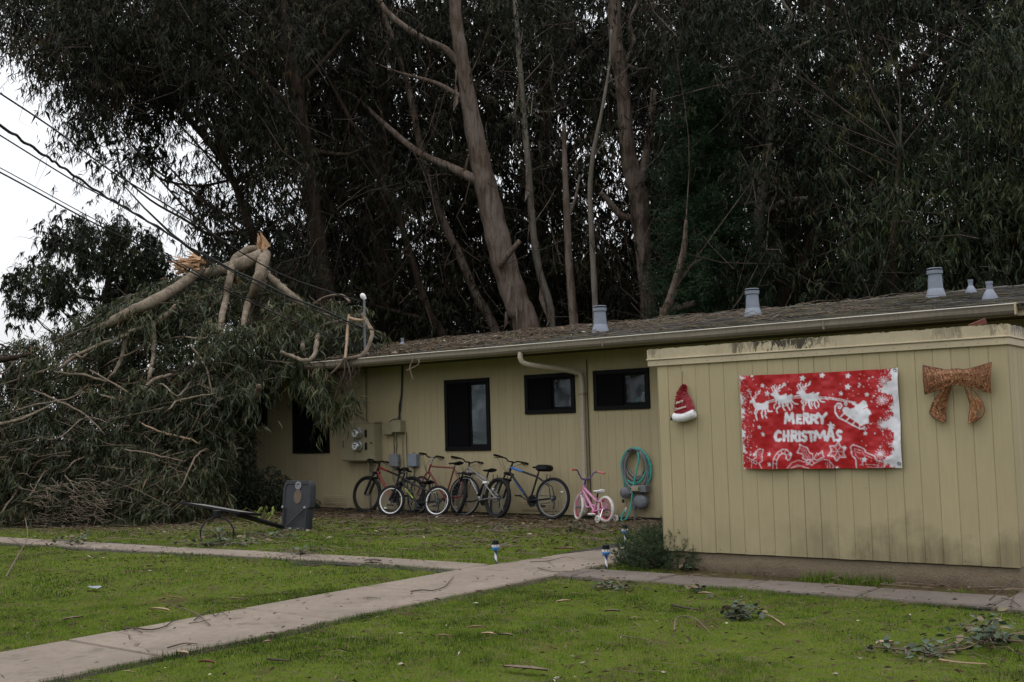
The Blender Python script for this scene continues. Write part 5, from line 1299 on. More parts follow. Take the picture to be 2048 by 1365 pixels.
class Acc:
    def __init__(s): s.V, s.F, s.A, s.n = [], [], [], 0
    def add(s, V, F, A): s.V.append(V); s.F.append(F+s.n); s.A.append(A); s.n += len(V)
    def build(s, name, m, parent, kind='stuff'):
        o = big_mesh(name, np.concatenate(s.V), np.concatenate(s.F), M[m], parent, {'v': np.concatenate(s.A)})
        if kind: o['kind'] = kind
        return o
def inpoly(px, py, pts):
    P = np.array(pts, float); px = np.asarray(px, float); py = np.asarray(py, float); ins = np.zeros(px.shape, bool); n = len(P)
    for i in range(n):
        (x0, y0), (x1, y1) = P[i], P[(i+1) % n]
        if y0 == y1: continue
        ins ^= ((y0 > py) != (y1 > py)) & (px < (x1-x0)*(py-y0)/(y1-y0)+x0)
    return ins
def vray(px, py): return CF+((px-1024)/FPX)[:, None]*CR-((py-682.5)/FPX)[:, None]*CU
def vDP(px, py, t): return CE+vray(px, py)*t[:, None]

# ================================================================== STANDING TREES
TREES = []
def tree(name, label, t, path, bark='bark', limbs=(), leaf='leaf_tree', cat='tree', top=17., group='gum trees behind the house', cap=False):
    """path: (px, py, width px) from the top of the picture down; limbs: lists of (px, py, width px[, depth offset])"""
    ppm = FPX/t
    pts = [DP(p[0], p[1], t) for p in path]; rad = [p[2]/2/ppm for p in path]
    a, b = pts[0], pts[1]; d = (a-b)/max(1e-6, (a-b)[2])
    if not cap and a[2] < top:
        k = top-a[2]; pts = [a+d*k*np.array([.6, .6, 1])]+[a+d*k*.5*np.array([.8, .8, 1])]+pts; rad = [rad[0]*.35, rad[0]*.7]+rad
    a, b = pts[-1], pts[-2]; d = (a-b)/min(-1e-6, (a-b)[2])
    if a[2] > -.1: pts.append(np.array([a[0]-d[0]*-a[2]*-.4, a[1]-d[1]*-a[2]*-.4, -.15])); rad.append(rad[-1]*1.3)
    root = thing(name, label, cat, (pts[-1][0], pts[-1][1], 0), group)
    nb = MB(); Q = catmull(pts, 5); Rr = np.interp(np.linspace(0, len(pts)-1, len(Q)), range(len(pts)), rad)
    Rr = Rr*(1+.05*np.sin(np.arange(len(Q))*1.7))
    nb.tube(Q, list(Rr), 14); nb.build('trunk', M[bark], root, 'all')
    for lb in limbs:
        tt = [t+(p[3] if len(p) > 3 else 0) for p in lb]; lp = [DP(p[0], p[1], q) for p, q in zip(lb, tt)]
        Q2 = catmull(lp, 4); r2 = np.interp(np.linspace(0, len(lb)-1, len(Q2)), range(len(lb)), [p[2]/2/ppm for p in lb])
        MB().tube(Q2, list(r2), 8).build('limb', M[bark], root, 'all')
    TREES.append(dict(root=root, P=np.array(Q), leaf=leaf, t=t, R=Rr, bark=bark, acc=Acc(), br=MB(), path=path))
    return root
tree('gum_tree', 'thickest leaning gum tree with pinkish peeling trunk rising behind the house', 31.5, [(909,-30,23),(912,40,25),(921,100,27),(932,170,31),(946,250,36),(962,330,42),(978,400,46),(994,470,49),(1012,540,52),(1035,610,52),(1056,670,54)], 'bark',
     [[(922,132,17),(892,100,15),(850,80,14),(806,52,13),(772,22,12),(748,-15,11)], [(958,365,22),(936,352,20),(896,333,18,.4),(836,305,15,1.),(776,255,12,1.7),(738,220,9,2.2),(705,190,6,2.6),(670,176,3,3)], [(938,205,12),(915,190,11),(870,166,9),(800,146,5),(760,130,2)], [(1000,535,12,-.4),(1012,515,12,-.6),(1040,482,10,-.6)]])
tree('gum_tree', 'slender pale gum tree just right of the thickest leaning trunk', 32.5, [(1029,-20,9),(1034,60,10),(1043,170,11),(1050,260,12),(1058,350,13),(1065,450,14),(1078,540,15),(1096,600,16),(1104,660,17)], 'bark_pale')
tree('gum_tree', 'tall gum tree with a forked trunk left of the dark pine', 33, [(1225,-20,26),(1230,60,27),(1234,110,28),(1242,150,28),(1249,220,29),(1255,300,31),(1266,350,36),(1278,395,40),(1283,440,36),(1288,530,30),(1297,620,32)], 'bark',
     [[(1276,395,20),(1284,355,18),(1291,320,17),(1301,256,15),(1308,180,12)], [(1244,135,14),(1254,118,12),(1268,82,10),(1260,44,8),(1283,-10,7)], [(1252,130,9),(1280,140,7),(1310,130,5)], [(1268,440,16),(1240,430,14),(1215,400,11),(1200,385,9)]])
tree('gum_tree', 'thin brown gum stem between the pale tree and the forked tree', 30.5, [(1222,60,4),(1219,130,5),(1203,227,7),(1187,304,9),(1180,380,10),(1183,460,11),(1188,560,12),(1192,650,12)], 'bark_pale', cap=True)
tree('gum_tree', 'dark straight gum tree standing behind the slender pale one', 36, [(1085,-20,22),(1092,60,23),(1096,100,23),(1089,230,24),(1083,330,25),(1078,450,26),(1140,560,24),(1146,660,26)][:6]+[(1076,560,27),(1074,660,28)], 'bark_dark')
tree('gum_tree', 'dark gum tree upright at left of centre with a broad base', 34.5, [(762,-20,17),(763,60,18),(766,160,20),(766,300,23),(765,420,26),(768,533,29),(770,600,31),(772,690,34)], 'bark_dark')
tree('gum_tree', 'leaning thin gum tree with reddish bark left of the thickest trunk', 33.5, [(758,-10,9),(770,37,10),(790,90,11),(806,139,12),(822,200,13),(838,280,14),(856,350,15),(885,440,16),(918,510,17),(951,590,18),(995,680,20)], 'bark')
tree('gum_tree', 'leaning gum tree with mossy stem whose side branch crosses to the mast', 33, [(640,130,6),(690,220,8),(735,310,10),(775,385,12),(800,440,13),(827,530,14),(858,625,16),(890,690,18)], 'bark_dark', [[(858,640,9),(815,630,9),(770,618,8),(720,603,7)]], cap=True)
tree('gum_tree', 'gum tree with leaning bare grey limb over the broken trunk', 33, [(352,205,8),(388,250,12),(418,285,13),(447,325,14),(469,368,15),(487,414,16),(505,470,18),(530,560,20),(560,680,24)], 'bark_dark',
     [[(470,370,8),(500,348,7),(540,338,5)], [(462,360,6),(400,372,5),(330,362,4),(300,340,3)], [(505,470,9),(460,465,8),(420,470,7),(370,440,5),(300,400,4),(230,340,3)]], cap=True)
tree('gum_tree', 'gum tree whose long limbs reach far left over the cables', 32, [(560,-20,18),(575,80,22),(596,200,26),(615,330,30),(632,460,33),(650,590,36),(662,690,40)], 'bark_dark',
     [[(604,264,14),(560,256,12),(520,246,10),(480,238,7),(430,215,5)], [(600,230,14),(520,160,12),(420,90,10),(300,40,8),(150,10,6),(40,-10,4)], [(612,300,12),(690,310,8),(740,290,6)], [(590,180,12),(650,120,9),(700,60,7)]])
tree('gum_tree', 'dark gum tree rising right behind the pine', 33, [(1368,-20,14),(1364,40,15),(1358,110,16),(1352,220,18),(1355,330,20),(1375,450,22),(1360,540,24),(1335,640,26)], 'bark_dark', [[(1388,-15,8,-.5),(1381,40,8,-.5),(1377,100,9,-.5),(1368,180,9,-.3)]])
tree('gum_tree', 'gum tree with pale crooked bare limb right of the pine', 30, [(1560,-10,6),(1572,15,7),(1582,32,8),(1570,60,9),(1557,76,9),(1570,108,11),(1562,135,12),(1552,165,12),(1543,205,14),(1535,300,18),(1520,420,22),(1510,540,26),(1500,640,28)], 'bark_pale',
     [[(1570,110,9),(1600,92,8),(1652,73,6),(1700,60,4)], [(1555,150,7),(1530,125,6),(1512,118,5),(1490,130,4),(1440,136,3)], [(1520,430,12),(1568,405,14),(1615,399,14)], [(1502,560,20),(1526,539,18),(1560,520,14)]])
tree('gum_tree', 'gum tree with heavy low limbs spreading over the roof at right', 30, [(1659,-20,11),(1662,50,12),(1664,150,14),(1660,280,18),(1650,400,22),(1620,500,26),(1585,575,28),(1560,640,32)], 'bark_dark',
     [[(1570,600,20),(1610,560,18),(1665,542,15),(1710,520,10)], [(1650,330,10),(1690,300,8),(1740,290,5)], [(1600,540,12),(1640,575,10),(1690,585,7)]])
tree('gum_tree', 'gum tree with slanting limbs against the bright gap at upper right', 31, [(1897,-20,8),(1895,50,10),(1870,85,12),(1835,130,14),(1798,165,16),(1770,260,19),(1760,400,22),(1755,520,24),(1750,640,26)], 'bark_dark',
     [[(1790,180,9),(1830,220,8),(1862,205,6),(1900,170,5)], [(1800,160,8),(1790,90,6),(1800,30,5)]])
tree('gum_tree', 'bright green drooping gum tree at the right edge', 27, [(2035,-20,10),(2030,80,14),(2022,200,18),(2015,330,22),(2010,450,25),(2005,560,28)], 'bark_dark', [[(2020,260,10),(1960,240,8),(1900,280,5)], [(2015,350,9),(1940,370,7),(1850,380,4)]], 'leaf_right', top=15)
tree('gum_tree', 'low bright leaved gum tree drooping over the roof vents', 25.5, [(1800,300,8),(1795,360,12),(1790,430,15),(1788,500,18),(1785,600,20)], 'bark_dark', [[(1792,420,8),(1740,440,6),(1700,470,4)], [(1790,400,8),(1850,420,6),(1910,450,4)]], 'leaf_right', cap=True)
tree('gum_tree', 'reddish gum trunk standing in the gap right of the slender pale tree', 31.2, [(1128,250,8),(1130,340,11),(1134,430,14),(1138,520,16),(1143,590,17),(1149,660,19)], 'bark', [[(1134,440,7),(1150,400,6),(1160,350,4)]], cap=True)
tree('gum_tree', 'short crooked gum trunk low behind the roof beside the pine', 27.6, [(1372,440,6),(1369,491,12),(1360,535,15),(1347,582,18),(1333,622,20),(1328,650,22)], 'bark', [[(1334,620,14),(1360,616,14),(1390,606,12)], [(1352,565,8),(1385,530,7),(1420,510,4)]], cap=True)
tree('distant_tree', 'dark round headed tree far behind the fallen tree at left', 46, [(235,470,6),(225,520,10),(215,580,14),(210,680,18)], 'bark_dark', [[(222,540,8),(160,500,6),(110,490,4)], [(218,560,7),(270,500,5),(310,490,3)], [(214,600,7),(100,590,5),(40,580,3)]], 'leaf_far', cap=True, group=None); TREES[-1]['mat'] = 'leaf_right'
pine = tree('pine_tree', 'dark green conifer standing in front of the gum trunks', 28.5, [(1395,112,3),(1400,200,8),(1404,300,12),(1408,400,16),(1412,520,20),(1414,640,22)], 'bark_dark', (), 'leaf_pine', cap=True, group=None)
PINE = TREES.pop()

SKY1 = [(-420,60),(0,78),(35,92),(60,118),(95,175),(150,200),(210,225),(245,245),(310,228),(385,228),(430,262),(420,300),(455,345),(470,400),(475,440),(440,470),(400,505),(250,500),(180,440),(60,470),(20,560),(-420,600)]
BAND = [(80,262),(130,250),(215,232),(260,242),(330,238),(360,262),(400,262),(455,350),(500,440),(480,480),(420,470),(360,430),(300,390),(250,345),(200,320),(130,310)]
def dens(px, py):
    d = np.ones_like(px)
    s_ = inpoly(px, py, SKY1); d[s_] = 0.
    b = inpoly(px, py, BAND) & s_; d[b] = .33
    sl = (vnoise(px/26., py/80., 97) < .24) & (((px > 640) & (px < 1330)) | (px > 1720)); d[sl] *= .18
    lo = (px < 600) & (py > 300) & (py < 500) & ~s_; d[lo] = .6
    for x, y, rx, ry, k in ((95,145,28,32,.5),(105,205,18,20,.4),(300,370,50,30,.04),(400,285,26,24,.1),(345,385,40,22,.05)):
        e = ((px-x)/rx)**2+((py-y)/ry)**2 < 1; d[e] = k
    for x, y, rx, ry, k in ((1163,22,24,36,.03),(1200,420,46,44,.08),(1205,15,30,50,.3),(1890,85,34,40,.05),(1975,42,30,18,.05),(1842,218,46,40,.12),(1990,335,46,50,.35),(1478,468,34,26,.2),(1490,525,30,70,.3),(1498,330,14,30,.2),
                         (1325,60,14,70,.2),(830,150,26,60,.3),(745,90,16,50,.25),(790,210,22,50,.3),(1110,220,16,50,.35),(960,480,20,60,.35),(1010,340,26,60,.35),(1150,300,24,60,.35),(620,420,20,40,.3),(690,500,14,50,.3),(345,95,18,14,.2),(390,140,20,14,.2),(310,100,20,12,.2),(1640,180,20,26,.3),(1690,180,16,20,.3),(1290,560,30,30,.4),
                         (1030,560,22,70,.4),(1120,480,26,70,.3),(1760,120,40,40,.35),(1930,170,30,40,.3),(2030,430,30,26,.3),(1620,470,20,20,.3),(540,330,40,30,.3),(470,220,24,16,.3),(560,420,26,40,.3),(1060,130,16,50,.5)):
        q = ((px-x)/rx)**2+((py-y)/ry)**2; e = q < 1; d[e] *= k
    return d
def trunk_clear(px, py, t):
    """keep the showpiece trunks bare in front"""
    cx = np.interp(py, [-30, 100, 250, 400, 540, 660], [909, 921, 946, 978, 1012, 1052]); hide = (np.abs(px-cx) < 62) & (t < 32.2)
    cx = np.interp(py, [-30, 110, 230, 350, 440, 620], [1225, 1234, 1250, 1264, 1282, 1297]); hide |= (np.abs(px-cx) < 42) & (t < 33.5) & (vnoise(px/23., py/40., 93) < .62)
    cx = np.interp(py, [300, 450, 540, 600, 660], [1055, 1065, 1078, 1094, 1104]); hide |= (np.abs(px-cx) < 34) & (t < 33) & (py > 250)
    hide |= (px > 1290) & (px < 1462) & (py > 95) & (t < 30.2); hide |= (np.abs(px-1138) < 30) & (py > 330) & (t < 31.6)
    hide |= (px > 1470) & (px < 1720) & (py < 640) & (t < 30.3) & (vnoise(px/37., py/41., 91) < .45)
    return ~hide
N0 = 6100
cpx = rng.uniform(-420, 2420, N0); cpy = rng.uniform(-330, 700, N0); ct = rng.uniform(29, 43, N0)
right = cpx > 1330; ct[right] = rng.uniform(25.5, 39, right.sum())
lowr = inpoly(cpx, cpy, [(1690,560),(1700,470),(1760,400),(1840,330),(1900,210),(1960,110),(2060,60),(2420,40),(2420,640),(1720,640)]) & (rng.random(N0) < .5); ct[lowr] = rng.uniform(23.5, 27.5, lowr.sum())
mid = (cpx > 620) & (cpx < 1330); q = mid & (rng.random(N0) < .8); ct[q] = rng.uniform(32.5, 43, q.sum())
k = np.arange(130); cpx[k] = rng.uniform(-90, 420, 130); cpy[k] = rng.uniform(-70, 215, 130); ct[k] = rng.uniform(28.5, 33, 130)
CP = vDP(cpx, cpy, ct)
keep = rng.random(N0) < dens(cpx, cpy)*(np.where(cpy < -40, .55, 1.))*np.where(mid, .95, .9)*np.where((cpx > -420) & (cpx < -30), .6, 1.)
keep &= trunk_clear(cpx, cpy, ct)
low = (CP[:, 2] < 5.2) & (CP[:, 1] < 23.6) & (CP[:, 0] > -24.2); keep &= ~low; keep &= CP[:, 2] > .6
keep &= CP[:, 1] > 15.5
fx = (cpx < 560) & (cpy > 500); keep &= ~fx
CP, cpx, cpy, ct = CP[keep], cpx[keep], cpy[keep], ct[keep]
# far round tree at left
fp = []
for x, y, rx, ry, n in ((235,470,28,28,9),(248,540,45,45,16),(170,462,15,22,5),(165,520,28,34,9),(112,492,14,24,5),(105,560,40,30,12),(45,562,22,20,6),(25,585,12,12,2),(180,600,90,30,20),(300,500,20,44,10),(310,580,50,50,22),(60,620,30,10,4),(420,560,70,56,24)):
    a = rng.uniform(0, 2*pi, n); r_ = np.sqrt(rng.random(n)); fp += list(zip(x+rx*r_*np.cos(a), y+ry*r_*np.sin(a)))
fp = np.array(fp); FT = vDP(fp[:, 0], fp[:, 1], rng.uniform(43, 49, len(fp)))
eu = [T for T in TREES if T['root'].name.startswith('gum')]
def cores(C, per, rad, sl, sw, vb):
    P = np.repeat(C, per, 0)+rng.normal(size=(len(C)*per, 3))*[rad, rad, rad*1.2]; n = len(P); D = unit(np.array([0, 0, -1.])+rng.normal(size=(n, 3))*.5)
    V, F, k = leaf_mesh(P+[0, 0, sl[0]*.5], D, rng.uniform(*sl, n), rng.uniform(*sw, n), 'one'); return V, F, np.clip(np.repeat(vb, per)+rng.normal(.4, .15, n), 0, 1)
def nearest(C, pool):
    best = np.full(len(C), 1e9); who = np.zeros(len(C), int); pt = np.zeros((len(C), 3)); rr = np.zeros(len(C))
    for i, T in enumerate(pool):
        P = T['P']; P = P[P[:, 2] > 1.0]; Rq = T['R'][T['P'][:, 2] > 1.0]
        hd_ = np.linalg.norm((C[:, None]-P[None])[..., :2], axis=2); dz_ = C[:, None, 2]-P[None, :, 2]; d = hd_+np.abs(dz_-.75*hd_-.3)*.8; j = d.argmin(1); dm = d[np.arange(len(C)), j]
        b = dm < best; best[b] = dm[b]; who[b] = i; pt[b] = P[j[b]]; rr[b] = Rq[j[b]]
    return who, pt, best, rr
def crowns(C, pool, per, nl, size, rad, sl, sw, limb_p=.5, zf=1., one=False):
    who, pt, dist, rr = nearest(C, pool)
    for i, T in enumerate(pool):
        w_ = np.where(who == i)[0]
        if not len(w_): continue
        Ci = C[w_]; vb = np.repeat(rng.normal(-.03, .19, len(w_))+np.where(rng.random(len(w_)) < .1, .42, 0), per)
        S_ = np.repeat(Ci, per, 0)+rng.normal(size=(len(w_)*per, 3))*np.array([rad, rad, rad*zf])
        T['acc'].add(*sprays(S_, nl, size, 1., sl, sw, one, vbase=vb))
        T['acc'].add(*cores(Ci, 60 if not one else 46, rad*.6, (.2, .34) if not one else (.3, .5), (.055, .09) if not one else (.11, .17), vb[::per]))
        for j, c in zip(w_, Ci):
            if dist[j] < 9 and rng.random() < limb_p:
                a = pt[j]; md = a*.5+c*.5+np.array([0, 0, .05*dist[j]*rng.uniform(-1, 1.)])+rng.normal(size=3)*.2*max(1., dist[j]*.22); r0 = min(rr[j]*.45, .012+.009*dist[j])
                T['br'].tube(catmull([a, md, c], 3), lerps([r0, r0*.55, .008], 7), 4, 0, False)
            for q in range(2):
                e = c+rng.normal(size=3)*.75; e2 = e+rng.normal(size=3)*.4; e2[2] -= .2
                T['br'].tube([c, e*.6+c*.4+rng.normal(size=3)*.1, e, e2], [.012, .009, .006, .003], 3, 0, False)
nearC = ct < 33.5
crowns(CP[nearC], eu, 10, 17, .5, .44, (.14, .25), (.021, .036), .28, 1.15)
crowns(CP[~nearC], eu, 8, 15, .6, .52, (.2, .34), (.032, .055), .16, 1.15, 'one')
crowns(FT, [T for T in TREES if T['leaf'] == 'leaf_far'], 7, 18, .38, .33, (.18, .3), (.05, .08), .3)
# the wood beyond: one far mass, joined with an added ring out of view
n = 1900; fx_ = rng.uniform(480, 2400, n); fy_ = rng.uniform(-200, 690, n); W_ = vDP(fx_, fy_, rng.uniform(44, 56, n)); kp = (rng.random(n) < dens(fx_, fy_)**1.3*.9) & (W_[:, 2] > .5); W_ = W_[kp]
wa = Acc(); wa.add(*sprays(np.repeat(W_, 9, 0)+rng.normal(size=(len(W_)*9, 3))*.9, 13, .9, 1., (.35, .6), (.11, .18), 'one'))
n = 1000; aa = rng.uniform(math.radians(150), math.radians(405), n); rr3 = rng.uniform(40, 50, n); W2 = np.stack([-8+rr3*np.cos(aa), 4+rr3*np.sin(aa), rng.uniform(.3, 10, n)*(.7+.5*vnoise(aa*6, aa*0, 81))], 1)  # unseen foliage ring behind the camera, added to block low sky and deepen eave shade
_px, _py, _z = proj(W2); kp = ~((_z > 0) & (_px > -700) & (_px < 2750)); W2 = W2[kp]
wa.add(*sprays(np.repeat(W2, 7, 0)+rng.normal(size=(len(W2)*7, 3))*1., 10, 1.2, 1., (.6, .9), (.2, .32), 'one'))
wo_ = wa.build('distant_wood_and_sky_blocker', 'leaf_far', None); tag(wo_, 'dark mass of far gum foliage behind the nearer trunks, plus added unseen sky-blocking ring behind the camera', 'wood')
# dark understorey behind the house
ub = thing('understorey_thicket', 'dark tangled thicket of low growth between the gum trunks behind the house', 'thicket', tuple(vDP(np.array([1000.]), np.array([680.]), np.array([40.]))[0][:2])+(0,))
n = 420; ux = rng.uniform(560, 2200, n); uy = rng.uniform(500, 690, n); ut = rng.uniform(36, 46, n); U_ = vDP(ux, uy, ut); kp = (U_[:, 2] > .5) & (rng.random(n) < np.clip(dens(ux, uy)+.25, 0, 1)); U_ = U_[kp]
ua = Acc(); S_ = np.repeat(U_, 9, 0)+rng.normal(size=(len(U_)*9, 3))*.7; ua.add(*sprays(S_, 16, .8, .8, (.2, .32), (.035, .06))); ua.build('foliage', 'leaf_far', ub)
tw = MB()
for k in range(420):
    c = U_[rng.integers(len(U_))]+rng.normal(size=3)*.8; d = rng.normal(size=3)*np.array([.7, .7, .8]); d[2] = abs(d[2])+.2; tw.tube([c-d*.8, c+rng.normal(size=3)*.15, c+d*rng.uniform(.5, 1.6)], [.025, .016, .006], 4, 0, False)
# bare brown tangle in the middle distance
for k in range(900):
    x, y = rng.uniform(560, 2000), rng.uniform(120, 680); t_ = rng.uniform(30.8, 36); c = DP(x, y, t_)
    if c[1] < 23.6 and c[0] > -24.2 and c[2] < 5.2: continue
    d = rng.normal(size=3)*np.array([.6, .6, .9]); L = rng.uniform(.5, 1.5); tw.tube([c-d*L*.5, c+rng.normal(size=3)*.12, c+d*L*.5, c+d*L*.8+rng.normal(size=3)*.25], [.014, .011, .008, .004], 3, 0, False)
tw.build('bare_twigs', M['twig_dark'], ub, kind='stuff')
for T in TREES:
    if T['acc'].n: T['acc'].build('crown', T.get('mat', T['leaf']), T['root'])
    if T['br'].v: T['br'].build('branches', M['twig_dark'] if T['bark'] == 'bark_dark' else M[T['bark']], T['root'], kind='stuff')
# hanging ribbons of bark
for T in eu[:3]:
    rb = MB()
    for k in range(12):
        i = rng.integers(len(T['P'])//3, len(T['P'])-2); c = T['P'][i]+np.array([rng.normal(), -1, 0])*T['R'][i]*.9; L = rng.uniform(.4, 1.4); d = np.array([rng.normal()*.15, rng.normal()*.15, -1]); w_ = np.array([.02, .02, 0])
        rb.add([c-w_, c+w_, c+d*L*.5+w_*.7+rng.normal(size=3)*.05, c+d*L+rng.normal(size=3)*.1], [(0, 1, 2), (0, 2, 3)])
    rb.build('bark_ribbons', M['bark'], T['root'], kind='stuff')
# the conifer: whorled, needle covered boughs
pr = PINE; pa = Acc(); pb = MB()
ncol = []
hs = pr['P']; zt_p, zb_p = hs[:, 2].max(), 3.0
for k in range(360):
    f_ = rng.random()**.8; z = zt_p-(zt_p-zb_p)*f_; j = np.abs(hs[:, 2]-z).argmin(); c = hs[j]; az = rng.uniform(0, 2*pi); L = (.6+1.1*f_**.6)*rng.uniform(.45, 1.1)*(.6+.8*float(vnoise(np.array([az*1.2]), np.array([z*1.1]), 17)[0]))
    d = np.array([math.cos(az), math.sin(az), .25-.5*f_]); e = c+d*L; pb.tube([c, c+d*L*.5+[0, 0, .05], e], [.03, .02, .008], 4, 0, False)
    m = int(9+14*f_); q = rng.uniform(.25, 1., m)[:, None]; B = c+d*L*q+rng.normal(size=(m, 3))*.13*(.5+f_); ncol.append(B)
B = np.concatenate(ncol); per = 26; BB = np.repeat(B, per, 0)+rng.normal(size=(len(B)*per, 3))*.07; DD = rng.normal(size=BB.shape); DD[:, 2] += .5; DD = unit(DD)
V_, F_, k_ = leaf_mesh(BB, DD, rng.uniform(.09, .17, len(BB)), rng.uniform(.012, .02, len(BB)), False, .1); pa.add(V_, F_, np.repeat(np.clip(rng.normal(.45, .22, len(BB)), 0, 1), k_))
pa.build('crown', 'leaf_pine', pr['root']); pb.build('branches', M['bark_dark'], pr['root'], kind='stuff')

# ================================================================== FALLEN TREE
ft = thing('fallen_tree', 'huge fallen gum tree with splintered trunks lying against the house corner', 'fallen tree', (-18.5, 12.2, 0))
def surf(px, py):
    px = np.asarray(px, float); py = np.asarray(py, float)
    t = np.interp(py, [470, 620, 750, 900, 1060], [23.2, 21.7, 20.6, 19.3, 18.4])
    g_ = np.interp(px, [-200, 0, 250, 450, 600, 760], [.6, .3, 0, -.35, -.2, .1])
    return t+g_+.55*(vnoise(px/70., py/55., 21)-.5)*2
OUT = [(-260,735),(-100,715),(0,692),(60,674),(130,650),(200,616),(260,588),(330,556),(390,536),(440,530),(500,545),(560,575),(620,598),(700,602),(738,625),(735,680),(690,700),(640,712),(590,726),(555,748),(520,776),(470,800),(462,850),(440,890),(448,940),(420,980),(375,1010),(330,1040),(200,1052),(0,1062),(-260,1075)]
n = 9000; ax_ = rng.uniform(-260, 745, n); ay_ = rng.uniform(520, 1075, n); kp = inpoly(ax_, ay_, OUT); ax_, ay_ = ax_[kp], ay_[kp]
gapn = vnoise(ax_/45., ay_/40., 31); kp = gapn+rng.random(len(ax_))*.5 > .42; ax_, ay_ = ax_[kp], ay_[kp]
at2 = surf(ax_, ay_)+rng.random(len(ax_))**2*2.4
sp_c = vDP(ax_, ay_, at2)
ok = sp_c[:, 2] > .08
inside = (sp_c[:, 1] > WY-.15) & (sp_c[:, 0] > HX0) & (sp_c[:, 2] < 2.75); under = (sp_c[:, 1] > YG-.05) & (sp_c[:, 2] < roof_z(sp_c[:, 1])+.12) & (sp_c[:, 2] > 2.5)
sp_c = sp_c[ok & ~inside & ~under]
ex = np.array([DP(x, y, float(surf(x, y))-.22+rng.normal()*.12) for x, y in [(rng.uniform(250, 385), 0) for _ in range(46)] for y in [np.interp(x, [250, 385], [632, 552])+rng.uniform(4, 40)]]+[DP(x, y, float(surf(x, y))-.2+rng.normal()*.15) for x, y in zip(rng.uniform(540, 720, 110), rng.uniform(600, 690, 110))]+[DP(cx_+rng.normal()*16, cy_+rng.normal()*10, float(surf(cx_, cy_))-.34) for cx_, cy_ in ((441,690),(485,672),(300,775),(206,785),(450,660),(500,650),(475,690),(420,640),(395,600)) for _ in range(9)])
sp_c = np.concatenate([sp_c, ex[ex[:, 2] > roof_z(ex[:, 1])*(ex[:, 1] > YG)+.1]])
vb = (vnoise(sp_c[:, 0]*1.3, sp_c[:, 2]*1.6, 41)-.5)*.5-.02
fa = Acc(); fa.add(*sprays(sp_c, 17, .5, .85, (.13, .24), (.018, .034), True, curve=.3, vbase=vb))
fa.build('foliage', 'leaf_fall', ft)
print('fallen sprays', len(sp_c))
def limb(pts, m='bark_log', toff=-.24, seg=8, name='limb', lab=None, tip=None):
    pts = [tuple(p[:2])+(p[2]*.82,)+tuple(p[3:]) for p in pts]
    if name == 'limb' and lab is None: q = pts[-1]; pts[-1] = (q[0], q[1], q[2]*.8, (q[3] if len(q) > 3 else 0)+.35)
    """(px, py, width px[, extra depth])"""
    P, R_ = [], []
    for p in pts:
        t_ = float(surf(p[0], p[1]))+toff+(p[3] if len(p) > 3 else 0); P.append(DP(p[0], p[1], t_)); R_.append(p[2]/2/(FPX/t_))
    Q = catmull(P, 5); r_ = np.interp(np.linspace(0, len(P)-1, len(Q)), range(len(P)), R_); r_ = r_*(1+.04*np.sin(np.arange(len(Q))*.9+rng.random()*6)+.03*rng.normal(size=len(Q)))
    Q = [q+rng.normal(size=3)*.006 for q in Q]
    return MB().tube(Q, list(r_), seg).build(name, M[m], ft, 'all', lab)
limb([(405,536,24),(370,565,26),(308,602,28),(250,632,28),(215,650,24,.4),(170,672,18,.9)], name='broken_trunk', seg=14, lab='long broken trunk sloping down to the left')
limb([(380,556,22,.3),(430,545,30,.3),(480,530,34,.2),(524,512,36,0)], name='broken_trunk', seg=14)
limb([(528,500,18),(508,499,20),(488,504,20),(468,522,19),(459,560,17),(452,600,16),(443,640,15),(440,682,12)], name='limb', seg=12, lab='pale limb arching over and hanging down')
limb([(530,510,30),(520,545,28),(512,572,24),(500,600,20),(490,630,15),(485,662,12)], seg=12)
limb([(526,540,30,.35),(516,580,30,.4),(500,620,26,.5),(490,650,22,.6)], 'bark_log', seg=10)
limb([(536,552,20,.2),(566,578,18,.2),(598,604,17,.2),(640,650,14,.3),(660,690,12,.4)], seg=10)
limb([(500,590,18,.5),(528,616,17,.5),(556,630,16,.4),(600,660,12,.4)], seg=10)
limb([(352,612,14),(330,634,14),(306,648,15),(280,658,12),(256,668,11),(245,710,10),(228,745,9),(204,776,7)])
limb([(306,648,11),(308,680,12),(306,720,11),(300,745,10),(296,765,9)])
limb([(256,669,9),(225,682,9),(195,692,9),(155,712,8),(123,735,7),(100,765,5)])
limb([(108,744,5),(140,748,6),(170,750,6),(200,760,6),(232,768,5)])
limb([(285,782,8),(300,766,9),(318,756,9),(345,750,8),(376,744,6)])
limb([(232,800,5),(200,790,6),(170,785,5),(130,800,4),(60,812,4),(0,835,3)])
limb([(430,788,4),(395,794,5),(356,802,5),(340,818,4),(326,830,3)])
limb([(518,772,14),(510,795,14),(498,820,13),(482,846,9)], seg=10)
limb([(280,846,4),(310,860,5),(334,868,6),(370,876,6),(402,888,4)], 'curl')
limb([(-40,845,9),(0,848,10),(30,842,9),(52,835,7),(100,812,5)])
limb([(-20,718,16),(0,720,16),(28,716,13),(60,708,8)], 'bark_dark')
limb([(562,704,8,-.1),(590,716,10,-.1),(614,722,11,-.1),(628,712,11,-.1),(633,690,13,-.1),(637,655,14,-.1)])
limb([(606,700,12,.3),(608,660,15,.4),(612,632,14,.4)], 'bark_log')
limb([(60,778,4),(110,800,5),(170,830,5),(210,870,4)], 'twig'); limb([(180,740,4),(240,775,5),(300,812,4)], 'twig')
limb([(0,770,4),(80,745,5),(140,722,4),(200,715,3)], 'twig'); limb([(380,690,5),(410,730,5),(425,790,4)], 'twig'); limb([(250,900,4),(310,910,5),(370,925,3)], 'twig')
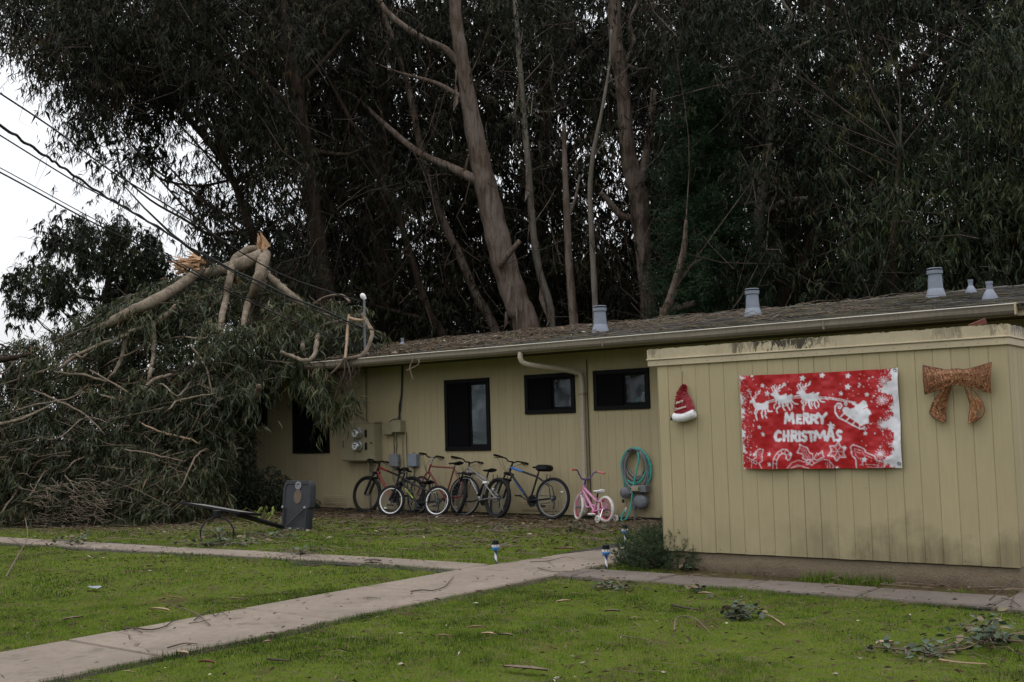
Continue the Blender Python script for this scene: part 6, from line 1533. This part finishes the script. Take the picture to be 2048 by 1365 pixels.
# stripped branches round the mast
def free(pts, m, name='branch', n=6, lab=None):
    P = [WP(p[0], p[1], p[3] if len(p) > 3 else YG-.06) for p in pts]; R_ = [p[2]/2/108 for p in pts]; Q = catmull(P, 5)
    return MB().tube(Q, list(np.interp(np.linspace(0, len(P)-1, len(Q)), range(len(P)), R_)), n).build(name, M[m], ft, True, lab)
free([(698,630,5,14.3),(695,660,6,14.2),(693,690,6,14.0),(690,720,5,YG-.1)], 'curl', lab='peeled orange stripped branch'); free([(699,636,6,14.3),(712,640,7,14.3),(732,641,6,14.3)], 'curl')
free([(724,628,7,14.25),(736,648,8,14.2),(744,666,8,14.1),(738,690,8,14.0),(728,708,8,YG),(712,715,7,YG-.09),(690,718,6,YG-.1)], 'bark_log', lab='curved pale bare branch beside the mast')
free([(745,660,3,14.1),(728,655,3,14.1),(712,644,2,14.1)], 'twig_dark')
free([(700,604,5,14.6),(680,590,5,14.8),(640,600,5,15),(600,640,5,15)], 'twig'); free([(598,708,6,YG+.1),(640,655,6,14.5),(690,640,4,14.6)], 'twig')
# torn, splintered ends
spl = MB()
def splinters(px, py, t_, dpx, dpy, n, L, spread, wd):
    for k in range(n):
        o_ = DP(px+rng.normal()*spread, py+rng.normal()*spread, t_+rng.normal()*.05); e = DP(px+dpx*L*rng.uniform(.35, 1.1)+rng.normal()*spread*.9, py+dpy*L*rng.uniform(.35, 1.1)+rng.normal()*spread*.9, t_+rng.normal()*.12)
        d = unit(e-o_); s_ = unit(np.cross(d, rng.normal(size=3)))*wd*rng.uniform(.4, 1.2); u_ = np.cross(d, s_)*.5
        spl.add([o_-s_, o_+s_, o_+u_, e-s_*.25, e+s_*.1, o_*.4+e*.6+s_*.7, o_*.4+e*.6-s_*.7], [(0,1,5),(0,5,6),(6,5,4),(6,4,3),(1,2,5),(2,0,6),(2,6,4),(2,4,5)])
ts = float(surf(400, 540))-.35
splinters(398, 530, ts, -52, -8, 26, 1.0, 6, .05); splinters(372, 536, ts, -30, 4, 14, .9, 6, .045); splinters(400, 524, ts, -40, -14, 8, .9, 4, .04)
ts = float(surf(522, 505))-.4
splinters(526, 508, ts, -8, -42, 22, 1.0, 5, .045); splinters(520, 520, ts-.05, 12, -22, 14, .8, 6, .05); splinters(505, 530, ts, 16, -20, 10, .8, 5, .04); splinters(470, 560, ts+.2, 16, 12, 10, .9, 4, .03)
spl.build('splinters', M['splinter'], ft, kind='stuff')
for k in range(26):
    x, y = rng.uniform(-60, 470), rng.uniform(600, 960)
    if not inpoly(np.array([x]), np.array([y]), OUT)[0]: continue
    a = rng.normal(2.65, .4); L = rng.uniform(60, 190); cv = rng.normal()*14; w_ = rng.uniform(2.5, 6)
    limb([(x, y, w_*.8, .35), (x+math.cos(a)*L*.3, y+math.sin(a)*L*.3*.8+cv, w_), (x+math.cos(a)*L*.65, y+math.sin(a)*L*.65*.8-cv*.4, w_*.75), (x+math.cos(a)*L, y+math.sin(a)*L*.75+cv, w_*.4, .3)], ('bark_log', 'bark_dark', 'twig', 'twig')[rng.integers(4)], seg=6)
# twigs all over the heap
tm = [MB(), MB(), MB()]
for k in range(2600):
    x, y = rng.uniform(-200, 735), rng.uniform(540, 1055)
    if not inpoly(np.array([x]), np.array([y]), OUT)[0]: continue
    c = DP(x, y, float(surf(x, y))+rng.uniform(-.25, .5))
    if c[2] < .05 or (c[1] > WY-.1 and c[2] < 2.7): continue
    a = rng.normal(2.7, .55); L = rng.uniform(.2, .8); d = np.array([math.cos(a)*.75, rng.normal()*.5, -abs(math.sin(a))*.55+rng.normal()*.35]); k_ = rng.integers(3)
    tm[k_].tube([c, c+d*L*.5+rng.normal(size=3)*.06, c+d*L+rng.normal(size=3)*.06], [.009, .006, .003], 3, 0, False)
for k in range(160):   # bare silvery brush at lower left
    x, y = rng.uniform(60, 230), rng.uniform(965, 1045); c = DP(x, y, float(surf(x, y))-.35); d = np.array([.8, rng.normal()*.3, rng.normal()*.22]); L = rng.uniform(.25, .7)
    tm[0].tube([c-d*L*.5, c+rng.normal(size=3)*.04, c+d*L*.5+rng.normal(size=3)*.07], [.006, .005, .002], 3, 0, False)
for q, mm in zip(tm, ('bark_log', 'twig', 'twig_dark')): q.build('twigs', M[mm], ft, kind='stuff')
# the bough hanging off the gutter
hb_c, sd2 = [], MB()
for x, y, n_ in ((640,765,12),(625,800,14),(650,800,16),(612,785,8),(660,825,14),(640,835,12),(680,830,12),(690,815,6),(600,770,5),(560,742,4),(575,752,4),(548,760,4),(665,850,6)):
    for k in range(n_): hb_c.append(WP(x+rng.normal()*13, y-22+rng.normal()*10, 13.62+rng.normal()*.12))
hb_c = np.array(hb_c); ha_ = Acc(); ha_.add(*sprays(hb_c, 9, .22, 1.1, (.16, .27), (.018, .03), True, curve=.25, vbase=np.full(len(hb_c), .12))); ha_.build('hanging_foliage', 'leaf_fall', ft)
free([(690,716,6,YG-.12),(676,735,5,13.72),(656,755,4,13.7),(640,780,3,13.66),(630,820,2,13.62)], 'twig'); free([(690,718,4,YG-.12),(688,750,4,13.7),(672,790,3,13.65),(664,820,2,13.6)], 'twig_dark')
free([(692,718,4,YG-.12),(700,745,3,13.7),(702,775,2,13.68)], 'twig_dark'); free([(596,735,4,13.8),(575,748,3,13.7),(550,748,3,13.7)], 'twig'); free([(830,716,3,13.72),(820,735,3,13.7),(826,760,2,13.7)], 'twig'); free([(838,716,3,13.74),(836,730,2,13.7),(812,742,2,13.7)], 'twig')
for k in range(150):
    x, y = 690+rng.normal()*17, 760+rng.normal()*24; c = WP(x, y, 13.7+rng.normal()*.08); sd2.lathe([(.001, -.008), (.009, 0), (.007, .008), (.001, .01)], c, rng.normal(size=3), 5)
    if k % 2: sd2.tube([c, c+rng.normal(size=3)*.1+[0, 0, .1]], .003, 3, 0, False)
sd2.build('seed_pods', M['twig_dark'], ft, kind='stuff')

# ================================================================== SHRUBS
def leaf_shrub(name, label, cat, blobs, n, sl, sw, m, loc, down=.2, size=.14, four=False, per=10):
    r = thing(name, label, cat, loc); C = []
    for c, rad in blobs:
        k = int(n*rad[0]*rad[2]/sum(b[1][0]*b[1][2] for b in blobs)); d = unit(rng.normal(size=(k, 3)))*np.array(rad)*(rng.random((k, 1))**.35); C.append(np.array(c)+d)
    C = np.concatenate(C); C = C[C[:, 2] > .02]; a = Acc(); a.add(*sprays(C, per, size, down, sl, sw, four)); a.build('foliage', m, r)
    st = MB()
    for k in range(14): c = C[rng.integers(len(C))]; st.tube([(loc[0]+rng.normal()*.08, loc[1]+rng.normal()*.05, 0), (c+np.array(loc))/2, c], [.014, .01, .004], 4, 0, False)
    st.build('stems', M['twig_dark'], r, kind='stuff'); return r
c0 = WP(530, 975, 13.7)
leaf_shrub('shrub', 'dark rounded leafy shrub against the wall beside the fallen tree', 'shrub', [(WP(520, 972, 13.7), (.75, .45, .42)), (WP(565, 985, 13.8), (.42, .35, .33)), (WP(470, 985, 13.4), (.6, .4, .38))], 750, (.03, .055), (.018, .03), 'leaf_shrub', (c0[0], 13.7, 0))
c0 = WP(497, 900, 14.4)
leaf_shrub('climbing_shrub', 'narrow dark climber on the wall left of the dark shrub', 'shrub', [(WP(492, y, 14.35), (.3, .2, .3)) for y in (830, 870, 910, 950, 990)], 420, (.03, .05), (.018, .03), 'leaf_shrub', (c0[0], 14.4, 0))
c0 = WP(627, 1015, 14.4)
leaf_shrub('weed', 'small dark weed at the wall foot right of the hoop base', 'plant', [((c0[0], 14.35, .12), (.12, .1, .12))], 40, (.03, .05), (.02, .03), 'leaf_shrub', (c0[0], 14.35, 0))
# needle-leaved shrub by the shed corner
hr = thing('needle_shrub', 'low bushy green shrub with needle leaves at the shed corner', 'shrub', (-5.85, 10.05, 0))
n = 1000; hx_ = rng.normal(0, 1, (n, 3)); hx_ = unit(hx_)*(rng.random((n, 1))**.4); cen = np.array([-5.83, 9.98, .08]); rad3 = np.array([.5, .46, .29])
B = cen+hx_*rad3; B = B[B[:, 2] > .0]; tipd = unit((B-cen)*[1, 1, .6]+[0, 0, .35]+rng.normal(size=B.shape)*.25); Ls = rng.uniform(.08, .17, len(B))
q = 34; kk = rng.random((len(B), q)); P_ = B[:, None]+tipd[:, None]*(kk*Ls[:, None])[..., None]; D_ = unit(tipd[:, None]*.9+rng.normal(size=(len(B), q, 3))*.6)
V_, F_, k_ = leaf_mesh(P_.reshape(-1, 3), D_.reshape(-1, 3), rng.uniform(.025, .045, len(B)*q), rng.uniform(.006, .010, len(B)*q), 'one', .1)
a = Acc(); a.add(V_, F_, np.repeat(np.clip(rng.normal(.45, .2, len(B)*q)+np.repeat(rng.normal(0, .12, len(B)), q), 0, 1), k_)); a.build('foliage', 'leaf_herb', hr)
st = MB()
for b, d, L in zip(B[::3], tipd[::3], Ls[::3]): st.tube([cen*.6+b*.4-[0, 0, .05], b, b+d*L*.7], [.004, .002, .001], 3, 0, False)
st.build('stems', M['twig_dark'], hr, kind='stuff')
# spiky plant beside it
ag = thing('spiky_plant', 'spiky plant with one arching yellow edged leaf behind the needle shrub', 'plant', (-6.05, 10.6, 0))
def sword(p0, az, L, w_, lean, mi='agave'):
    V_ = []; k = 9
    for i in range(k):
        s_ = i/(k-1); ang = lean[0]+(lean[1]-lean[0])*s_; 
        if i == 0: q = np.array(p0, float)
        else: q = q+np.array([math.cos(az)*math.cos(ang), math.sin(az)*math.cos(ang), math.sin(ang)])*L/(k-1)
        s2 = np.array([-math.sin(az), math.cos(az), 0])*w_*(1-s_**2)*.5; V_.append((q, s2))
    mb, me_ = MB(), MB()
    for i in range(k-1):
        (a, s_), (b, t_) = V_[i], V_[i+1]; up_ = np.array([0, 0, -.25])
        mb.add([a-s_, a+up_*np.linalg.norm(s_), a+s_, b+t_, b+up_*np.linalg.norm(t_), b-t_], [(0,1,4,5),(1,2,3,4)])
        me_.add([a-s_*1.0, a-s_*1.3+[0, 0, .002], b-t_*1.3+[0, 0, .002], b-t_], [(0,1,2,3)]); me_.add([a+s_, a+s_*1.3+[0, 0, .002], b+t_*1.3+[0, 0, .002], b+t_], [(3,2,1,0)])
    o = mb.build('leaf', M[mi], ag, True); me_.build('margin', M['agave_edge'], o)
sword((-6.05, 10.6, .05), .55, .85, .07, (1.25, -.9)); sword((-6.0, 10.62, .05), .7, .7, .06, (1.2, -.6))
for k in range(9): sword((-6.1+rng.normal()*.05, 10.55+rng.normal()*.05, .05), rng.uniform(0, 2*pi), rng.uniform(.25, .4), .05, (rng.uniform(.7, 1.3), rng.uniform(.2, .8)))

# ================================================================== BOUGHS AND LITTER ON THE LAWN
def leaf_round(L, W):
    o = [(0, 0), (.18, .3), (.42, .5), (.7, .4), (.92, .15), (1, 0)]
    pts = [(x*L, y*W, -.12*L*x*x+.08*abs(y)*L) for x, y in o]+[(x*L, -y*W, -.12*L*x*x+.08*abs(y)*L) for x, y in o[1:-1]][::-1]
    mid = [(x*L, 0, -.12*L*x*x-.01*L) for x in (.25, .6)]
    mb = MB(); mb.add(pts+mid, [(0,1,10),(1,2,10),(2,11,10),(2,3,11),(3,4,11),(4,5,11),(5,6,11),(6,7,11),(7,8,11),(8,10,11),(8,9,10),(9,0,10)]); return mb
LR = []
for k in range(6):
    mb = leaf_round(.055+.006*k, .042+.003*(k % 3)); me = mb.mesh('leaf', M['leaf_round'], True); a = me.attributes.new('v', 'FLOAT', 'FACE'); a.data.foreach_set('value', [min(1, .12+.17*k)]*len(me.polygons)); LR.append(me)
def bough(label, c, spread, n_, nst=7, hgt=.14, cat='broken bough', el=1., scale=1.):
    n = int(n_*1.7); scale *= .8; c = np.array(c, float); r = thing('fallen_bough', label, cat, (c[0], c[1], 0)); st = MB(); tips = []
    for k in range(nst):
        a = rng.uniform(0, 2*pi); e = c+np.array([math.cos(a)*spread*el, math.sin(a)*spread, 0])*rng.uniform(.5, 1.); e[2] = rng.uniform(.02, hgt); m_ = (c+e)/2+rng.normal(size=3)*.04; m_[2] = abs(m_[2])+.02
        P = [c+[0, 0, .015], m_, e]; st.tube(catmull(P, 3), lerps([.007, .0025], 7), 4, 0, False); tips.append(P)
    for k in range(int(spread*50)):
        P0 = c+np.array([rng.normal()*spread*.5*el, rng.normal()*spread*.5, .02+rng.random()*hgt*.5]); d0 = rng.normal(size=3)*[.12, .12, .03]; st.tube([P0, P0+d0*.5+rng.normal(size=3)*.01, P0+d0], [.003, .0025, .0012], 3, 0, False)
    st.build('stems', M['twig'], r, kind='stuff')
    for k in range(n):
        P = tips[rng.integers(nst)]; q = rng.random(); b = (P[0]*(1-q)+P[1]*q) if rng.random() < .4 else (P[1]*(1-q)+P[2]*q); b = b+rng.normal(size=3)*.025*spread/.3; b[2] = max(.012, b[2])
        o = bpy.data.objects.new('leaf', LR[rng.integers(6)] if rng.random() < .96 else LR[5]); o.parent = r; COL.objects.link(o); o.matrix_parent_inverse = WM[r.name].inverted()
        o.matrix_basis = Matrix.Translation(Vector(b)) @ Matrix.Rotation(rng.uniform(0, 2*pi), 4, 'Z') @ Matrix.Rotation(rng.normal(.05, .33), 4, 'Y') @ Matrix.Rotation(rng.normal(0, .45), 4, 'X') @ Matrix.Scale(scale*rng.uniform(.7, 1.25), 4)
bough('largest broken bough of round grey-green leaves alone on the lawn, before the sidewalk', G(1462, 1240), .26, 74, 9, .17)
bough('heap of broken leafy twigs at the right edge of the lawn', G(1985, 1285), .45, 110, 14, .16, 'twig heap', .8)
bough('sprawl of round leaves between the twig heap and the middle lawn', G(1850, 1310), .38, 60, 9, .08, 'broken bough', 1.)
bough('low sprig of round leaves at the edge of the sidewalk beside the path corner', G(1245, 1180), .34, 36, 6, .07, 'sprig')
bough('small sprig of round leaves by the sidewalk left of the largest bough', G(1402, 1184), .1, 12, 4, .06, 'sprig')
bough('tiny green sprig lying at the shed foundation near the needle shrub', G(1392, 1143), .2, 30, 6, .08, 'sprig')
bough('leafy broken bough lying under the hoop rim by the narrow path', G(440, 1092), .6, 90, 12, .2, 'broken bough', 1.5, 1.3)
bough('leafy twigs in front of the tipped hoop base', G(545, 1078), .45, 46, 9, .15, 'broken bough', 1.3, 1.2)
bough('leafy sprig on the narrow path far left', G(160, 1088), .5, 46, 8, .12, 'sprig', 1.3, 1.3)
bough('leafy sprig on the grass in front of the pink bicycle', G(1165, 1062), .35, 34, 7, .2, 'sprig', 1.2, 1.2)
bough('green twigs in front of the silver bicycle', G(985, 1062), .45, 26, 8, .12, 'sprig', 1.4, 1.1)
bough('little sprig on the narrow path near its middle', G(600, 1112), .3, 22, 5, .14, 'sprig', 1.2, 1.1)
sg = thing('seedling', 'bright yellow-green young leaves sprouting by the hoop base', 'plant', tuple(G(528, 1045)[:2])+(0,))
gc = G(528, 1045); a = Acc(); C_ = np.array([gc+np.array([rng.normal()*.16, rng.normal()*.1, rng.uniform(.12, .3)]) for _ in range(11)]); a.add(*sprays(C_, 7, .08, .5, (.05, .1), (.025, .045), True, vbase=np.full(11, .4)))
t_ = m_leaf('young_leaf', [(0., (.08, .12, .02)), (1., (.2, .24, .06))], .6, .1, .3); M['young'] = t_; a.build('foliage', 'young', sg)
st = MB(); [st.tube([gc+[rng.normal()*.05, 0, 0], (gc+c)/2+[0, 0, .03], c], [.006, .004, .002], 4, 0, False) for c in C_]; st.build('stems', M['twig'], sg, kind='stuff')
ps = G(188, 1181); mb = MB(); q = [ps+np.array([dx, dy, .03+rnd.uniform(-.008, .012)]) for dx, dy in ((-.09, -.02), (-.04, -.035), (.02, -.03), (.08, -.015), (.09, .03), (.03, .045), (-.03, .035), (-.085, .02), (0, 0), (-.05, 0), (.05, .005))]
mb.add(q, [(0,1,9),(1,8,9),(1,2,8),(2,10,8),(2,3,10),(3,4,10),(4,5,10),(5,8,10),(5,6,8),(6,9,8),(6,7,9),(7,0,9)]).build('plastic_scrap', simple('clouded_plastic', (.2, .22, .24), .4), None, False, 'crumpled scrap of whitish plastic on the left lawn', None, 'litter')
def stick(pts, r_in, label, m='twig', name='fallen_twig', cat='twig', zs=None, forks=()):
    r = r_in*.65; P = [G(x, y)+np.array([0, 0, .03 if zs is None else zs[i]]) for i, (x, y) in enumerate(pts)]; mb = MB().tube(catmull(P, 4), lerps([r, r*.5], (len(P)-1)*4+1), 6)
    for f_ in forks: mb.tube(catmull([G(x, y)+np.array([0, 0, .03]) for x, y in f_], 3), r*.5, 5)
    mb.build(name, M[m], None, True, label, None, cat, 'twigs lying about')
stick([(248,1268),(262,1264),(300,1268),(328,1262),(345,1251),(357,1247)], .011, 'dark crooked twig lying on the path nearest the crack', 'twig_dark', forks=[[(262,1264),(285,1274)]])
stick([(388,1249),(402,1238),(420,1231),(431,1240),(441,1232),(456,1240)], .008, 'wiggly dark twig on the path, second from the crack', 'twig_dark')
stick([(378,1255),(400,1252),(422,1246)], .006, 'short thin twig on the path just below the wiggly one', 'twig_dark')
stick([(822,1190),(845,1187),(866,1188),(890,1180),(900,1168),(908,1160)], .009, 'twig bending upward at the far part of the path', 'twig_dark')
stick([(335,1305),(368,1296),(395,1297)], .008, 'twig at the near right edge of the path', 'twig_dark')
stick([(733,1204),(745,1203),(762,1204)], .006, 'straight little twig in the middle of the path', 'twig_dark')
stick([(1060,1130),(1095,1128),(1130,1120),(1150,1124)], .006, 'long thin twig on the path junction', 'twig_dark', forks=[[(1095,1128),(1110,1140)]])
stick([(1075,1142),(1110,1150),(1160,1148)], .006, 'thin twig at the corner where path meets sidewalk', 'twig_dark')
stick([(1980,1214),(2003,1204),(2022,1193),(2044,1176)], .009, 'forked dark branch on the sidewalk at the shed corner', 'twig_dark', zs=[.05,.09,.1,.08], forks=[[(2003,1204),(2024,1208),(2030,1190)],[(2024,1208),(2021,1230)],[(2024,1208),(2042,1222)]])
stick([(1879,1330),(1920,1336),(1974,1339)], .011, 'pale bare stick below the twig heap on the lawn', 'curl')
stick([(1344,1218),(1372,1224),(1404,1229)], .016, 'thick dark stick left of the largest bough', 'twig_dark')
stick([(1349,1270),(1354,1253),(1384,1254),(1408,1264),(1422,1274)], .008, 'curved thin stick on grass under the largest bough', 'twig', zs=[.02,.06,.07,.04,.02])
stick([(1570,1260),(1540,1240),(1525,1238)], .009, 'pale short stick right of the largest bough', 'curl')
stick([(536,1328),(560,1330),(580,1332)], .014, 'short thick brown stick on the near lawn', 'twig_dark')
stick([(1110,1054),(1180,1048),(1110,1054),(1060,1056),(990,1055)][2:], .014, 'pale crooked branch on soil before the blue bicycle', 'twig', forks=[[(1060,1056),(1040,1050)]])
stick([(855,1035),(862,1060),(868,1075)], .01, 'pale forked branch on soil under the small black bicycle', 'twig', forks=[[(862,1056),(830,1070)],[(860,1052),(905,1040)]])
stick([(565,1068),(600,1062),(632,1068),(660,1085)], .01, 'thin branch lying right of the hoop base', 'twig')
stick([(820,1105),(880,1097),(940,1088),(990,1082)], .009, 'long twig on grass left of the lone snowman stake', 'twig')
stick([(1150,1095),(1180,1105),(1230,1106)], .009, 'twig at the far lawn edge near the needle shrub', 'twig')
stick([(1240,1280),(1290,1288),(1330,1300)], .006, 'fine grey twig flat on the middle near lawn', 'twig')
stick([(420,1258),(395,1236),(360,1222),(330,1215)], .008, 'stick in the left lawn by the near path edge', 'twig')
stick([(12,1160),(40,1120),(55,1105),(50,1085)], .014, 'bare branch sticking up at the far left by the narrow path', 'twig', zs=[.03,.1,.2,.35], forks=[[(40,1120),(80,1112)],[(50,1100),(20,1080)]])
def curl(px, py, L, w_, ang, label, m='curl', name='bark_curl'):
    c = G(px, py); n_ = 7; crv = rnd.uniform(-.1, .1)*L*4; mb = MB(); d = np.array([math.cos(ang), math.sin(ang), 0]); s_ = np.array([-d[1], d[0], 0])
    vs = [c+d*(i/n_-.5)*L+s_*w_*.5*j*math.sin(pi*(.12+.8*i/n_))+s_*(crv*(i/n_-.5)**2)+np.array([0, 0, .03+.006*math.sin(pi*i/n_)+.012*abs(j)]) for i in range(n_+1) for j in (-1, 0, 1)]
    mb.add(vs, [(i*3+j, i*3+j+1, i*3+4+j, i*3+3+j) for i in range(n_) for j in range(2)]).build(name, M[m], None, True, label, None, 'bark', 'curls of bark on the grass')
curl(976, 1279, .1, .045, .4, 'pale orange curl of bark on the near lawn, centre'); curl(1012, 1281, .12, .035, .1, 'greyish curl of bark just right of the pale orange one', 'twig')
curl(952, 1265, .12, .02, .7, 'thin tan strip of bark above the pale orange curl'); curl(886, 1283, .11, .018, .3, 'yellowish thin strip left of the pale orange curl')
curl(535, 1295, .05, .03, 1., 'small orange bark chip near the path edge'); curl(364, 1317, .1, .05, .2, 'tan curled leaf beside the near right path edge'); curl(415, 1336, .12, .025, .2, 'reddish bark strip on the near left lawn', 'rusty')
curl(322, 1228, .24, .045, .1, 'long pale bark strip left of the path'); curl(147, 1246, .16, .05, 1.4, 'brown curled leaf upright in the left lawn', 'twig'); curl(345, 1204, .3, .012, .05, 'pale straight splinter on the left lawn')
curl(1410, 1196, .12, .04, .3, 'orange bark curl by the sidewalk near the small sprig'); curl(1128, 1212, .12, .045, .9, 'tan bark curl on the grass near the path corner'); curl(1225, 1232, .12, .04, .4, 'brown bark curl on the middle lawn', 'twig')
curl(1050, 1350, .3, .06, .15, 'grey rotten wood piece at the bottom edge of the lawn', 'twig'); curl(1130, 1104, .25, .06, .4, 'orange bark strip at the far side of the path', 'rusty'); curl(470, 1207, .16, .02, .5, 'thin tan bark strip on the left lawn')
curl(1770, 1297, .12, .06, .9, 'light brown bark flake left of the twig heap'); curl(745, 1128, .22, .12, .2, 'dark clod of bark on the narrow path', 'twig_dark')
# loose dry leaves, chips and twiglets nobody would count
def scatter(n, fy):
    x = rng.uniform(-24, 2, n); y = rng.uniform(3, 14.6, n); k = rng.random(n) < fy(x, y); return x[k], y[k]
heapx = lambda x, y: np.clip((y-9.3)/1.2, 0, 1)*np.clip((-12.2-x)/2.5, 0, 1)
fy = lambda x, y: np.clip(.4+.5*(vnoise(x*1.1, y*1.1, 95)-.4)+.95*np.clip((y-10.6)/2.8, 0, 1)+.85*heapx(x, y)+.1*np.clip((x+3.5)/1.5, 0, 1), 0, 1)*(np.where(paved(x, y), np.where(x < -8.3, .45, .14), 1))*np.where(y > 8.9, np.where((x > -5.8) & (y > 9.8), 0, 1), 1)
x, y = scatter(52000, fy); n = len(x); az = rng.uniform(0, 2*pi, n); P_ = np.stack([x, y, np.where(paved(x, y), .022, .014)+rng.random(n)*.032], 1); D_ = unit(np.stack([np.cos(az), np.sin(az), rng.normal(0, .18, n)], 1))
V_, F_, k_ = leaf_mesh(P_, D_, rng.uniform(.018, .055, n)*np.where(rng.random(n) < .2, 2., 1.)*np.where(y > 10, 1.6, 1.), rng.uniform(.006, .016, n)*np.where(y > 10, 1.5, 1.), False, .15); a = Acc(); a.add(V_, F_, np.repeat(np.clip(rng.normal(.45, .27, n), 0, 1), k_))
o = a.build('leaf_litter', 'litter', None)
x, y = scatter(9500, lambda x, y: fy(x, y)*.8); tl = MB()
for x_, y_ in zip(x, y):
    a = rng.normal(.1, .6); nr = y_ < 9.; L = rng.uniform(.05, .18 if nr else .5); r_ = rng.uniform(.001, .0022 if nr else .006); c = np.array([x_, y_, .022+rng.random()*.025]); d = np.array([math.cos(a), math.sin(a)*.6, 0])*L; m_ = c+d*.5+rng.normal(size=3)*[.03, .03, .012]+[0, 0, .012]; tl.tube([c, m_, c+d], [r_, r_, r_*.5], 3, 0, False)
tl.build('twig_litter', M['twig'], None, kind='stuff')

# what the storm dropped on the roof
n = 9000; x = rng.uniform(-18, HX1, n); y = rng.uniform(YG-.05, RY, n); k = rng.random(n) < np.clip((-9-x)/6, .03, 1)*(.35+.9*(vnoise(x*1.4, y*3, 71) > .48)); x, y = x[k], y[k]; n = len(x)
az = rng.normal(0, .9, n); P_ = np.stack([x, y, roof_z(y)+.022+rng.random(n)*.025], 1); D_ = unit(np.stack([np.cos(az), np.sin(az), rng.normal(.05, .15, n)], 1))
V_, F_, k_ = leaf_mesh(P_, D_, rng.uniform(.05, .2, n), rng.uniform(.012, .035, n), False, .2); a = Acc(); a.add(V_, F_, np.repeat(np.clip(rng.normal(.42, .28, n), 0, 1), k_)); a.build('roof_litter', 'litter', None)
tl = MB()
for k in range(420):
    x_ = -16.5+11*rng.random()**1.6; y_ = rng.uniform(YG, RY); L = rng.uniform(.15, .8); a = rng.normal(0, .5); c = np.array([x_, y_, roof_z(y_)+.035]); d = np.array([math.cos(a), math.sin(a), math.sin(a)*RS])*L
    tl.tube([c, c+d*.5+rng.normal(size=3)*[.03, .03, .01]+[0, 0, .03], c+d], [.007, .005, .002], 3, 0, False)
tl.build('roof_twig_litter', M['twig'], None, kind='stuff')

# ================================================================== GRASS
def blades(n, dmin, dmax, h, w_):
    px = rng.uniform(-120, 2170, n); tt = np.sqrt(rng.uniform(dmin**2, dmax**2, n)); d = vray(px, np.full(n, 900.)); d2 = d[:, :2]/np.linalg.norm(d[:, :2], axis=1)[:, None]
    P = d2*(tt/np.maximum(.6, d2@CF[:2]/np.linalg.norm(CF[:2])))[:, None]; x, y = P[:, 0], P[:, 1]
    k = (y < 14.4) & ~paved(x, y, .015) & ~((x > -5.72) & (x < -2.3) & (y > 9.75)) & (y > 2.4)
    soil = np.clip((y-12.0)/1.7, 0, 1)*.9+.6*heapx(x, y); k &= rng.random(n) > soil
    bare = vnoise(x*1.7, y*1.7, 52); k &= (bare+rng.random(n)*.35 > .33); k &= (vnoise(x*7, y*7, 62) > .22) | (rng.random(n) < .45)
    k2_ = ~((x > -5.6) & (x < -2.35) & (y > 9.44) & ((vnoise(x*2.2, y*2, 61) < .55) | (np.abs(x+3.9) > 1.2)))
    k = k & k2_; x, y = x[k], y[k]; n = len(x); edge = paved(x, y, -.09) & ~paved(x, y)
    base = np.stack([x, y, ground_h(x, y)-.004], 1); az = rng.uniform(0, 2*pi, n); ln = np.abs(rng.normal(0, .55, n)); hh = h*rng.uniform(.5, 1.4, n)*(.35+1.3*vnoise(x*2.3, y*2.3, 51))*np.where(edge, 1.1, 1)*np.where((vnoise(x*2.9, y*2.9, 57) > .78) & (rng.random(n) < .5), 2.1, 1)
    tip = base+np.stack([np.cos(az)*hh*ln, np.sin(az)*hh*ln, hh], 1); s_ = np.stack([-np.sin(az+rng.normal(0, .5, n)), np.cos(az), np.zeros(n)], 1)*(w_*rng.uniform(.6, 1.3, n))[:, None]*.5
    V = np.stack([base-s_, base+s_, tip], 1).reshape(-1, 3); F = np.arange(3*n).reshape(-1, 3)
    th = vnoise(x*8.5, y*8.5, 58)*.6+vnoise(x*3.7, y*3.7, 59)*.4
    v = np.clip(-.1+.7*vnoise(x*.9, y*.9, 53)+.5*(vnoise(x*3.2, y*3.2, 54)-.4)+.6*(vnoise(x*9, y*9, 56)-.5)+rng.normal(0, .17, n)+np.where((th > .62) & (rng.random(n) < .45), .6, 0)+np.where(rng.random(n) < .02, .5, 0), 0, 1); return V, F, v
ga = Acc(); ga.add(*blades(360000, 4.6, 10.5, .021, .0034)); ga.add(*blades(190000, 10.5, 18.5, .026, .007))
ga.build('grass', 'grass', None)
# taller tuft along the shed foundation
n = 2600; x = rng.uniform(-5.2, -2.5, n); y = rng.uniform(9.55, 9.84, n); k = (vnoise(x*2.2, y, 61) > .5) & (np.abs(x+3.9) < 1.1); x, y = x[k], y[k]; n = len(x); hh = rng.uniform(.03, .12, n)
az = rng.uniform(0, 2*pi, n); b = np.stack([x, y, np.zeros(n)], 1); tip = b+np.stack([np.cos(az)*hh*.5, np.sin(az)*hh*.5, hh], 1); s_ = np.stack([-np.sin(az), np.cos(az), 0*az], 1)*.003
gt = Acc(); gt.add(np.stack([b-s_, b+s_, tip], 1).reshape(-1, 3), np.arange(3*n).reshape(-1, 3), np.clip(rng.normal(.4, .2, n), 0, 1)); gt.build('grass_tuft', 'grass', None)
print('tris', sum(len(o.data.loops)-2*len(o.data.polygons) for o in S.objects if o.type == 'MESH'), 'objects', len(S.objects))
